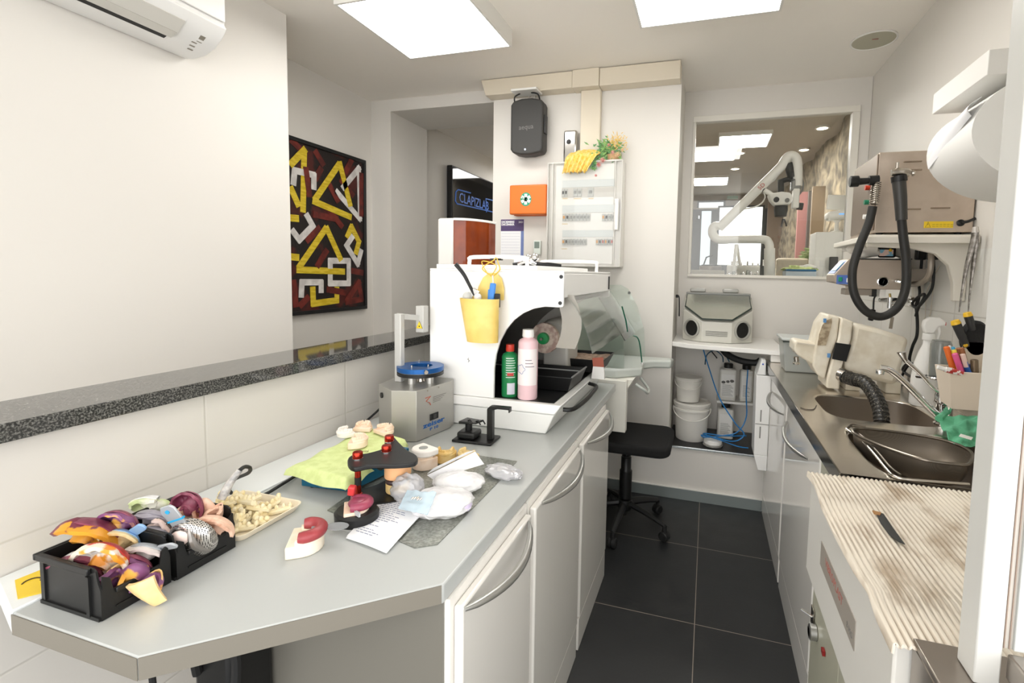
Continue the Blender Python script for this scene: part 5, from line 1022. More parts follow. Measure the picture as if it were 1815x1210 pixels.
lg.tube(P, 0.007, 5).tube([yz(862, 376), yz(861, 352), yz(880, 357)], 0.007, 5)
lg.build('logo_outline', LG, t)
p_ = yz(812, 349); p2_ = yz(862, 361)
MB().text('CLAPIZLAB', (xs_, p_.y + 0.02, p_.z - 0.002), (0, 1, 0), (0, 0, 1), 0.135, 0.0005, 'LEFT', bold=0.001).build('logo_text', LG, t, sm=False)
panel('ceiling_light', -2.15, -1.35, 5.2, 5.8, 2.70, 0.09, PANEL_L, 'ceiling light of the passage behind the lintel, reflected in the television', 'large ceiling lights of the lab')
# narrow poster edge seen beside the polishing cabinet
# 3D printer with orange cover behind the polishing cabinet (stands on a wall cupboard)
PY = 2.22
t = T('resin_printer', 'white resin printer with orange tinted cover behind the polishing cabinet', 'printer', (-1.27, PY + 0.1, 1.187))
prx0, prx1 = py(775, 455, PY).x, py(845, 455, PY).x
ztp = py(800, 386, PY).z; mid = py(803, 455, PY).x
MB().box(prx0, prx1, PY + 0.0, PY + 0.24, 1.1875, 1.50).build('base', M_white, t, bevel=0.008)
MB().ext([(prx0, PY + 0.0, 1.50), (mid, PY - 0.0, 1.50), (mid, PY + 0.26, 1.50), (prx0, PY + 0.26, 1.50)], (0, 0, ztp - 1.50)).build('white_side', M_white, t, bevel=0.012)
def orr(u, v): return (mid + (prx1 - mid) * math.sin(u * PI / 2), PY + 0.22 - 0.215 * math.cos(u * PI / 2) * 1.0, 1.50 + (ztp - 0.012 - 1.50) * v)
MB().surf(orr, 10, 2, 0.003).build('orange_cover', mat('orange_acrylic', '#a6491a', 0.08, trans=0.35, col2='#8a3a18', ns=6), t, 'orange tinted acrylic cover')
MB().prism([(mid, PY)] + [(mid + (prx1 - mid + 0.006) * math.sin(i / 8 * PI / 2), PY + 0.22 - 0.222 * math.cos(i / 8 * PI / 2)) for i in range(9)] + [(mid, PY + 0.24)], ztp - 0.012, ztp).build('lid', M_white, t, bevel=0.003)
# instruments lying on top of the polishing cabinet
t = T('face_bow', 'black and chrome jointed instrument with two round knobs on the polishing cabinet', 'instrument', (-0.72, 2.0, 1.504))
MB().tube([(-0.84, 1.98, 1.512), (-0.78, 1.99, 1.518), (-0.70, 1.99, 1.514), (-0.62, 2.0, 1.510)], [0.007, 0.010, 0.009, 0.006], 10, k=3).build('bar', M_black, t)
for x, y, r_ in ((-0.795, 2.06, 0.016), (-0.742, 2.0, 0.018)):
    MB().ell((x, y, 1.545), r_, 16).build('chrome_knob', M_chrome, t); MB().cyl((x, y, 1.506), (x, y, 1.54), 0.005, 10).build('stem', M_chrome, t)
MB().tube([(-0.80, 1.95, 1.512), (-0.76, 1.93, 1.523), (-0.72, 1.95, 1.513)], 0.007, 10, k=4).build('chrome_arch', M_chrome, t)
MB().tube([(-0.72, 1.96, 1.510), (-0.66, 1.93, 1.516), (-0.61, 1.96, 1.510)], 0.006, 8, k=4).build('clamp', M_black, t)
solo(MB().box(-0.97, -0.86, 2.30, 2.304, 1.504, 1.56), 'white_card', PAP, 'plain white card standing on the polishing cabinet below the calendar', 'card')
# ---- air conditioner
t = T('air_conditioner', 'white wall air conditioner in the upper left corner', 'air conditioner', (-2.05, 1.2, 2.35))
yr = 1.545; yl = yr - 0.86; xw = -2.169
prof = [(0.0, 2.352), (0.05, 2.345), (0.11, 2.352), (0.17, 2.375), (0.215, 2.415), (0.235, 2.445), (0.225, 2.46), (0.225, 2.66), (0.0, 2.66)]
MB().ext([(xw + a_, yl, b_) for a_, b_ in prof], (0, yr - yl, 0)).build('housing', M_whitem, t, bevel=0.004)
MB().box(xw + 0.227, xw + 0.235, yl + 0.005, yr - 0.005, 2.468, 2.655).build('front_panel', M_whitem, t, bevel=0.003)
p_ = [(xw + 0.128, 2.3555), (xw + 0.205, 2.398), (xw + 0.208, 2.4005), (xw + 0.205, 2.404), (xw + 0.128, 2.359)]
def lou(a0, z0, a1, z1, y0, y1, nm, m_, off=0.0015):
    d_ = Vector((a1 - a0, 0, z1 - z0)).normalized(); n_ = Vector((d_.z, 0, -d_.x)); 
    q_ = [Vector((xw + a0, y0, z0)), Vector((xw + a1, y0, z1)), Vector((xw + a1, y1, z1)), Vector((xw + a0, y1, z0))]
    MB().ext([p + n_ * 0.0005 for p in q_], n_ * off).build(nm, m_, t)
lou(0.112, 2.353, 0.13, 2.360, yl + 0.04, yr - 0.16, 'air_slot', M_black, 0.001)
lou(0.134, 2.3590, 0.170, 2.3725, yl + 0.04, yr - 0.15, 'louvre', mat('louvre_grey', '#d5d2ca', 0.4), 0.004)
lou(0.170, 2.3725, 0.212, 2.4100, yl + 0.04, yr - 0.15, 'louvre', mat('louvre_grey', '#d5d2ca', 0.4), 0.004)
lou(0.165, 2.3735, 0.19, 2.3935, yr - 0.075, yr - 0.055, 'display', mat('display_grey', '#8d867a', 0.4), 0.001)
for k in range(3): lou(0.150 - 0.02 * k, 2.3685 - 0.0085 * k, 0.156 - 0.02 * k, 2.371 - 0.0085 * k, yr - 0.085 + 0.006 * k, yr - 0.065 + 0.006 * k, 'status_mark', mat('display_grey', '#8d867a', 0.4), 0.001)
# ---- painting on the hall wall: dark red and black ground with thick yellow and white bars
xp = -2.599; PX = xp + 0.032
TR, BR_ = px(649, 284.5, PX), px(650, 547, PX); y1_ = TR.y; y0_ = y1_ - 0.86; zt1, zb1 = TR.z, BR_.z
t = T('abstract_painting', 'tall framed abstract painting of yellow and white bars on dark red and black', 'painting', (xp, (y0_ + y1_) / 2, zb1))
MB().box(xp, xp + 0.022, y0_ + 0.02, y1_ - 0.02, zb1 + 0.02, zt1 - 0.02).build('canvas', mat('canvas_dark', '#1d1716', 0.5, col2='#4a1d19', ns=5, nd=3, lo=0.55, hi=0.62, bump=0.6, bs=60), t, sm=False)
fm = MB(); f_ = 0.025
fm.box(xp, PX, y0_, y1_, zt1 - f_, zt1).box(xp, PX, y0_, y1_, zb1, zb1 + f_).box(xp, PX, y0_, y0_ + f_, zb1 + f_, zt1 - f_).box(xp, PX, y1_ - f_, y1_, zb1 + f_, zt1 - f_)
fm.build('frame', mat('frame_black', '#1b1c1d', 0.4), t, bevel=0.002)
cy = [0]
def stroke(pts, wpx, m_, nm):
    """bars through picture points of the canvas"""
    mb = MB(); P = [px(u, v, xp + 0.0225) for u, v in pts]
    for a_, b_ in zip(P, P[1:]):
        d_ = (b_ - a_).normalized(); s_ = Vector((0, -d_.z, d_.y)) * wpx; e_ = d_ * wpx * 0.75; th = 0.0012 + 0.0006 * (cy[0] % 5); cy[0] += 1
        mb.ext([a_ - e_ + s_, b_ + e_ + s_, b_ + e_ - s_, a_ - e_ - s_], (th, 0, 0))
    mb.build(nm, m_, t, sm=False)
PY_ = mat('paint_yellow', '#c9ac1f', 0.45, col2='#e0c63c', ns=14, bump=0.7, bs=40, stretch=(1, 1, 6)); PW_ = mat('paint_white', '#e4e0dc', 0.45, col2='#c9c4c0', ns=14, bump=0.7, bs=40); PR_ = mat('paint_red', '#4f1d19', 0.5, col2='#732a22', ns=14, bump=0.7, bs=40)
for q_ in (((572, 290), (560, 270)), ((518, 250), (530, 262)), ((560, 315), (568, 300)), ((622, 285), (612, 305)), ((558, 380), (596, 388)), ((545, 425), (565, 405)), ((585, 375), (605, 400)), ((582, 513), (610, 518)), ((563, 470), (578, 445)), ((615, 532), (636, 500), (641, 530), (615, 535)), ((533, 540), (545, 528)), ((625, 480), (641, 483)), ((640, 310), (640, 380)), ((605, 320), (625, 345)), ((585, 330), (598, 355)), ((520, 500), (524, 540)), ((542, 300), (548, 345))):
    stroke(q_, 0.022, PR_, 'red_bar')
for q_ in (((516, 290), (539, 266)), ((539, 270), (537, 372)), ((516, 335), (528, 362)), ((600, 292), (559, 352)), ((557, 357), (620, 384)), ((602, 290), (620, 362)), ((516, 386), (526, 387)), ((577, 405), (531, 472)), ((579, 405), (603, 458)), ((529, 478), (608, 481)), ((516, 455), (526, 456)), ((616, 418), (623, 402), (636, 428), (631, 447)), ((554, 512), (555, 538), (597, 532), (597, 512))):
    stroke(q_, 0.0225, PY_, 'yellow_bar')
for q_ in (((520, 324), (522, 302), (556, 310), (556, 332)), ((608, 332), (636, 298), (638, 388), (597, 340)), ((544, 382), (554, 400), (530, 425), (519, 410)), ((585, 462), (618, 462), (618, 502), (585, 502), (585, 490)), ((585, 462), (585, 472)), ((534, 523), (535, 500), (569, 500), (569, 515)), ((624, 420), (614, 435), (634, 468), (640, 445))):
    stroke(q_, 0.0215, PW_, 'white_bar')
# ================================================================ WINDOW RECESS
# white shelf with a downstand block
t = T('recess_shelf', 'white shelf board spanning the window recess, carrying the glove box', 'shelf', (0.1, 3.4, 1.0))
MB().prism([(-0.211, 3.165), (-0.10, 3.10), (0.455, 3.04), (0.455, 3.619), (-0.211, 3.619)], 1.015, 1.045).build('board', M_white, t, bevel=0.004)
MB().box(0.375, 0.445, 3.06, 3.13, 0.972, 1.014).build('support_block', M_white, t, bevel=0.003)
# sandblasting glove box
M_sb = mat('blaster_grey', '#c9c7bd', 0.4)
t = T('sandblaster', 'grey glove box sandblaster with two round arm ports on the recess shelf', 'sandblaster', (0.07, 3.35, 1.046))
def fp(u, v, y): return py(u, v, y)
bz, hz = 1.046, 1.285
xa, xb, xc, xd = -0.155, -0.03, 0.155, 0.285
yf, ys = 3.215, 3.31
lowp = [(xa, ys), (xb, yf), (xc, yf), (xd, ys), (xd, 3.48), (xa, 3.48)]
body_t = [(xa, ys + 0.02), (xb, yf + 0.02), (xc, yf + 0.02), (xd, ys + 0.02), (xd, 3.48), (xa, 3.48)]
zs_low = [bz + 0.208, bz + 0.135, bz + 0.135, bz + 0.208, bz + 0.30, bz + 0.30]
vs = [(x, y, bz + 0.001) for x, y in lowp] + [(x, y, z) for (x, y), z in zip(lowp, zs_low)]
bo = MB().add(vs, [(5, 4, 3, 2, 1, 0)] + [(i, (i + 1) % 6, (i + 1) % 6 + 6, i + 6) for i in range(6)] + [(6, 7, 8, 11), (8, 9, 10, 11), (6, 11, 6)][:2]).build('body', M_sb, t, bevel=0.004)
# sloping lid with mirror-like window
gl = [Vector((xa + 0.012, ys - 0.004, bz + 0.218)), Vector((xb, yf - 0.006, bz + 0.145)), Vector((xc, yf - 0.006, bz + 0.145)), Vector((xd - 0.012, ys - 0.004, bz + 0.218)), Vector((xd - 0.02, 3.41, bz + 0.295)), Vector((xa + 0.02, 3.41, bz + 0.295))]
MB().ext([v_ + Vector((0, 0, 0.006)) for v_ in gl], (0, 0, 0.006)).build('lid_glass', mat('lid_glass', '#d9dcd2', 0.12, 0.8), t, 'slanted shiny glass lid')
MB().tube([gl[i] + Vector((0, 0, 0.008)) for i in range(6)], 0.005, 6, closed=True).build('lid_gasket', mat('gasket_green', '#2f3a35', 0.4), t)
MB().box(xa + 0.01, xd - 0.01, 3.415, 3.47, bz + 0.275, bz + 0.318).build('rear_hood', mat('hood_grey', '#8f8f8a', 0.4), t, bevel=0.004)
for x in (xa + 0.085, xa + 0.30): MB().box(x - 0.05, x + 0.055, 3.42, 3.50, bz + 0.3185, bz + 0.345).build('lamp_cover', mat('lamp_smoke', '#a3a29c', 0.2), t, bevel=0.01, seg=3)
for sgn, (A, B) in ((-1, (Vector((xa, ys, 0)), Vector((xb, yf, 0)))), (1, (Vector((xc, yf, 0)), Vector((xd, ys, 0))))):
    d = (B - A).normalized(); nr = Vector((d.y, -d.x, 0)); c_ = (A + B) / 2 + Vector((0, 0, bz + 0.085)); Mr = Matrix((d, Vector((0, 0, 1)), nr)).transposed().to_4x4()
    MB().lathe([(0.062, 0.0), (0.064, 0.010), (0.054, 0.014), (0.050, 0.004), (0.050, -0.02)], c_, 30, Mr).build('port_ring', mat('port_grey', '#a5a49c', 0.4), t, bevel=0)
    MB().lathe([(0.0, 0.001), (0.050, 0.002)], c_, 30, Mr).build('port_sleeve', M_black, t)
for k in range(4): MB().box(xb + 0.025, xc - 0.025, yf - 0.002, yf + 0.001, bz + 0.045 + 0.009 * k, bz + 0.048 + 0.009 * k).build('vent_slot', mat('slot_dark', '#6b6a64', 0.5), t)
solo(MB().tube([(-0.205, 3.36, 1.34), (-0.19, 3.33, 1.335), (-0.185, 3.32, 1.30), (-0.182, 3.32, 1.20)], 0.004, 8, k=4).box(-0.211, -0.195, 3.34, 3.37, 1.325, 1.345), 'plug_lead', M_rub, 'black plug and thin lead in the recess side wall left of the glove box', 'plug')
# buckets
def bucket(name, label, c, r, h, lid, rim=0.012):
    t = T(name, label, 'bucket', c, 0, 'white plastic buckets stacked in the recess'); BM = mat('bucket_white', '#e4e1da', 0.4, sss=0.0)
    MB().lathe([(0, 0), (r * 0.86, 0), (r * 0.88, 0.004), (r * 0.97, h * 0.80), (r * 0.99, h * 0.97), (0, h * 0.97)], c, 36).build('body', BM, t)
    MB().lathe([(r * 1.0, h * 0.80), (r * 1.05, h * 0.81), (r * 1.05, h * 0.86), (r * 1.0, h * 0.87)], c, 36).build('rim_ring', BM, t)
    MB().lathe([(r * 1.02, h * 0.93), (r * 1.06, h * 0.935), (r * 1.07, h * 1.0), (r * 1.02, h * 1.015), (r * 0.98, h * 0.99), (0, h * 0.985)], c, 36).build('lid', mat('lid_white', '#dedbd3', 0.35), t)
    P = [(c[0] + r * 1.07 * math.cos(a), c[1] + r * 1.07 * math.sin(a) , c[2] + h * 0.84 - r * 0.55 * math.sin(-a) ** 1 * 1.0) for a in [-PI * i / 16 for i in range(17)]]
    P = [(x, y, z) for x, y, z in P]
    MB().tube(P, 0.0035, 8).build('bail_handle', BM, t)
    return t
bucket('plastic_bucket', 'large white lidded bucket standing on the black slab of the recess', (-0.075, 3.37, 0.354), 0.118, 0.255, 1)
bucket('plastic_bucket', 'small white lidded bucket on top of the large white bucket', (-0.105, 3.38, 0.354 + 0.2595), 0.086, 0.165, 1)
# jerrycans
JC = mat('canister_white', '#d9d7d0', 0.35)
def can(label, x0, x1, y0, y1, z0, h, lines=True):
    t = T('jerrycan', label, 'canister', ((x0 + x1) / 2, (y0 + y1) / 2, z0)); r_ = 0.02
    MB().prism(rrect(x0, x1, y0, y1, r_), z0 + 0.001, z0 + h * 0.90).build('body', JC, t, bevel=0.012, seg=3)
    xm, ym = (x0 + x1) / 2, y0 + (y1 - y0) * 0.4
    MB().lathe([(0.024, 0), (0.024, 0.02)], (xm, ym, z0 + h * 0.90), 20).build('neck', JC, t)
    MB().lathe([(0.029, 0.008), (0.030, 0.036), (0.026, 0.040), (0, 0.040)], (xm, ym, z0 + h * 0.895), 20).build('cap', M_black, t)
    lb = MB().box(x0 + 0.012, x1 - 0.012, y0 - 0.0012, y0, z0 + 0.03, z0 + h * 0.76).build('paper_label', mat('label_pale', '#e3e2de', 0.5), t, sm=False)
    q = MB()
    for k in range(9): q.box(x0 + 0.02, x1 - 0.02 - 0.008 * (k % 3), y0 - 0.0018, y0 - 0.0012, z0 + 0.04 + 0.009 * k, z0 + 0.0425 + 0.009 * k)
    q.build('print', mat('print_grey2', '#7a7874', 0.5), t, sm=False); return t
c1 = can('lower white canister with black cap standing on the recess slab', 0.098, 0.205, 3.40, 3.50, 0.354, 0.235)
c2 = can('upper white canister with black cap and pictures of teeth on its label', 0.100, 0.212, 3.42, 3.52, 0.354 + 0.265, 0.245)
# upper canister stands on a small ledge behind the lower one
t = T('canister_ledge', 'narrow white ledge carrying the upper canister', 'shelf', (0.17, 3.53, 0.61))
MB().box(0.09, 0.33, 3.415, 3.619, 0.604, 0.6185).build('board', M_white, t)
c3 = can('canister half hidden at the right end of the recess', 0.235, 0.32, 3.44, 3.53, 0.354 + 0.265, 0.24)
q = MB()
for k in range(3): q.ell((0.128 + 0.028 * k, 3.4185, 0.75 + 0.006 * k), (0.013, 0.0015, 0.010), 12, nz=0.4, seed=k)
q.build('printed_pictures', mat('print_teeth', '#5f5d5a', 0.6), c2)
# foot pedal, blue hoses
t = T('foot_pedal', 'round white foot pedal with coiled blue hose on it', 'pedal', (0.07, 3.26, 0.354))
MB().lathe([(0, 0.001), (0.062, 0.001), (0.064, 0.008), (0.060, 0.012), (0, 0.012)], (0.07, 3.26, 0.354), 30).build('base_plate', mat('pedal_rim', '#8c8a85', 0.4), t)
MB().lathe([(0.056, 0.012), (0.060, 0.018), (0.057, 0.036), (0.045, 0.042), (0, 0.042)], (0.07, 3.26, 0.354), 30).build('cover', M_white, t)
BH = mat('blue_hose', '#2278b8', 0.35)
def hose(label, P, m_=BH, r=0.004, k=8, name='air_hose', cat_='hose'): return solo(MB().tube(P, r, 8, k=k), name, m_, label, cat_)
hose('long blue air hose falling from the shelf to the pedal in the recess', [(-0.03, 3.45, 1.012), (-0.01, 3.42, 0.95), (0.03, 3.38, 0.84), (0.10, 3.30, 0.67), (0.20, 3.24, 0.53), (0.26, 3.23, 0.46), (0.20, 3.22, 0.41), (0.08, 3.21, 0.425), (0.01, 3.235, 0.43), (0.03, 3.27, 0.425), (0.15, 3.28, 0.42), (0.28, 3.30, 0.43)])
hose('second blue hose looped loosely around the pedal and canister', [(0.275, 3.36, 0.86), (0.27, 3.33, 0.70), (0.275, 3.31, 0.55), (0.22, 3.26, 0.46), (0.12, 3.24, 0.43), (0.02, 3.22, 0.415), (0.0, 3.25, 0.418), (0.10, 3.23, 0.408), (0.22, 3.22, 0.38), (0.29, 3.24, 0.37)])
DB = mat('dark_blue_hose', '#1d4a62', 0.4)
hose('dark blue hose arching from the shelf toward the upper canister', [(0.05, 3.47, 1.012), (0.09, 3.46, 0.97), (0.135, 3.45, 0.93), (0.16, 3.44, 0.89)], DB)
hose('dark blue hose bending in an arc below the shelf', [(0.0, 3.44, 0.86), (0.01, 3.43, 0.93), (0.06, 3.43, 0.965), (0.11, 3.43, 0.93), (0.12, 3.45, 0.885)], DB)
hose('black thin cable under the shelf behind the canisters', [(0.0, 3.50, 1.012), (0.03, 3.50, 0.96), (0.08, 3.50, 0.90)], M_rub)
hose('thick black ribbed waste hose sagging under the shelf', [(0.09, 3.40, 1.008), (0.14, 3.36, 0.955), (0.22, 3.32, 0.925), (0.31, 3.30, 0.92), (0.345, 3.30, 0.94)], M_rub, 0.022, 6, 'waste_hose')
# ================================================================ ROOM BEHIND THE GLASS: furniture
BW = mat('back_white', '#e9e7e0', 0.4)
t = T('back_counter', 'pale counter behind the window carrying trays and instruments', 'worktop', (0.4, 4.2, 0))
MB().box(-0.9, 0.99, 3.78, 4.75, 1.40, 1.445).build('board', mat('back_counter_dark', '#3d3c38', 0.3), t, bevel=0.004)
MB().box(-0.88, 0.98, 3.85, 4.70, 0.0, 1.40).build('carcass', BW, t)
YM = 4.4
def q4(u, v, y=YM): return py(u, v, y)
t = T('microscope', 'white dental microscope on a jointed arm seen through the window', 'microscope', (q4(1363, 490).x, YM, 1.446))
r_ = 0.042
MB().cyl((q4(1364, 490).x, YM, 1.446), q4(1364, 440), r_ * 1.05, 18).build('post', BW, t)
MB().tube([q4(1364, 442), q4(1362, 430), q4(1350, 424), q4(1290, 424)], r_ * 0.85, 16, k=5).build('lower_arm', BW, t)
MB().tube([q4(1292, 424), q4(1272, 424), q4(1263, 414), q4(1265, 402), q4(1276, 400)], r_ * 0.9, 16, k=5).build('elbow', BW, t)
MB().tube([q4(1274, 404), q4(1392, 288)], [r_ * 0.95, r_ * 0.95], 18).build('long_arm', BW, t)
MB().tube([q4(1388, 290), q4(1398, 277), q4(1408, 278), q4(1413, 290), q4(1413, 330)], r_ * 0.95, 16, k=5).build('upper_elbow', BW, t)
MB().text('5D', q4(1349, 332) + Vector((0, -r_ - 0.002, 0)), (0.7, 0, 0.7), (-0.7, 0, 0.7), 0.05, 0.001).build('logo_text', mat('logo_red', '#c0564e', 0.5), t, sm=False)
BKK = mat('scope_black', '#262625', 0.4)
MB().cyl(q4(1397, 290), q4(1404, 315), 0.034, 18).build('camera_body', BKK, t)
MB().lathe([(0.036, 0), (0.036, 0.02)], q4(1404, 322), 18, RY(0.3)).build('camera_ring', BKK, t)
MB().tube([q4(1380, 323), q4(1395, 318), q4(1415, 319)], 0.022, 10).build('bracket', BKK, t)
MB().obox(q4(1410, 328), (0.075, 0.07, 0.09)).build('joint_block', mat('scope_grey', '#7b7b78', 0.4), t, bevel=0.01)
MB().cyl(q4(1384, 322), q4(1384, 342), 0.024, 14).build('grip', BKK, t)
hd = [q4(1360, 345), q4(1384, 341), q4(1400, 343), q4(1404, 356), q4(1398, 364), q4(1372, 365), q4(1364, 356)]
MB().ext([p - Vector((0, 0.06, 0)) for p in hd], (0, 0.12, 0)).build('head', BW, t, bevel=0.015, seg=3)
MB().cyl(q4(1374, 356) - Vector((0, 0.062, 0)), q4(1374, 356) - Vector((0, 0.08, 0)), 0.022, 16).build('knob', BKK, t)
MB().cyl(q4(1393, 357) - Vector((0, 0.062, 0)), q4(1393, 357) - Vector((0, 0.075, 0)), 0.018, 16).build('knob', mat('scope_grey', '#7b7b78', 0.4), t)
MB().lathe([(0.052, 0.03), (0.055, 0.0), (0.050, -0.03), (0.046, -0.055), (0.0, -0.055)], q4(1384, 372), 22).build('objective', BKK, t)
MB().tube([q4(1372, 350), q4(1362, 341), q4(1352, 336)], [0.026, 0.022, 0.020], 12).build('eyepiece', BW, t)
MB().cyl(q4(1354, 337), q4(1348, 332), 0.024, 12).build('eyecup', BKK, t)
MB().cyl(q4(1412, 365), q4(1423, 366), 0.030, 14).build('side_knob', BKK, t)
MB().obox(q4(1410, 352), (0.05, 0.08, 0.16)).build('side_arm', BW, t, bevel=0.01)
MB().tube([q4(1388, 388), q4(1386, 396), q4(1385, 402)], 0.008, 8).build('mini_clip', BKK, t)
MB().tube([q4(1390, 388), q4(1393, 396), q4(1394, 401)], 0.007, 8).build('mini_clip', BKK, t)
MB().tube([q4(1382, 300) , q4(1372, 320), q4(1350, 330), q4(1356, 350), q4(1340, 366), q4(1300, 372)], 0.006, 6, k=5).build('cable', BW, t)
MB().tube([q4(1418, 312), q4(1424, 325), q4(1420, 340), q4(1410, 350)], 0.007, 6, k=5).build('cable', mat('scope_grey', '#7b7b78', 0.4), t)
# grey unit with slots, turntable
def bbox(u0, v0, u1, v1, y, d):
    a = q4(u0, v0, y); b = q4(u1, v1, y); return a.x, b.x, y, y + d, max(b.z, 1.446), a.z
x0, x1, y0, y1, z0, z1 = bbox(1225, 478, 1284, 491, 3.86, 0.25)
t = T('slotted_unit', 'beige slotted metal unit at the left bottom corner behind the window', 'device', ((x0 + x1) / 2, 3.95, z0))
MB().box(x0, x1, y0, y1, 1.4455, z1).build('case', mat('unit_beige', '#9c9484', 0.4), t, bevel=0.004)
for k in range(4):
    for j in range(2): MB().box(x0 + 0.03 + 0.045 * k, x0 + 0.06 + 0.045 * k, y0 - 0.001, y0 + 0.001, 1.455 + 0.018 * j, 1.461 + 0.018 * j).build('slot', M_black, t)
t = T('round_dish', 'dark round metal dish on the slotted unit behind the window', 'dish', (q4(1259, 475).x, 4.0, z1))
MB().lathe([(0, 0.001), (0.085, 0.002), (0.088, 0.03), (0.080, 0.035), (0, 0.03)], (q4(1259, 478, 4.0).x, 4.0, z1), 28).build('dish', mat('dish_metal', '#8b8278', 0.3, 0.7), t)
MB().lathe([(0.0, 0.035), (0.07, 0.036), (0.07, 0.044), (0, 0.048)], (q4(1259, 478, 4.0).x, 4.0, z1), 28).build('cover', BKK, t)
MB().tube([(q4(1246, 474, 4.0).x, 4.0, z1 + 0.03), (q4(1252, 455, 4.0).x, 4.0, q4(1252, 456, 4.0).z), (q4(1263, 453, 4.0).x, 4.0, q4(1263, 452, 4.0).z)], 0.006, 8).build('arm', BKK, t)
# glassware, instruments in rows
rr = random.Random(21); GLS = thin('glassware', '#eef2f0', 0.05, 0.12, 0.15, '#dfe3e1')
for i in range(16):
    u = 1288 + 4.2 * i; p = q4(u, 485, 4.15 + 0.12 * (i % 3)); h = rr.uniform(0.03, 0.085); r_ = rr.uniform(0.010, 0.020)
    m_ = (GLS, M_chrome, BW)[i % 3]
    if i < 3 or i % 4 == 3 or i > 11: cat_, nm_ = 'jar', 'small_jar'
    else: cat_, nm_ = 'jar', 'small_jar'
    tt = T(nm_, 'small glass or metal jar on the counter behind the window', cat_, (p.x, p.y, 1.446), 0, 'small jars behind the window')
    MB().lathe([(0, 0.0005), (r_, 0.0005), (r_, h * 0.8), (r_ * 0.6, h), (0, h)], (p.x, p.y, 1.446), 12).build('jar', m_, tt)
x0, x1, y0, y1, z0, z1 = bbox(1289, 470, 1347, 477, 4.6, 0.09)
t = T('white_rack', 'long white instrument rack behind the small jars', 'rack', ((x0 + x1) / 2, 4.6, 1.446)); MB().box(x0, x1, 4.6, 4.69, 1.447, z1).build('rack_body', BW, t, bevel=0.006)
for k in range(7): MB().cyl((x0 + 0.04 + 0.045 * k, 4.645, z1), (x0 + 0.04 + 0.045 * k, 4.645, z1 + rr.uniform(0.02, 0.06)), 0.007, 8).build('instrument', M_chrome, t)
# white stand legs (inverted V)
t = T('v_stand', 'thin white inverted V stand below the microscope arm', 'stand', (q4(1305, 485).x, 4.32, 1.446)); 
MB().tube([q4(1299, 489, 4.32), q4(1305, 433, 4.32)], 0.014, 8).build('leg', BW, t); MB().tube([q4(1312, 474, 4.32), q4(1306, 433, 4.32)], 0.012, 8).build('leg', BW, t)
# tray with green and yellow things
x0, x1, y0, y1, z0, z1 = bbox(1393, 479, 1447, 490, 4.05, 0.18)
t = T('blue_white_tray', 'white and blue tray heaped with lime green cloths behind the window', 'tray', ((x0 + x1) / 2, 4.1, 1.446))
MB().box(x0, x1, y0, y1, 1.4465, z1 - 0.005).build('tray', mat('tray_pale', '#c7d4dc', 0.4), t, bevel=0.005); MB().box(x0 + 0.002, x1 - 0.002, y0 - 0.002, y1, z1 - 0.005, z1 + 0.01).build('blue_rim', mat('rim_blue', '#2f6e96', 0.4), t, bevel=0.003)
MB().ell(((x0 + x1) / 2 - 0.01, 4.14, z1 + 0.012), (0.10, 0.06, 0.022), 24, nz=0.9, ns=25, seed=2).build('cloth', mat('lime_cloth', '#d6e2a0', 0.8), t)
MB().ell(((x0 + x1) / 2 + 0.05, 4.16, z1 + 0.025), (0.06, 0.05, 0.02), 20, nz=0.9, ns=25, seed=5).build('white_cloth', BW, t)
# cream sofa-like block, white box, charger
x0, x1, y0, y1, z0, z1 = bbox(1376, 457, 1434, 470, 4.78, 0.05)
t = T('cream_bench', 'cream padded backrest behind the tray seen through the window', 'bench', ((x0 + x1) / 2, 5.0, 1.0)); MB().box(x0, x1, 4.78, 4.83, 0.001, z1).build('pad', mat('cream_pad', '#cfc6b4', 0.7), t, bevel=0.03, seg=3)
x0, x1, y0, y1, z0, z1 = bbox(1447, 411, 1505, 490, 4.25, 0.35)
t = T('white_unit', 'tall white box unit at the right side behind the window', 'unit', ((x0 + x1) / 2, 4.4, 1.446)); MB().box(x0, x1, 4.25, 4.5, 1.4465, z1).build('unit_body', BW, t, bevel=0.006)
xm = x0 + (x1 - x0) * 0.62; MB().box(xm, x1 - 0.01, 4.246, 4.25, 1.53, z1 - 0.08).build('door', mat('unit_door', '#dedbd2', 0.4), t, bevel=0.004)
t = T('black_charger', 'black power adapter hanging in front of the white unit behind the window', 'adapter', (q4(1477, 465, 4.2).x, 4.2, 1.47))
a, b = q4(1471, 455, 4.21), q4(1484, 480, 4.21); MB().box(a.x, b.x, 4.20, 4.235, b.z, a.z).build('adapter_body', BKK, t, bevel=0.005); MB().tube([(b.x - 0.02, 4.22, b.z), (b.x - 0.04, 4.19, 1.452), (b.x - 0.09, 4.18, 1.449), (b.x - 0.10, 4.22, 1.49)], 0.006, 6, k=4).build('cable', BKK, t)
# white device with lamp on the unit
t = T('desk_device', 'white rounded device with a blue light on the white unit behind the window', 'device', (q4(1490, 400, 4.35).x, 4.35, z1))
MB().lathe([(0, 0.001), (0.05, 0.001), (0.05, 0.008), (0.018, 0.02), (0.015, 0.08), (0.03, 0.10), (0, 0.10)], (q4(1483, 400, 4.35).x, 4.35, z1), 20).build('foot', BW, t)
hp = q4(1488, 381, 4.35); MB().obox(hp, (0.20, 0.14, 0.07), (0, -0.15, 0)).build('head', BW, t, bevel=0.025, seg=3)
MB().obox(hp + Vector((0.0, -0.0715, 0.0)), (0.04, 0.004, 0.008)).build('blue_light', emis('blue_led', '#5f9be0', 1.5), t)
MB().obox(q4(1489, 359, 4.42), (0.19, 0.02, 0.12), (0.2, 0.06, 0)).build('screen_back', BW, t, bevel=0.006)
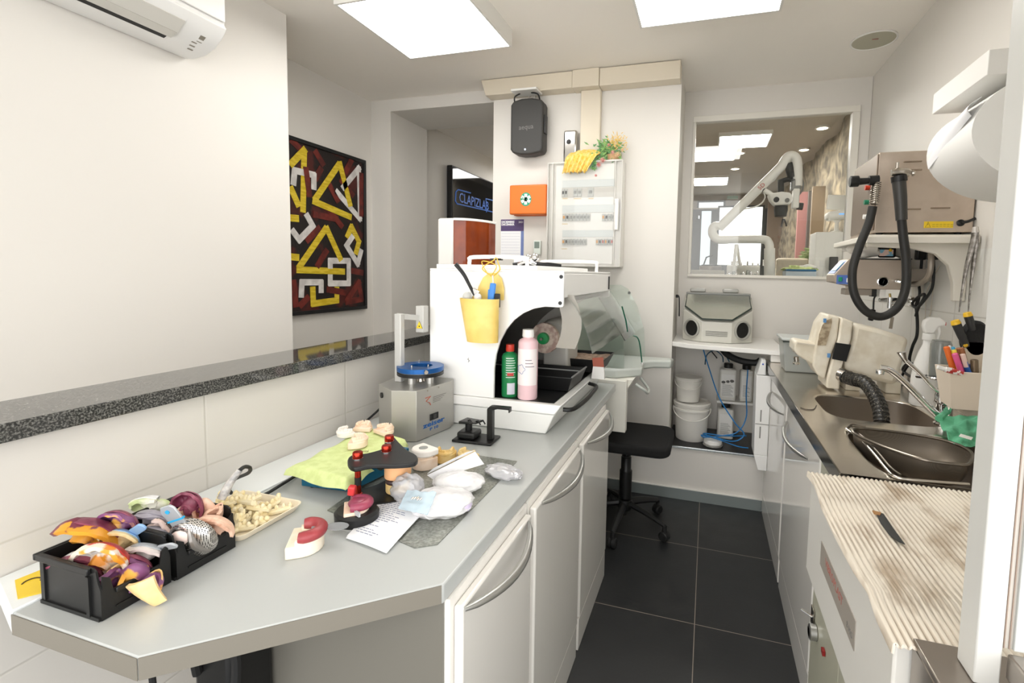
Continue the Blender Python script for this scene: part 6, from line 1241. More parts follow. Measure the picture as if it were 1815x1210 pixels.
# palm plant
t = T('palm_plant', 'leafy palm plant behind the window beside the white unit', 'plant', (q4(1440, 470, 4.95).x, 4.95, 0.0))
pc_ = Vector((q4(1440, 440, 4.95).x, 4.95, q4(1440, 440, 4.95).z)); lf = MB(); rr = random.Random(4)
for i in range(22):
    a = rr.uniform(0, 2 * PI); el = rr.uniform(0.2, 1.1); d = Vector((math.cos(a) * math.cos(el), math.sin(a) * math.cos(el) * 0.6, math.sin(el))); P = []
    for k in range(8): s_ = k / 7; P.append(pc_ + Vector((0, 0, -0.1)) + Vector((d.x * 0.16, d.y * 0.18, d.z * 0.45)) * s_ + Vector((0, 0, -0.42 * s_ * s_)))
    lf.tube(P, 0.003, 4)
    for k in range(1, 8):
        for sg in (-1, 1):
            s_ = d.cross(Vector((0, 0, 1))).normalized() * sg; leafquad(lf, P[k], s_ * 0.8 + d * 0.6 + Vector((0, 0, -0.3)), 0.085, 0.006)
lf.build('fronds', mat('palm_green', '#6f8a58', 0.6, col2='#96a673', ns=5), t, sm=False)
MB().cyl((pc_.x, 4.95, 0.3), (pc_.x, 4.95, pc_.z - 0.08), 0.03, 8).build('stem', mat('palm_stem', '#6b5a44', 0.8), t); MB().lathe([(0, 0.001), (0.12, 0.001), (0.16, 0.35), (0, 0.33)], (pc_.x, 4.95, 0), 20).build('pot', BW, t)
# pale pillars and pink panel near the stone wall
for nm_, lb_, u0, v0, u1, y, col_ in (('pink_banner', 'tall pink panel standing before the stone wall in the back room', 1416, 340, 1434, 5.75, '#c58e8b'), ('grey_pillar', 'slim dark grey panel right of the pink panel in the back room', 1434, 338, 1441, 5.70, '#6e6a66'), ('beige_pillar', 'beige upright panel between the grey panel and the stone wall', 1441, 330, 1455, 5.30, '#9d8d7a'), ('tan_pillar', 'tan wall strip behind the microscope head in the back room', 1362, 352, 1398, 8.7, '#8d7b6a'), ('brown_pillar', 'brown upright strip left of the pink panel in the back room', 1400, 352, 1414, 8.6, '#7a6653')):
    a = q4(u0, v0, y); b = q4(u1, 480, y); x1_ = min(b.x, 1.03) if y < 8 else b.x; x0_ = min(a.x, x1_ - 0.05) if y < 8 else a.x
    solo(MB().box(a.x, b.x, y, y + 0.04, 0.001, a.z), nm_, mat(nm_, col_, 0.6), lb_, 'panel')
# ================================================================ RIGHT SIDE: sink worktop and cabinets
ZS = 0.97
M_sst = mat('worktop_steel', '#d9d2c8', 0.24, 1.0, bump=0.03, bs=30, col2='#e2dcd3', ns=6)
t = T('sink_worktop', 'stainless steel worktop with two sink basins on the right', 'worktop', (0.66, 2.3, 0.92))
def hole_plate(x0, x1, y0, y1, cx, cy, a, b, z, depth, par, nm, e=4.5):
    ts = sorted(set([2 * PI * i / 64 for i in range(64)] + [math.atan2(yy - cy, xx - cx) % (2 * PI) for xx in (x0, x1) for yy in (y0, y1)])); n = len(ts)
    def inn(t_, s=1.0): c, s_ = math.cos(t_), math.sin(t_); r = 1 / ((abs(c) / (a * s)) ** e + (abs(s_) / (b * s)) ** e) ** (1 / e); return cx + r * c, cy + r * s_
    def out(t_):
        c, s_ = math.cos(t_), math.sin(t_); k = 1e9
        if abs(c) > 1e-9: k = min(k, ((x1 if c > 0 else x0) - cx) / c)
        if abs(s_) > 1e-9: k = min(k, ((y1 if s_ > 0 else y0) - cy) / s_)
        return cx + k * c, cy + k * s_
    rings = [[(*out(q), z) for q in ts], [(*inn(q, 1.05), z) for q in ts], [(*inn(q, 1.02), z - 0.001) for q in ts], [(*inn(q), z - 0.006) for q in ts]]
    bas = [[(*inn(q), z - 0.006) for q in ts], [(*inn(q, 0.97), z - depth * 0.8) for q in ts], [(*inn(q, 0.90), z - depth * 0.96) for q in ts], [(*inn(q, 0.75), z - depth) for q in ts]]
    def loft(R_, cap=False):
        vs = [p for r in R_ for p in r]; fs = [(i * n + j, i * n + (j + 1) % n, (i + 1) * n + (j + 1) % n, (i + 1) * n + j) for i in range(len(R_) - 1) for j in range(n)]
        if cap: fs.append(tuple(range((len(R_) - 1) * n, len(R_) * n)))
        return MB().add(vs, fs)
    loft(rings).build('top_sheet', M_sst, par, ang=50)
    loft(bas, True).build(nm, mat('basin_steel', '#a69b8f', 0.34, 0.9, bump=0.03, bs=100), par, ang=60)
hole_plate(0.352, 0.968, 1.84, 2.50, 0.640, 2.12, 0.186, 0.19, ZS, 0.17, t, 'basin')
hole_plate(0.352, 0.968, 1.376, 1.84, 0.640, 1.60, 0.186, 0.212, ZS, 0.17, t, 'basin')
MB().add([(0.352, 2.50, ZS), (0.968, 2.50, ZS), (0.968, 3.16, ZS), (0.352, 3.16, ZS)], [(0, 1, 2, 3)]).build('top_sheet', M_sst, t)
MB().box(0.350, 0.3545, 1.376, 3.16, 0.925, ZS + 0.001).build('front_band', mat('dark_steel_band', '#6f6a62', 0.12, 1.0, bump=0.05, bs=20), t, bevel=0.0015)
MB().box(0.9545, 0.9685, 1.376, 3.16, ZS, ZS + 0.05).build('upstand', M_sst, t, bevel=0.002)
MB().lathe([(0, 0.001), (0.035, 0.001), (0.038, 0.004), (0.0, 0.003)], (0.64, 2.12, ZS - 0.1695), 20).build('drain', M_chrome, t)
solo(MB().tube([pz(1419, 722, ZS + 0.002), pz(1428, 725, ZS + 0.002), pz(1442, 725, ZS + 0.002), pz(1447, 718, ZS + 0.002)], 0.0016, 6, k=3), 'bent_wire', mat('wire_dark', '#5a5148', 0.4, 0.6), 'small bent wire lying on the steel worktop before the far basin', 'wire')
GR = 'white base cabinets under the sink worktop'
cabinet(0.95, 0.376, 1.70, 2.405, 0.70, 'glossy white base cabinet with bow handle below the far sink basin', GR, -1, 1.89, 2.36, 0.818, 0.04)
cabinet(0.95, 0.376, 2.413, 3.145, 0.70, 'farther glossy white base cabinet half hidden behind the wall unit', GR, -1, 2.47, 2.94, 0.818, 0.04)
# upper facings of those cabinets are one drawer height taller than the basins allow the body to be
for nm in ('base_cabinet.003', 'base_cabinet.004'):
    o = bpy.data.objects[nm]; q = FR[nm]; y0, y1 = (1.70, 2.405) if nm.endswith('3') else (2.413, 3.145)
    for ch in list(o.children):
        if ch.name.startswith('door'):
            for g in list(ch.children): g.parent = None; g['_k'] = 1
            hd_ = list(g for g in bpy.data.objects if '_k' in g)
            bpy.data.objects.remove(ch)
            nd = MB().box(0.376, 0.396, y0 + 0.012, y1 - 0.012, 0.135, 0.915).build('door', M_gloss, o, bevel=0.006, seg=3)
            for g in hd_: g.parent = nd; del g['_k']
    MB().box(0.397, 0.43, y0, y1, 0.70, 0.918).build('front_rail', M_gloss, o, sm=False)
# wall unit with two slots (slim white case on the cabinet front)
t = T('suction_unit', 'slim white unit with rounded top and blue button on the far cabinet front', 'unit', (0.34, 2.9, 0.38))
ua, ub = 2.985, 3.14
MB().hexa([(0.326, ua, 0.33), (0.375, ua, 0.33), (0.375, ub, 0.33), (0.326, ub, 0.33)], [(0.300, ua, 0.42), (0.375, ua, 0.42), (0.375, ub, 0.42), (0.300, ub, 0.42)]).hexa([(0.300, ua, 0.4202), (0.375, ua, 0.4202), (0.375, ub, 0.4202), (0.300, ub, 0.4202)], [(0.294, ua, 0.90), (0.375, ua, 0.90), (0.375, ub, 0.90), (0.294, ub, 0.90)]).build('case', M_whitem, t, bevel=0.003, seg=3)
MB().hexa([(0.294, ua - 0.0, 0.902), (0.346, ua, 0.902), (0.346, ub, 0.902), (0.294, ub, 0.902)], [(0.322, ua + 0.03, 0.99), (0.346, ua + 0.03, 0.99), (0.346, ub, 0.99), (0.322, ub, 0.99)]).build('control_top', mat('unit_grey_top', '#dcdcda', 0.3), t, bevel=0.006)
MB().ell((0.328, ua + 0.018, 0.965), (0.005, 0.004, 0.005), 10).build('blue_button', mat('button_blue', '#2a52b8', 0.3), t, 'blue button')
for z in (0.56, 0.66): MB().box(0.325, 0.332, ua - 0.002, ua + 0.001, z - 0.035, z + 0.035).build('slot', mat('slot_shadow', '#8d8b86', 0.5), t)
MB().box(0.300, 0.374, ua - 0.0015, ua + 0.001, 0.608, 0.612).build('seam', mat('slot_shadow', '#8d8b86', 0.5), t)
# ---- plaster bench with ribbed mat, near right
t = T('plaster_bench', 'white sheet metal bench with a name plate, below the ribbed plaster mat', 'bench', (0.6, 1.05, 0))
MB().box(0.283, 0.95, 0.775, 1.372, 0.70, 0.955).build('upper_box', mat('bench_white', '#dcdad4', 0.3), t, bevel=0.004)
MB().box(0.376, 0.95, 0.775, 1.372, 0.0, 0.699).box(0.376, 0.40, 1.372, 1.695, 0.0, 0.90).build('lower_case', mat('bench_greenish', '#b9b8a6', 0.35), t, bevel=0.003)
MB().box(0.2815, 0.2835, 0.945, 1.222, 0.800, 0.858).build('name_plate', mat('plate_steel', '#a39c93', 0.45, 0.2), t, 'brushed name plate', bevel=0.0008)
q = MB(); q.text('VIBROPLAST', (0.2812, 1.10, 0.835), (0, -1, 0), (0, 0, 1), 0.026, 0.0002, sx=1.0); q.build('plate_text', mat('faded_red', '#a8665c', 0.6), t, sm=False)
q = MB(); q.text('B MO', (0.2812, 0.975, 0.818), (0, -1, 0), (0, 0, 1), 0.016, 0.0002); q.build('plate_mark', mat('print_grey2', '#7a7874', 0.5), t, sm=False)
fx = 0.374
for lb_, (u, v), kind in (('lever switch', (1441, 1093), 0), ('round chrome dial', (1446, 1121), 1), ('small red lamp', (1461, 1155), 2)):
    p = px(u, v, fx)
    if kind == 0:
        MB().box(fx - 0.003, fx, p.y - 0.02, p.y + 0.02, p.z - 0.03, p.z + 0.03).build('switch_plate', M_steel, t); MB().cyl((fx - 0.003, p.y, p.z), (fx - 0.035, p.y + 0.01, p.z + 0.012), 0.004, 10).build('toggle_lever', M_chrome, t)
    elif kind == 1: MB().lathe([(0.024, 0), (0.024, 0.018), (0.018, 0.021), (0, 0.021)], (fx, p.y, p.z), 24, RY(-PI / 2)).build('dial', M_alu, t); MB().lathe([(0, 0.0215), (0.015, 0.0215)], (fx, p.y, p.z), 24, RY(-PI / 2)).build('dial_face', M_black, t)
    else: MB().obox((fx - 0.003, p.y, p.z), (0.008, 0.02, 0.014)).build('pilot_lamp', mat('lamp_red', '#8c2222', 0.3), t)
def ribs(u, v):
    y = 0.752 + 0.618 * v; x0 = 0.270 + 0.004 * math.sin(v * 9) + 0.006 * noise.noise(Vector((v * 14, 1, 0))); x1 = 0.95; x = x0 + (x1 - x0) * u
    z = 0.9625 + 0.0052 * abs(math.sin(PI * (x - 0.27) / 0.0105)) + 0.002 * noise.noise(Vector((x * 9, y * 9, 0)))
    if u == 0: z -= 0.012
    return (x, y + 0.004 * noise.noise(Vector((x * 20, v * 3, 5))) * (1 if v in (0, 1) else 0), z)
M_mat = mat('plastered_mat', '#e2d9ca', 0.85, col2='#b3a28d', ns=14, nd=9, lo=0.52, hi=0.68, bump=0.5, bs=90, stretch=(1.2, 0.5, 1))
om_ = solo(MB().surf(ribs, 640, 10, 0.004), 'ribbed_mat', M_mat, 'cream ribbed drainboard mat stained with plaster on the bench', 'mat', ang=80)
# dirt caught in the grooves of the mat
nt = M_mat.node_tree; b_ = nt.nodes['Principled BSDF']; old = b_.inputs['Base Color'].links[0].from_socket
tc_ = nt.nodes.new('ShaderNodeTexCoord'); sp_ = nt.nodes.new('ShaderNodeSeparateXYZ'); nt.links.new(tc_.outputs['Object'], sp_.inputs[0])
a_ = nt.nodes.new('ShaderNodeMath'); a_.operation = 'ADD'; a_.inputs[1].default_value = om_.location.x - 0.27 + 1.05; nt.links.new(sp_.outputs[0], a_.inputs[0])
w_ = nt.nodes.new('ShaderNodeMath'); w_.operation = 'PINGPONG'; w_.inputs[1].default_value = 0.00525; nt.links.new(a_.outputs[0], w_.inputs[0])
r_ = nt.nodes.new('ShaderNodeMapRange'); r_.inputs[1].default_value = 0.0; r_.inputs[2].default_value = 0.0026; r_.inputs[3].default_value = 0.75; r_.inputs[4].default_value = 0.0; nt.links.new(w_.outputs[0], r_.inputs[0])
n_ = nt.nodes.new('ShaderNodeTexNoise'); n_.inputs['Scale'].default_value = 9; n_.inputs['Detail'].default_value = 5; nt.links.new(tc_.outputs['Object'], n_.inputs[0])
r2_ = nt.nodes.new('ShaderNodeMapRange'); r2_.inputs[1].default_value = 0.38; r2_.inputs[2].default_value = 0.6; nt.links.new(n_.outputs[0], r2_.inputs[0])
ml_ = nt.nodes.new('ShaderNodeMath'); ml_.operation = 'MULTIPLY'; nt.links.new(r_.outputs[0], ml_.inputs[0]); nt.links.new(r2_.outputs[0], ml_.inputs[1])
k_ = nt.nodes.new('ShaderNodeMix'); k_.data_type = 'RGBA'; k_.inputs[7].default_value = lin('#8d7c66'); nt.links.new(old, k_.inputs[6]); nt.links.new(ml_.outputs[0], k_.inputs[0]); nt.links.new(k_.outputs[2], b_.inputs['Base Color'])
q = [pz(1551, 907, 0.9715), pz(1566, 911, 0.9715), pz(1582, 935, 0.9715), pz(1604, 965, 0.9715), pz(1592, 960, 0.9715), pz(1576, 948, 0.9715), pz(1561, 928, 0.9715)]
t = T('spatula', 'dark grey strip standing for a torn slot in the ribbed mat', 'spatula', q[0])  # tear in the mat, built as a thin dark strip laid on top
MB().ext(q, (0, 0, 0.0015)).build('blade', mat('tear_grey', '#4a4c4c', 0.4, 0.5), t)  # dark opening of the tear
MB().ext([pz(1546, 906, 0.972), pz(1562, 910, 0.972), pz(1560, 914, 0.972), pz(1549, 911, 0.972)], (0, 0, 0.003)).build('tan_end', mat('end_tan', '#a57a4e', 0.8), t)
# steel corner piece under the post, post, rail, white panel
t = T('steel_bracket', 'brushed steel ledge at the near end of the plaster bench', 'ledge', (0.33, 0.72, 0.93))
MB().box(0.302, 0.42, 0.50, 0.768, 0.958, 0.968).box(0.302, 0.306, 0.50, 0.768, 0.80, 0.958).build('sheet', mat('bracket_steel', '#a49c94', 0.28, 0.9, bump=0.03, bs=60), t, bevel=0.002)
t = T('support_cabinet', 'white side cabinet below the brushed steel ledge', 'cabinet', (0.6, 0.62, 0)); MB().box(0.312, 0.95, 0.40, 0.765, 0.0, 0.955).build('body', mat('bench_white', '#dcdad4', 0.3), t)
M_post = mat('post_white', '#cfcfcb', 0.35)
t = T('partition_post', 'tall white partition post standing in front on the right', 'post', (0.355, 0.72, 0.969))
MB().box(0.344, 0.372, 0.70, 0.742, 0.9690, ZC - 0.001).build('profile', M_post, t, bevel=0.002)
MB().box(0.3725, 0.384, 0.706, 0.712, 1.02, ZC - 0.002).build('glazing_seal', mat('seal_grey', '#b7b2aa', 0.4), t)
for x in (0.3745, 0.3800): MB().box(x, x + 0.0012, 0.7045, 0.7062, 1.02, ZC - 0.002).build('seal_line', mat('seal_brown', '#8e7c6f', 0.5), t)
t = T('white_partition', 'white partition panel at the right edge of the picture', 'partition', (0.6, 0.71, 1.02))
MB().box(0.384, 0.95, 0.702, 0.716, 1.02, ZC - 0.001).build('sheet', mat('partition_white', '#bfc2c0', 0.3), t, bevel=0.001)
MB().box(0.386, 0.95, 0.6985, 0.7015, 1.66, 1.672).build('top_batten', mat('batten_cream', '#dcd8cc', 0.5), t)
t = T('steel_rail', 'brushed steel rail running towards the viewer under the white partition', 'rail', (0.39, 0.6, 1.0))
MB().box(0.376, 0.412, 0.45, 0.7005, 0.985, 1.018).build('rail', mat('bracket_steel', '#a49c94', 0.28, 0.9, bump=0.03, bs=60), t, bevel=0.003)
MB().box(0.38, 0.408, 0.46, 0.69, 0.969, 0.984).build('rail_foot', M_black, t)
# ---- strainer over the near basin
t = T('strainer', 'wide oval steel mesh strainer hung over the near sink basin', 'strainer', (0.66, 1.56, ZS))
def mesh_mat():
    m = bpy.data.materials.new('wire_mesh'); m.use_nodes = True; nt = m.node_tree; b = nt.nodes['Principled BSDF']
    b.inputs['Metallic'].default_value = 0.7; b.inputs['Roughness'].default_value = 0.45
    tc = nt.nodes.new('ShaderNodeTexCoord'); v = nt.nodes.new('ShaderNodeTexVoronoi'); v.inputs['Scale'].default_value = 900; v.inputs['Randomness'].default_value = 0
    nt.links.new(tc.outputs['Object'], v.inputs['Vector']); k = nt.nodes.new('ShaderNodeMix'); k.data_type = 'RGBA'; k.inputs[6].default_value = lin('#665d52'); k.inputs[7].default_value = lin('#93897c')
    nt.links.new(v.outputs['Distance'], k.inputs[0]); nt.links.new(k.outputs[2], b.inputs['Base Color']); return m
MESHM = mesh_mat(); RIM = mat('strainer_rim', '#7e766c', 0.3, 0.95)
rimpx = [(1512, 766), (1520, 759), (1560, 762), (1620, 770), (1680, 782), (1720, 800), (1718, 822), (1690, 822), (1640, 815), (1590, 800), (1545, 783)]
rimp = catmull([pz(u, v, ZS + 0.018) for u, v in rimpx], 6, True)
MB().tube(rimp, 0.0045, 8, closed=True).build('rim', RIM, t)
cen = sum(rimp, Vector()) / len(rimp)
def bowl(u, v):
    n = len(rimp); f = (u * n) % n; i = int(f) % n; p = rimp[i].lerp(rimp[(i + 1) % n], f - int(f)); d = p - cen; k = math.cos(v * PI / 2) ** 0.45
    return cen + Vector((d.x * k * 0.985, d.y * k * 0.985, -0.085 * math.sin(v * PI / 2) ** 0.9 - 0.003))
MB().surf(bowl, 88, 16).build('mesh_bowl', MESHM, t, ang=80)
frp = [pz(u, v, ZS + 0.004) for u, v in ((1500, 760), (1510, 752), (1535, 756))] + [pz(u, v, ZS + 0.004) for u, v in ((1505, 764), (1525, 778), (1550, 805), (1572, 832), (1590, 846), (1640, 852), (1718, 858))]
MB().tube([frp[0], frp[1], frp[2]], 0.003, 8, k=4).build('hook_wire', RIM, t)
MB().tube([pz(1500, 760, ZS + 0.004)] + frp[3:], 0.0038, 8, k=4).build('frame_wire', M_steel, t)
MB().tube([pz(1510, 758, ZS + 0.006)] + [p + Vector((0.012, 0.012, 0.003)) for p in frp[3:8]], 0.003, 8, k=4).build('frame_wire', RIM, t)
rr = random.Random(2); 
for i in range(9):
    a, b_ = rr.uniform(0.2, 0.8), rr.uniform(0.55, 0.9); p = Vector(bowl(a, b_)) + Vector((0, 0, 0.003))
    MB().ell(p, (rr.uniform(0.002, 0.006), rr.uniform(0.002, 0.004), 0.0015), 8, nz=0.5, seed=i).build('plaster_crumb', mat('crumb', '#e8d7b4', 0.8), t)
# ---- plaster trimmer lying at the far basin
TR = mat('trimmer_cream', '#e7e0d0', 0.45, col2='#d8ceb9', ns=12, bump=0.3, bs=50)
t = T('model_trimmer', 'cream plastic plaster model trimmer standing tilted behind the far basin', 'model trimmer', (0.6, 2.45, ZS))
def slab(pts, y, d, nm, m, lb=None, bevel=0.008, par=None): 
    return MB().ext([py(u, v, y) for u, v in pts], (0, d, 0)).build(nm, m, par or t, lb, bevel=bevel, seg=3)
slab([(1468, 557), (1489, 562), (1484, 600), (1470, 640), (1462, 672), (1450, 665), (1440, 648), (1445, 610), (1455, 575)], 2.40, 0.17, 'front_shell', TR)
slab([(1491, 562), (1513, 570), (1509, 602), (1496, 640), (1490, 660), (1488, 690), (1465, 688), (1466, 672), (1474, 640), (1486, 600)], 2.39, 0.19, 'collar', TR)
slab([(1515, 573), (1560, 583), (1613, 600), (1602, 640), (1588, 684), (1555, 676), (1499, 660), (1498, 640), (1510, 603)], 2.405, 0.16, 'barrel', TR, bevel=0.02)
slab([(1408, 607), (1413, 604), (1464, 613), (1460, 650), (1441, 646), (1414, 630), (1407, 620)], 2.41, 0.14, 'table', TR)
slab([(1413, 606), (1463, 613), (1463, 616), (1413, 609)], 2.405, 0.15, 'table_edge', mat('table_edge', '#cfc6b5', 0.5), bevel=0.001)
slab([(1481, 607), (1509, 611), (1500, 641), (1475, 636)], 2.383, 0.006, 'black_patch', M_black, 'square black pad', bevel=0.001)
P = [py(u, v, 2.396) for u, v in ((1449, 612), (1452, 592), (1458, 576), (1466, 567), (1474, 564), (1475, 570), (1470, 590), (1464, 612))]
MB().ext(P, (0, 0.004, 0)).build('wheel_opening', mat('wet_opening', '#8f7e66', 0.7, col2='#b9a98e', ns=60), t)
for u, v in ((1462, 568), (1469, 630)): p = py(u, v, 2.39); MB().box(p.x - 0.005, p.x + 0.006, 2.389, 2.3995, p.z - 0.009, p.z + 0.009).build('blue_label', mat('label_blue', '#5b8fc2', 0.4), t)
p = py(1455, 605, 2.41); 
for x in (0.62, 0.78): MB().box(x, x + 0.06, 2.43, 2.55, ZS + 0.001, py(1560, 683, 2.43).z + 0.02).build('foot', TR, t, bevel=0.004)
MB().tube([py(1411, 632, 2.42), py(1412, 640, 2.42)], 0.011, 12).build('clamp_screw', M_steel, t); p = py(1411, 645, 2.42); MB().lathe([(0.016, 0), (0.018, 0.005), (0.012, 0.01), (0, 0.01)], p, 14).build('screw_foot', M_chrome, t)
# ribbed waste hose of the trimmer
hp = catmull([py(1498, 668, 2.35), py(1512, 672, 2.30), py(1533, 678, 2.24), py(1550, 700, 2.18), py(1560, 725, 2.13), py(1563, 752, 2.09)], 12)
n = len(hp); RB = mat('ribbed_hose', '#1e1d1b', 0.35, col2='#8d8676', ns=200, lo=0.55, hi=0.7)
solo(MB().tube(hp, [0.027 + 0.0028 * math.sin(i * 2.1) for i in range(n)], 18), 'waste_hose', RB, 'black ribbed waste hose arching from the trimmer into the far basin', 'hose', ang=80)
p = py(1497, 666, 2.355); solo(MB().tube([p + Vector((-0.012, 0.02, 0.003)), p + Vector((0.014, -0.012, -0.003))], 0.030, 16), 'hose_clamp', M_steel, 'steel clamp at the upper end of the ribbed waste hose', 'clamp')
# grey lidded plastic box
t = T('grey_box', 'translucent grey lidded box at the far end of the steel worktop', 'box', (0.49, 2.86, ZS)); GB = mat('translucent_grey', '#a5a9a5', 0.25, alpha=0.9)
MB().hexa([(0.415, 2.78, ZS + 0.001), (0.590, 2.78, ZS + 0.001), (0.590, 2.95, ZS + 0.001), (0.415, 2.95, ZS + 0.001)], [(0.398, 2.765, ZS + 0.17), (0.605, 2.765, ZS + 0.17), (0.605, 2.965, ZS + 0.17), (0.398, 2.965, ZS + 0.17)]).build('body', GB, t, bevel=0.01, seg=3)
MB().box(0.388, 0.615, 2.755, 2.975, ZS + 0.171, ZS + 0.186).build('lid', mat('lid_grey', '#c3c8c5', 0.25), t, bevel=0.006, seg=3)
MB().box(0.395, 0.61, 2.76, 2.77, ZS + 0.163, ZS + 0.170).build('gasket', mat('gasket_green', '#2f3a35', 0.4), t)
# ---- faucet
YF_ = 1.95; fb = py(1679, 742, YF_)
t = T('faucet', 'chrome mixer tap with long spout and lever between the basins', 'faucet', (0.815, YF_, ZS)); bx_, by_ = 0.80, YF_ + 0.02
ftop = py(1681, 700, YF_)
cxf = ftop.x
MB().lathe([(0.030, 0.001), (0.030, 0.006), (0.024, 0.010), (0.024, 0.075)], (cxf, by_, ZS), 24).build('body', M_chrome, t)
MB().lathe([(0.026, 0.077), (0.031, 0.082), (0.032, 0.105), (0.026, 0.128), (0.014, 0.138), (0, 0.14)], (cxf, by_, ZS), 24).build('lever_dome', M_chrome, t)
MB().tube([(cxf - 0.005, by_, ZS + 0.125), py(1660, 692, YF_), py(1630, 661, YF_), py(1607, 640, YF_)], [0.007, 0.006, 0.0065, 0.008], 12, k=4).build('lever', M_chrome, t)
MB().tube([py(1607, 642, YF_), py(1602, 634, YF_), py(1598, 624, YF_)], [0.008, 0.011, 0.017], 14, flat=0.5, k=3).build('lever_tip', M_chrome, t)
MB().tube([(cxf - 0.012, by_, ZS + 0.035), py(1664, 738, YF_), py(1640, 715, YF_), py(1612, 686, YF_), py(1592, 667, YF_), py(1575, 655, YF_), py(1560, 652, YF_)], [0.011, 0.012, 0.012, 0.0115, 0.011, 0.011, 0.012], 14, k=4).build('spout', M_chrome, t)
p = py(1560, 655, YF_); MB().lathe([(0.012, 0), (0.014, -0.004), (0.013, -0.016), (0, -0.016)], p, 16).build('aerator', M_chrome, t)
# spray bottle
c = (0.862, 2.256, ZS + 0.001)
t = T('spray_bottle', 'white spray bottle standing against the tiles behind the faucet', 'spray bottle', c); SBM = mat('bottle_white', '#e9e7e2', 0.3)
MB().lathe([(0, 0), (0.048, 0.0), (0.052, 0.008), (0.050, 0.12), (0.044, 0.17), (0.030, 0.22), (0.018, 0.25), (0.018, 0.27), (0, 0.27)], c, 30, sy=0.8).build('body', SBM, t)
MB().lathe([(0.021, 0.268), (0.023, 0.272), (0.021, 0.295), (0, 0.295)], c, 20).build('collar', M_white, t)
MB().ext([(c[0] + x, c[1] - 0.013, c[2] + z) for x, z in ((-0.016, 0.296), (0.014, 0.296), (0.03, 0.325), (0.05, 0.328), (0.052, 0.345), (0.03, 0.362), (-0.005, 0.362), (-0.022, 0.345), (-0.026, 0.325))], (0, 0.026, 0)).build('trigger_head', M_white, t, bevel=0.006, seg=3)
MB().tube([(c[0] + 0.03, c[1], c[2] + 0.328), (c[0] + 0.036, c[1], c[2] + 0.30), (c[0] + 0.030, c[1], c[2] + 0.265)], 0.006, 8, k=3).build('trigger', M_white, t)
MB().box(c[0] + 0.050, c[0] + 0.054, c[1] - 0.006, c[1] + 0.006, c[2] + 0.330, c[2] + 0.343).build('nozzle', mat('bright_red', '#c93a3c', 0.35), t)
# glass with steel holder
gx, gy = py(1666, 640, 2.12).x, 2.12
t = T('glass_holder', 'clear glass tumbler upside down in a chrome wall holder behind the caddy', 'glass', (gx, gy, 1.12))
MB().lathe([(0.032, 0.0), (0.034, 0.02), (0.034, 0.125), (0.028, 0.14), (0.0, 0.142), (0.0, 0.139), (0.026, 0.137), (0.031, 0.123), (0.031, 0.0), (0.032, 0.0)], (gx, gy, 1.115), 28).build('tumbler', mat('smoke_glass', '#c9ccca', 0.05, trans=0.85), t)
MB().tube([(gx + 0.04 * math.cos(a), gy + 0.04 * math.sin(a), 1.112) for a in [2 * PI * i / 20 for i in range(20)]], 0.005, 8, closed=True).build('ring', M_chrome, t)
MB().tube([(gx - 0.04, gy, 1.112), (gx - 0.06, gy + 0.03, 1.108)], 0.009, 10).build('arm', M_chrome, t)
MB().tube([(gx + 0.04, gy, 1.112), (0.969, gy, 1.112)], 0.007, 10).build('arm', M_chrome, t)
# ---- caddy with pens on the tiled wall
t = T('pen_caddy', 'beige wall caddy box packed with pens and tools beside the partition post', 'caddy', (0.86, 1.80, 1.08)); CB = mat('caddy_beige', '#dccfbd', 0.5)
z0_, z1_ = 1.085, 1.205
bb = [(0.735, 1.73), (0.95, 1.73), (0.95, 1.83), (0.745, 1.83)]; tt_ = [(0.715, 1.71), (0.955, 1.71), (0.955, 1.84), (0.725, 1.84)]
vs = [(x, y, z0_) for x, y in bb] + [(x, y, z1_) for x, y in tt_] + [(x + (0.005 if x < 0.8 else -0.005), y + (0.005 if y < 1.78 else -0.005), z1_) for x, y in tt_] + [(x + (0.006 if x < 0.8 else -0.006), y + (0.006 if y < 1.78 else -0.006), z0_ + 0.006) for x, y in bb]
MB().add(vs, [(3, 2, 1, 0)] + [(k * 4 + i, k * 4 + (i + 1) % 4, (k + 1) * 4 + (i + 1) % 4, (k + 1) * 4 + i) for k in range(3) for i in range(4)] + [(12, 13, 14, 15)]).build('box', CB, t, bevel=0.002)
MB().box(0.80, 0.955, 1.842, 1.848, 1.10, 1.285).build('back_plate', CB, t, bevel=0.002)
def pen(nm, label, u0, v0, u1, v1, y, r, m_, cat_='pen', tip=None, flat=1.0, group=None):
    a, b = py(u0, v0, y), py(u1, v1, y); t_ = T(nm, label, cat_, b, 0, group)
    MB().tube([b, b.lerp(a, 0.97), a], [r, r, r * 0.7], 12, flat=flat).build('barrel', m_, t_)
    if tip: 
        c_ = a.lerp(b, 0.0); MB().tube([a.lerp(b, -0.01), a.lerp(b, -0.12)], [r * 0.75, r * 0.6], 10, flat=flat).build('cap', tip, t_)
pen('orange_marker', 'orange flat pen leftmost in the beige wall caddy', 1677, 614, 1691, 660, 1.775, 0.0085, mat('pen_orange', '#e2702c', 0.4), 'pen')
pen('white_pencil', 'thin white pencil beside the orange pen in the wall caddy', 1683, 612, 1693, 662, 1.79, 0.004, PAP)
pen('green_pencil', 'dark green pencil behind the pink pen in the wall caddy', 1687, 622, 1697, 662, 1.80, 0.004, mat('pen_green', '#2f6f5c', 0.4))
pen('blue_yellow_pen', 'yellow pen with light blue cap in the wall caddy', 1690, 619, 1700, 656, 1.77, 0.007, mat('pen_yellow', '#e8d34c', 0.4), 'pen', mat('pen_cyan', '#3fa7cf', 0.4))
pen('pink_pen', 'bright pink highlighter in the wall caddy', 1692, 626, 1705, 662, 1.755, 0.0085, mat('pen_pink', '#dd5d93', 0.4))
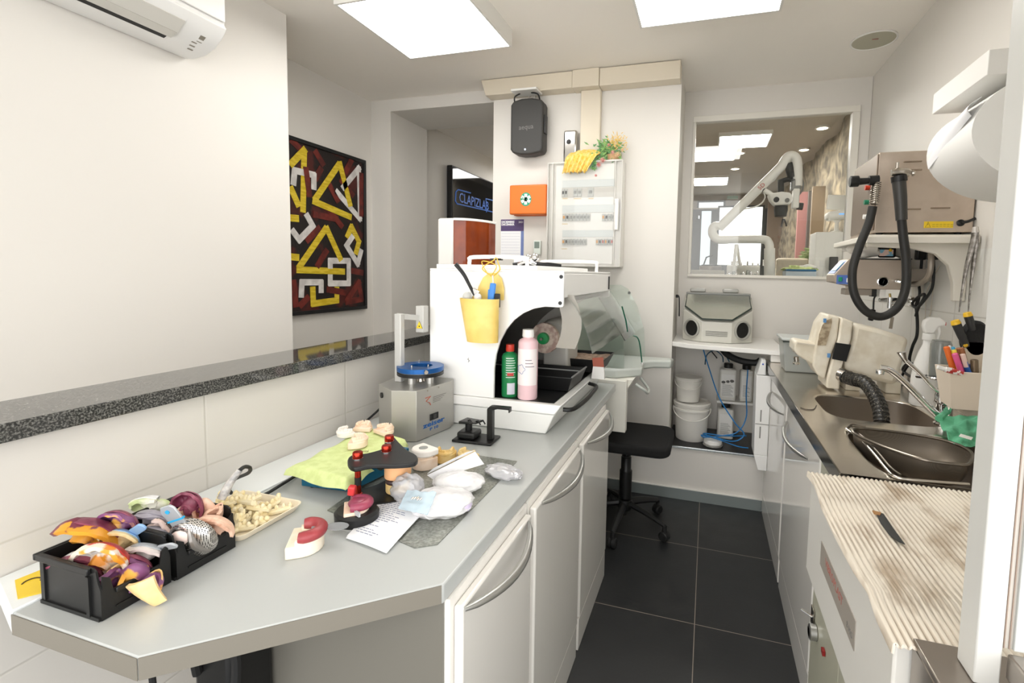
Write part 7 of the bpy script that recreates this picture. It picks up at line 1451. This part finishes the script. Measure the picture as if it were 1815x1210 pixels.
pen('wooden_brush', 'brown wooden brush handle in the wall caddy', 1701, 616, 1712, 656, 1.78, 0.012, mat('brush_brown', '#8b5634', 0.4, col2='#a56b44', ns=40, stretch=(6, 6, 1)), 'brush', None, 0.6)
pen('clear_brush', 'clear-handled small brush before the wooden one in the wall caddy', 1706, 627, 1713, 650, 1.75, 0.007, mat('clear_pink', '#dcc0b4', 0.2), 'brush')
pen('blue_knife', 'blue plastic knife in the wall caddy', 1709, 640, 1720, 668, 1.75, 0.008, mat('knife_blue', '#2558a5', 0.35), 'knife', None, 0.5)
pen('brown_tool', 'dark brown tool handle behind the blue knife in the wall caddy', 1706, 632, 1716, 664, 1.79, 0.007, mat('tool_brown', '#5e3d2a', 0.4), 'tool')
pen('violet_tool', 'violet blue rounded tool at the right of the wall caddy', 1722, 645, 1725, 668, 1.78, 0.012, mat('tool_violet', '#4d5b98', 0.35), 'tool')
pen('bronze_tool', 'knurled bronze tool at the right end of the wall caddy', 1727, 637, 1728, 668, 1.75, 0.010, mat('bronze', '#7a6a56', 0.35, 0.6, bump=0.6, bs=200), 'tool')
t = T('glue_tube', 'white tube with red and blue print lying across the caddy edge', 'tube', py(1690, 655, 1.70)); a, b = py(1662, 650, 1.70), py(1675, 654, 1.70); c2_ = py(1706, 662, 1.70)
MB().tube([a, b], 0.0065, 12).build('cap', M_white, t); MB().tube([b, b.lerp(c2_, 0.3), c2_], [0.010, 0.011, 0.008], 12, flat=0.7).build('tube_body', mat('tube_print', '#ece8e4', 0.4, col2='#b8352f', ns=60, lo=0.5, hi=0.54), t)
# black brush with yellow ends
t = T('black_scraper_brush', 'round black brush head beside two black handles with yellow ends', 'brush', (0.84, 1.86, 1.29))
P = py(1727, 600, 1.86)
MB().lathe([(0, -0.018), (0.045, -0.018), (0.052, -0.008), (0.052, 0.008), (0.045, 0.018), (0, 0.018)], P, 28, RX(PI / 2), sx=0.75, sy=1.15).build('brush_head', mat('bristle_black', '#171717', 0.8, bump=0.8, bs=300), t)
HK = mat('handle_black', '#2a2a2a', 0.5); YK = mat('handle_yellow', '#e7b92d', 0.4)
for (u0, v0, u1, v1, r_) in ((1695, 574, 1713, 614, 0.013), (1716, 560, 1724, 585, 0.012)):
    a, b = py(u0, v0, 1.84), py(u1, v1, 1.84); MB().tube([a, a.lerp(b, 0.5), b], [r_, r_ * 0.95, r_ * 0.75], 12).build('handle', HK, t)
    d = (a - b).normalized(); MB().tube([a, a + d * 0.012], [r_ * 1.1, r_ * 0.9], 12).build('yellow_end', YK, t)
a = py(1712, 611, 1.835); MB().ell(a, (0.008, 0.006, 0.009), 10).build('yellow_button', YK, t)
# green cloth at the faucet
A, B, C_, D = pz(1662, 742, ZS + 0.035), pz(1690, 790, ZS + 0.012), pz(1735, 785, ZS + 0.02), pz(1735, 733, ZS + 0.055)
GC = mat('mint_cloth', '#6fbf97', 0.85, col2='#5fae87', ns=30, bump=0.9, bs=260)
def gcl(u, v):
    p = (A * (1 - u) + B * u) * (1 - v) + (D * (1 - u) + C_ * u) * v
    return p + Vector((0, 0, 0.010 * noise.noise(Vector((u * 4, v * 4, 7))) + 0.007 * math.sin(u * 14 + v * 5)))
t = T('mint_cloth', 'mint green knit cloth draped at the foot of the faucet', 'cloth', (0.86, 1.9, ZS + 0.01)); MB().surf(gcl, 40, 30, 0.003).build('fabric', GC, t, ang=80)
MB().tube([pz(1664, 742, ZS + 0.04), pz(1676, 732, ZS + 0.05), pz(1688, 722, ZS + 0.06)], [0.012, 0.010, 0.006], 8, k=3).build('corner_fold', GC, t)
p = pz(1712, 774, ZS + 0.035); MB().obox(p, (0.03, 0.02, 0.001), (0.2, 0.1, -0.6)).build('care_tag', M_white, t)
# ================================================================ RIGHT WALL EQUIPMENT
# shelf on plastic brackets
t = T('wall_shelf', 'white wall shelf on curved plastic brackets carrying the steel oven', 'shelf', (0.80, 2.35, 1.62)); SHW = mat('shelf_offwhite', '#e6e0d4', 0.45)
MB().box(0.60, 0.969, 2.17, 2.72, 1.632, 1.655).build('board', SHW, t, bevel=0.003)
MB().box(0.595, 0.969, 2.165, 2.18, 1.622, 1.648).build('front_lip', SHW, t, bevel=0.002)
for y in (2.24, 2.62):
    P = [(0.969, 1.40), (0.969, 1.628), (0.62, 1.628), (0.62, 1.612), (0.78, 1.605), (0.86, 1.585), (0.905, 1.54), (0.925, 1.47), (0.93, 1.40)]
    MB().ext([(x, y, z) for x, z in P], (0, 0.03, 0)).build('bracket', SHW, t, bevel=0.004)
# oven
OV = mat('oven_steel', '#cfc1b3', 0.38, 0.75, bump=0.03, bs=80, col2='#c3b4a5', ns=8)
xo, xr, yo, yb_ = 0.634, 0.9655, 2.22, 2.42; zo0, zo1 = 1.668, 1.985
t = T('steel_oven', 'square stainless steel burnout oven on the wall shelf', 'oven', (0.80, 2.3, 1.656))
MB().box(xo, xr, yo, yb_ + 0.14, zo0, zo1).build('housing', OV, t, bevel=0.002)
MB().box(xo - 0.006, xo - 0.0005, yo + 0.0, yb_ + 0.12, zo0 + 0.01, zo1 - 0.005).build('control_face', mat('face_brown', '#857668', 0.4, 0.5), t, bevel=0.002)
for x in (0.66, 0.93): MB().cyl((x, yo + 0.03, 1.656), (x, yo + 0.03, zo0), 0.012, 12).build('foot', M_rub, t)
for (u0, u1, v) in ((1601, 1634, 287), (1601, 1634, 302), (1652, 1685, 299), (1600, 1632, 371), (1649, 1684, 369)):
    a, b = py(u0, v, yo), py(u1, v - 1, yo); MB().box(a.x, b.x, yo - 0.004, yo, a.z - 0.003, a.z + 0.003).build('pressed_slot', mat('slot_steel', '#a19282', 0.25, 0.9), t, bevel=0.0015)
a, b = py(1637, 404, yo), py(1690, 392, yo)
lb_ = MB().box(a.x, b.x, yo - 0.001, yo - 0.0003, a.z, b.z).build('yellow_warning_strip', lab, t, 'yellow warning strip', sm=False)
tr = [Vector((a.x + 0.005, yo - 0.0014, a.z + 0.003)), Vector((a.x + 0.022, yo - 0.0014, a.z + 0.003)), Vector((a.x + 0.0135, yo - 0.0014, b.z - 0.002))]
MB().tube(tr, 0.0007, 5, closed=True).tube([tr[2] + Vector((0, 0, -0.006)), tr[2] + Vector((-0.001, 0, -0.012))], 0.0007, 5).build('triangle', M_black, lb_)
q = MB()
for k in range(2):
    for j in range(6): q.box(a.x + 0.028 + 0.012 * j, a.x + 0.037 + 0.012 * j, yo - 0.0014, yo - 0.001, a.z + 0.006 + 0.007 * k, a.z + 0.0075 + 0.007 * k)
q.build('print', mat('ink_olive', '#8f7d1c', 0.6), lb_, sm=False)
c_ = py(1702, 395, yo)
MB().lathe([(0.013, 0), (0.013, 0.006), (0.006, 0.010), (0, 0.010)], c_, 18, RX(PI / 2)).build('plug_gland', M_black, t)
MB().tube([c_ + Vector((0, -0.01, 0)), c_ + Vector((0.02, -0.012, 0.004)), c_ + Vector((0.045, -0.004, 0.016))], 0.005, 8, k=4).build('cable', M_rub, t)
for (y, z, m_, nm_) in ((2.30, 1.86, mat('knob_red', '#c23a22', 0.35), 'red_knob'), (2.30, 1.80, mat('knob_green', '#1d7a58', 0.35), 'green_knob'), (2.30, 1.74, M_white, 'white_knob')):
    MB().cyl((xo - 0.006, y, z), (xo - 0.022, y, z), 0.010, 14).build(nm_, m_, t)
# handpiece with looped hose, hanging in front of the oven
YH = 2.10
t = T('steam_gun', 'black steam hose looped from a knobbed nozzle to a grip in front of oven', 'steam hose', py(1597, 305, YH))
def h(u, v, y=YH): return py(u, v, y)
MB().tube([h(1547, 366), h(1540, 395), h(1522, 440), h(1511, 480), h(1514, 520), h(1533, 550), h(1562, 561), h(1590, 545), h(1605, 510), h(1606, 460), h(1601, 420), h(1598, 390)], 0.0155, 14, k=8).build('hose', mat('hose_black', '#232220', 0.5, bump=0.3, bs=150), t)
MB().tube([h(1598, 390), h(1596, 350), h(1593, 318)], [0.019, 0.0215, 0.023], 16).build('grip', mat('grip_grey', '#3a3936', 0.4), t)
MB().tube([h(1594, 322), h(1593, 312)], 0.026, 16).build('grip_collar', M_black, t)
MB().tube([h(1580, 306), h(1590, 305), h(1608, 306), h(1613, 307)], [0.012, 0.016, 0.017, 0.013], 14).build('valve', M_steel, t)
MB().lathe([(0.010, 0), (0.012, 0.006), (0.008, 0.012), (0.004, 0.013)], h(1615, 307), 12, RY(PI / 2)).build('valve_tip', M_steel, t)
MB().tube([h(1590, 300), h(1591, 288)], 0.006, 10).build('hook', M_steel, t)
MB().tube([h(1550, 358), h(1553, 325)], 0.0105, 12).build('spring_core', M_steel, t)
sp = []; a, b = h(1549, 362), h(1554, 322)
for i in range(120): s_ = i / 119; p = a.lerp(b, s_); sp.append(p + Vector((0.0145 * math.cos(i * 0.55), 0.0145 * math.sin(i * 0.55), 0)))
MB().tube(sp, 0.0022, 6).build('spring', M_steel, t)
MB().tube([h(1557, 319), h(1540, 320)], 0.0185, 16).build('elbow_block', M_black, t)
MB().tube([h(1543, 320), h(1520, 322)], [0.011, 0.014], 14).build('nozzle_neck', M_black, t)
kn = MB(); 
kp = [h(1522, 321), h(1506, 322)]
kn.tube(kp, [0.021, 0.021], 20); kn.build('nozzle_knob', M_black, t, bevel=0.003)
# steamer unit
YS = 2.50
t = T('steam_unit', 'brown-grey steel steamer unit with pressure gauge hung below the wall shelf', 'steamer', (0.8, YS, 1.43)); SU = mat('steamer_steel', '#b5a89b', 0.4, 0.6, col2='#bdb0a3', ns=6)
a, b = py(1517, 459, YS), py(1612, 514, YS)
MB().box(a.x, b.x, YS, YS + 0.15, b.z, a.z).build('housing', SU, t, bevel=0.003)
MB().box(a.x - 0.002, b.x, YS - 0.006, YS + 0.15, a.z, a.z + 0.004).build('lid_plate', M_black, t)
MB().ext([(b.x, YS + 0.02, b.z + 0.04), (b.x, YS + 0.02, a.z - 0.04), (0.969, YS + 0.02, a.z - 0.04), (0.969, YS + 0.02, b.z + 0.04)], (0, 0.11, 0)).build('wall_mount', mat('mount_grey', '#9d948a', 0.4, 0.6), t)
cp_ = [(a.x - 0.001, b.z + 0.01), (a.x - 0.085, b.z + 0.028), (a.x - 0.088, b.z + 0.060), (a.x - 0.03, a.z), (a.x - 0.001, a.z)]
MB().ext([(x, YS - 0.002, z) for x, z in cp_], (0, 0.15, 0)).build('control_head', SU, t, bevel=0.003)
def onface(p0, p1, y0, y1, off=0.001):
    d_ = (Vector((p1[0], 0, p1[1])) - Vector((p0[0], 0, p0[1]))); n_ = Vector((-d_.z, 0, d_.x)).normalized(); n_ = n_ if n_.x < 0 else -n_
    P = [Vector((p0[0], y0, p0[1])), Vector((p1[0], y0, p1[1])), Vector((p1[0], y1, p1[1])), Vector((p0[0], y1, p0[1]))]; return [p + n_ * 0.0004 for p in P], n_
PB = mat('panel_blue', '#5573b8', 0.35)
P, n_ = onface((a.x - 0.083, b.z + 0.068), (a.x - 0.035, a.z - 0.008), YS + 0.01, YS + 0.135); MB().ext(P, n_ * 0.001).build('blue_panel', PB, t)
P, n_ = onface((a.x - 0.074, b.z + 0.082), (a.x - 0.042, a.z - 0.014), YS + 0.02, YS + 0.11); MB().ext([p + n_ * 0.001 for p in P], n_ * 0.001).build('mint_panel', mat('panel_mint', '#8fd9c9', 0.35), t)
MB().box(a.x - 0.075, a.x - 0.003, YS - 0.0035, YS - 0.0025, b.z + 0.020, b.z + 0.062).build('front_blue_panel', PB, t)
MB().box(a.x - 0.068, a.x - 0.052, YS - 0.008, YS - 0.003, b.z + 0.032, b.z + 0.052).build('green_rocker', mat('rocker_green', '#1f8f6b', 0.35), t, bevel=0.002)
MB().box(a.x - 0.034, a.x - 0.018, YS - 0.008, YS - 0.003, b.z + 0.028, b.z + 0.048).build('white_rocker', M_white, t, bevel=0.002)
MB().box(a.x - 0.03, a.x + 0.08, YS + 0.02, YS + 0.10, b.z - 0.03, b.z - 0.0005).build('lower_case', mat('mount_grey', '#9d948a', 0.4, 0.6), t, bevel=0.002)
g = py(1564, 499, YS)
MB().lathe([(0.023, 0), (0.023, 0.008), (0.019, 0.010)], g, 26, RX(PI / 2)).build('gauge_bezel', M_chrome, t); MB().lathe([(0, 0.0106), (0.0185, 0.0106)], g, 26, RX(PI / 2)).build('gauge_face', PAP, t)
MB().obox(g + Vector((0.001, -0.0115, 0.0)), (0.0025, 0.001, 0.018), (0, 0.3, 0)).build('gauge_needle', M_black, t)
sc_ = MB()
for k in range(9): an = math.radians(-130 + 260 * k / 8); sc_.obox(g + Vector((0.0165 * math.sin(an), -0.0112, 0.0155 * math.cos(an))), (0.0012, 0.0006, 0.004), (0, an, 0))
sc_.build('gauge_scale', M_black, t)
g2 = py(1586, 498, YS); MB().tube([g2 + Vector((0, 0.0, 0)), g2 + Vector((0.0, -0.02, 0)), g2 + Vector((0.03, -0.03, -0.004))], 0.009, 10, k=3).build('fitting', M_chrome, t)
for k in range(2): MB().box(py(1548 + 14 * k, 520, YS).x, py(1552 + 16 * k, 520, YS).x + 0.01, YS + 0.02, YS + 0.06, b.z - 0.035, b.z - 0.0005).build('connector', M_black if k == 0 else M_white, t)
# things on the steamer: crumpled white bag, small black cat-like frame with pictures
solo(MB().ell(py(1530, 440, 2.56) + Vector((0.01, 0, -0.004)), (0.075, 0.05, 0.032), 26, nz=0.5, ns=30, seed=9), 'crumpled_cloth', mat('crumple_white', '#e4ded4', 0.7), 'crumpled white cloth lying on the steamer unit', 'cloth')
t = T('black_figurine', 'small black figure with coloured sticker card on the steamer unit', 'figurine', py(1570, 455, 2.53))
p = py(1572, 446, 2.54); MB().obox(p, (0.07, 0.02, 0.055)).build('body', M_black, t, bevel=0.008); MB().ell(py(1556, 437, 2.54), (0.018, 0.014, 0.012), 12, nz=0.3).build('head', M_black, t); MB().cyl(py(1555, 434, 2.54), py(1554, 429, 2.54), 0.004, 6).build('ear', M_black, t)
p = py(1571, 448, 2.525); MB().obox(p, (0.055, 0.002, 0.03)).build('card', mat('sticker_mix', '#e8c9bd', 0.5, col2='#7fb6cf', ns=50, lo=0.5, hi=0.52), t); MB().ell(p + Vector((0.015, -0.003, 0.012)), (0.007, 0.002, 0.007), 10).build('yellow_dot', YK, t); 
# sockets, plugs and cables on the tiles
XW = 0.969
t = T('power_socket', 'double socket with black plugs below the wall shelf', 'socket', px(1640, 455, XW)); p = px(1640, 446, XW)
MB().box(XW - 0.012, XW, p.y - 0.10, p.y + 0.08, p.z - 0.04, p.z + 0.04).build('plate', M_white, t, bevel=0.003)
for k, (u, v) in enumerate(((1626, 446), (1633, 446), (1655, 445))):
    q = px(u, v, XW - 0.03); MB().obox((XW - 0.032, q.y, q.z), (0.04, 0.035, 0.075)).build('plug', M_black, t, bevel=0.006)
def wl(u, v, d=0.02): return px(u, v, XW - d)
def wcable(label, pts, r, m_=M_rub, nm_='cable', cat_='cable', d=0.02): return solo(MB().tube([wl(u, v, d) for u, v in pts], r, 8, k=7), nm_, m_, label, cat_)
wcable('black cable falling straight from the leftmost plug', ((1624, 458), (1626, 480), (1628, 505), (1626, 530), (1622, 545)), 0.006)
wcable('black cable from the middle plug joining the straight one', ((1634, 458), (1632, 480), (1629, 503), (1630, 520), (1626, 540)), 0.006, d=0.03)
wcable('black cable from the right plug curling round the lower valve', ((1654, 456), (1655, 480), (1652, 510), (1640, 530), (1625, 545), (1617, 538), (1625, 528), (1637, 521), (1638, 527), (1628, 545), (1623, 560)), 0.006, d=0.045)
wcable('black cable running down the tiles behind the spray bottle', ((1624, 545), (1626, 570), (1625, 595), (1617, 615), (1612, 640), (1622, 660), (1610, 690)), 0.007, d=0.03)
wcable('grey corrugated pipe bending from the shelf to the steamer fitting', ((1650, 440), (1650, 470), (1645, 490), (1630, 502), (1612, 504), (1600, 500)), 0.012, mat('pipe_grey', '#a79d90', 0.4, 0.3), 'pipe', 'pipe', 0.06)
wcable('thin beige cable loop on the tiles below the shelf', ((1665, 470), (1655, 490), (1642, 520), (1640, 560), (1636, 575), (1648, 560), (1652, 530), (1655, 500)), 0.002, mat('cable_beige', '#c9c0b2', 0.6), 'thin_cable', 'cable', 0.006)
wcable('tangle of black cable behind the trimmer and spray bottle', ((1612, 640), (1600, 655), (1618, 668), (1628, 652), (1612, 645), (1598, 672), (1615, 690), (1600, 694), (1580, 690)), 0.006, M_rub, 'cable', 'cable', 0.03)
for k, (u, v, lb2) in enumerate(((1618, 498, 'upper chrome valve on the tiles right of the steam hose'), (1616, 533, 'lower chrome valve on the tiles right of the steam hose'))):
    q = wl(u, v, 0.0); t = T('wall_valve', lb2, 'valve', q)
    MB().lathe([(0, 0.0), (0.032, 0.0), (0.026, 0.012), (0.012, 0.014), (0.012, 0.05), (0, 0.05)], q, 20, RY(-PI / 2)).build('flange', M_chrome, t)
    MB().tube([q + Vector((-0.045, 0, 0)), q + Vector((-0.10, 0.01, 0)), q + Vector((-0.14, 0.0, 0))], [0.013, 0.014, 0.010], 12).build('valve_body', M_chrome, t)
    MB().tube([q + Vector((-0.08, -0.01, 0)), q + Vector((-0.08, -0.035, 0.0))], 0.014, 10).build('valve_knob', M_black, t)
q = py(1577, 538, 2.56); t = T('outlet_cock', 'chrome outlet cock with hanging flat strap under the steamer', 'cock', q)
MB().cyl(q + Vector((0, 0, 0.03)), q + Vector((0, 0, -0.02)), 0.010, 12).build('body', M_chrome, t); MB().tube([q, q + Vector((0.04, -0.005, 0.01)), q + Vector((0.06, 0, 0.005))], 0.008, 10, k=3).build('branch', M_chrome, t)
MB().cyl(py(1577, 520, 2.56), q + Vector((0, 0, 0.03)), 0.005, 10).build('riser', mat('brass', '#b59a5e', 0.3, 0.8), t); MB().obox(py(1580, 572, 2.56), (0.014, 0.003, 0.055), (0, 0.08, 0)).build('strap', mat('strap_steel', '#a59d92', 0.3, 0.8), t)
t = T('power_adapter', 'small black adapter hanging by its lead under the steamer unit', 'adapter', py(1546, 560, 2.58)); MB().tube([py(1553, 522, 2.58), py(1549, 530, 2.58), py(1548, 548, 2.58)], 0.004, 8, k=3).build('lead', M_rub, t); MB().obox(py(1545, 558, 2.58), (0.022, 0.02, 0.055), (0, 0.15, 0)).build('adapter_body', M_black, t, bevel=0.005)
# tweezers on the shelf end
M_tw = mat('worn_steel', '#9b9690', 0.35, 0.8, col2='#6f6a64', ns=60, bump=0.4, bs=200)
t = T('long_tweezers', 'long worn steel tweezers hanging from the right end of the wall shelf', 'tweezers', py(1728, 405, 2.13))
for pts in (((1728, 405), (1726, 425), (1714, 470), (1706, 510), (1700, 553)), ((1729, 405), (1729, 430), (1725, 470), (1720, 510), (1716, 553))): 
    MB().tube([py(u, v, 2.13) for u, v in pts], [0.010, 0.011, 0.008, 0.004, 0.002], 8, flat=0.4, k=4).build('arm', M_tw, t)
MB().tube([py(1729, 402, 2.13), py(1729, 412, 2.13)], [0.009, 0.012], 12).build('bend', mat('worn_light', '#cfcac4', 0.35, 0.5), t)
# paper roll cover on the wall
t = T('paper_roll', 'big white half-round paper roll holder high on the right wall by the post', 'paper roll', (0.90, 1.85, 1.75)); PW2 = mat('roll_white', '#f1f0ec', 0.6)
cz, rx_, rz_ = 1.915, 0.255, 0.170
def roll(u, v): a = PI * 0.5 + PI * (0.0 + u); return (0.968 + rx_ * math.cos(a), 1.69 + 0.30 * v, cz + rz_ * math.sin(a))
prf = [(0.968 + rx_ * math.cos(PI / 2 + PI * i / 28), cz + rz_ * math.sin(PI / 2 + PI * i / 28)) for i in range(29)]
MB().ext([(x, 1.69, z) for x, z in prf], (0, 0.30, 0)).build('roll_body', PW2, t, ang=30)
MB().box(0.735, 0.968, 1.68, 2.03, 2.065, 2.135).build('cover_top', M_white, t, bevel=0.002)
def sheet2(u, v): 
    A_, B_, C2, D2 = py(1668, 236, 2.03), py(1740, 172, 1.70), py(1722, 205, 1.70), py(1646, 300, 1.98)
    return (A_ * (1 - u) + B_ * u) * (1 - v) + (D2 * (1 - u) + C2 * u) * v + Vector((-0.02 * math.sin(v * PI), 0, 0))
MB().surf(sheet2, 8, 8, 0.0015).build('loose_sheet', PAP, t)
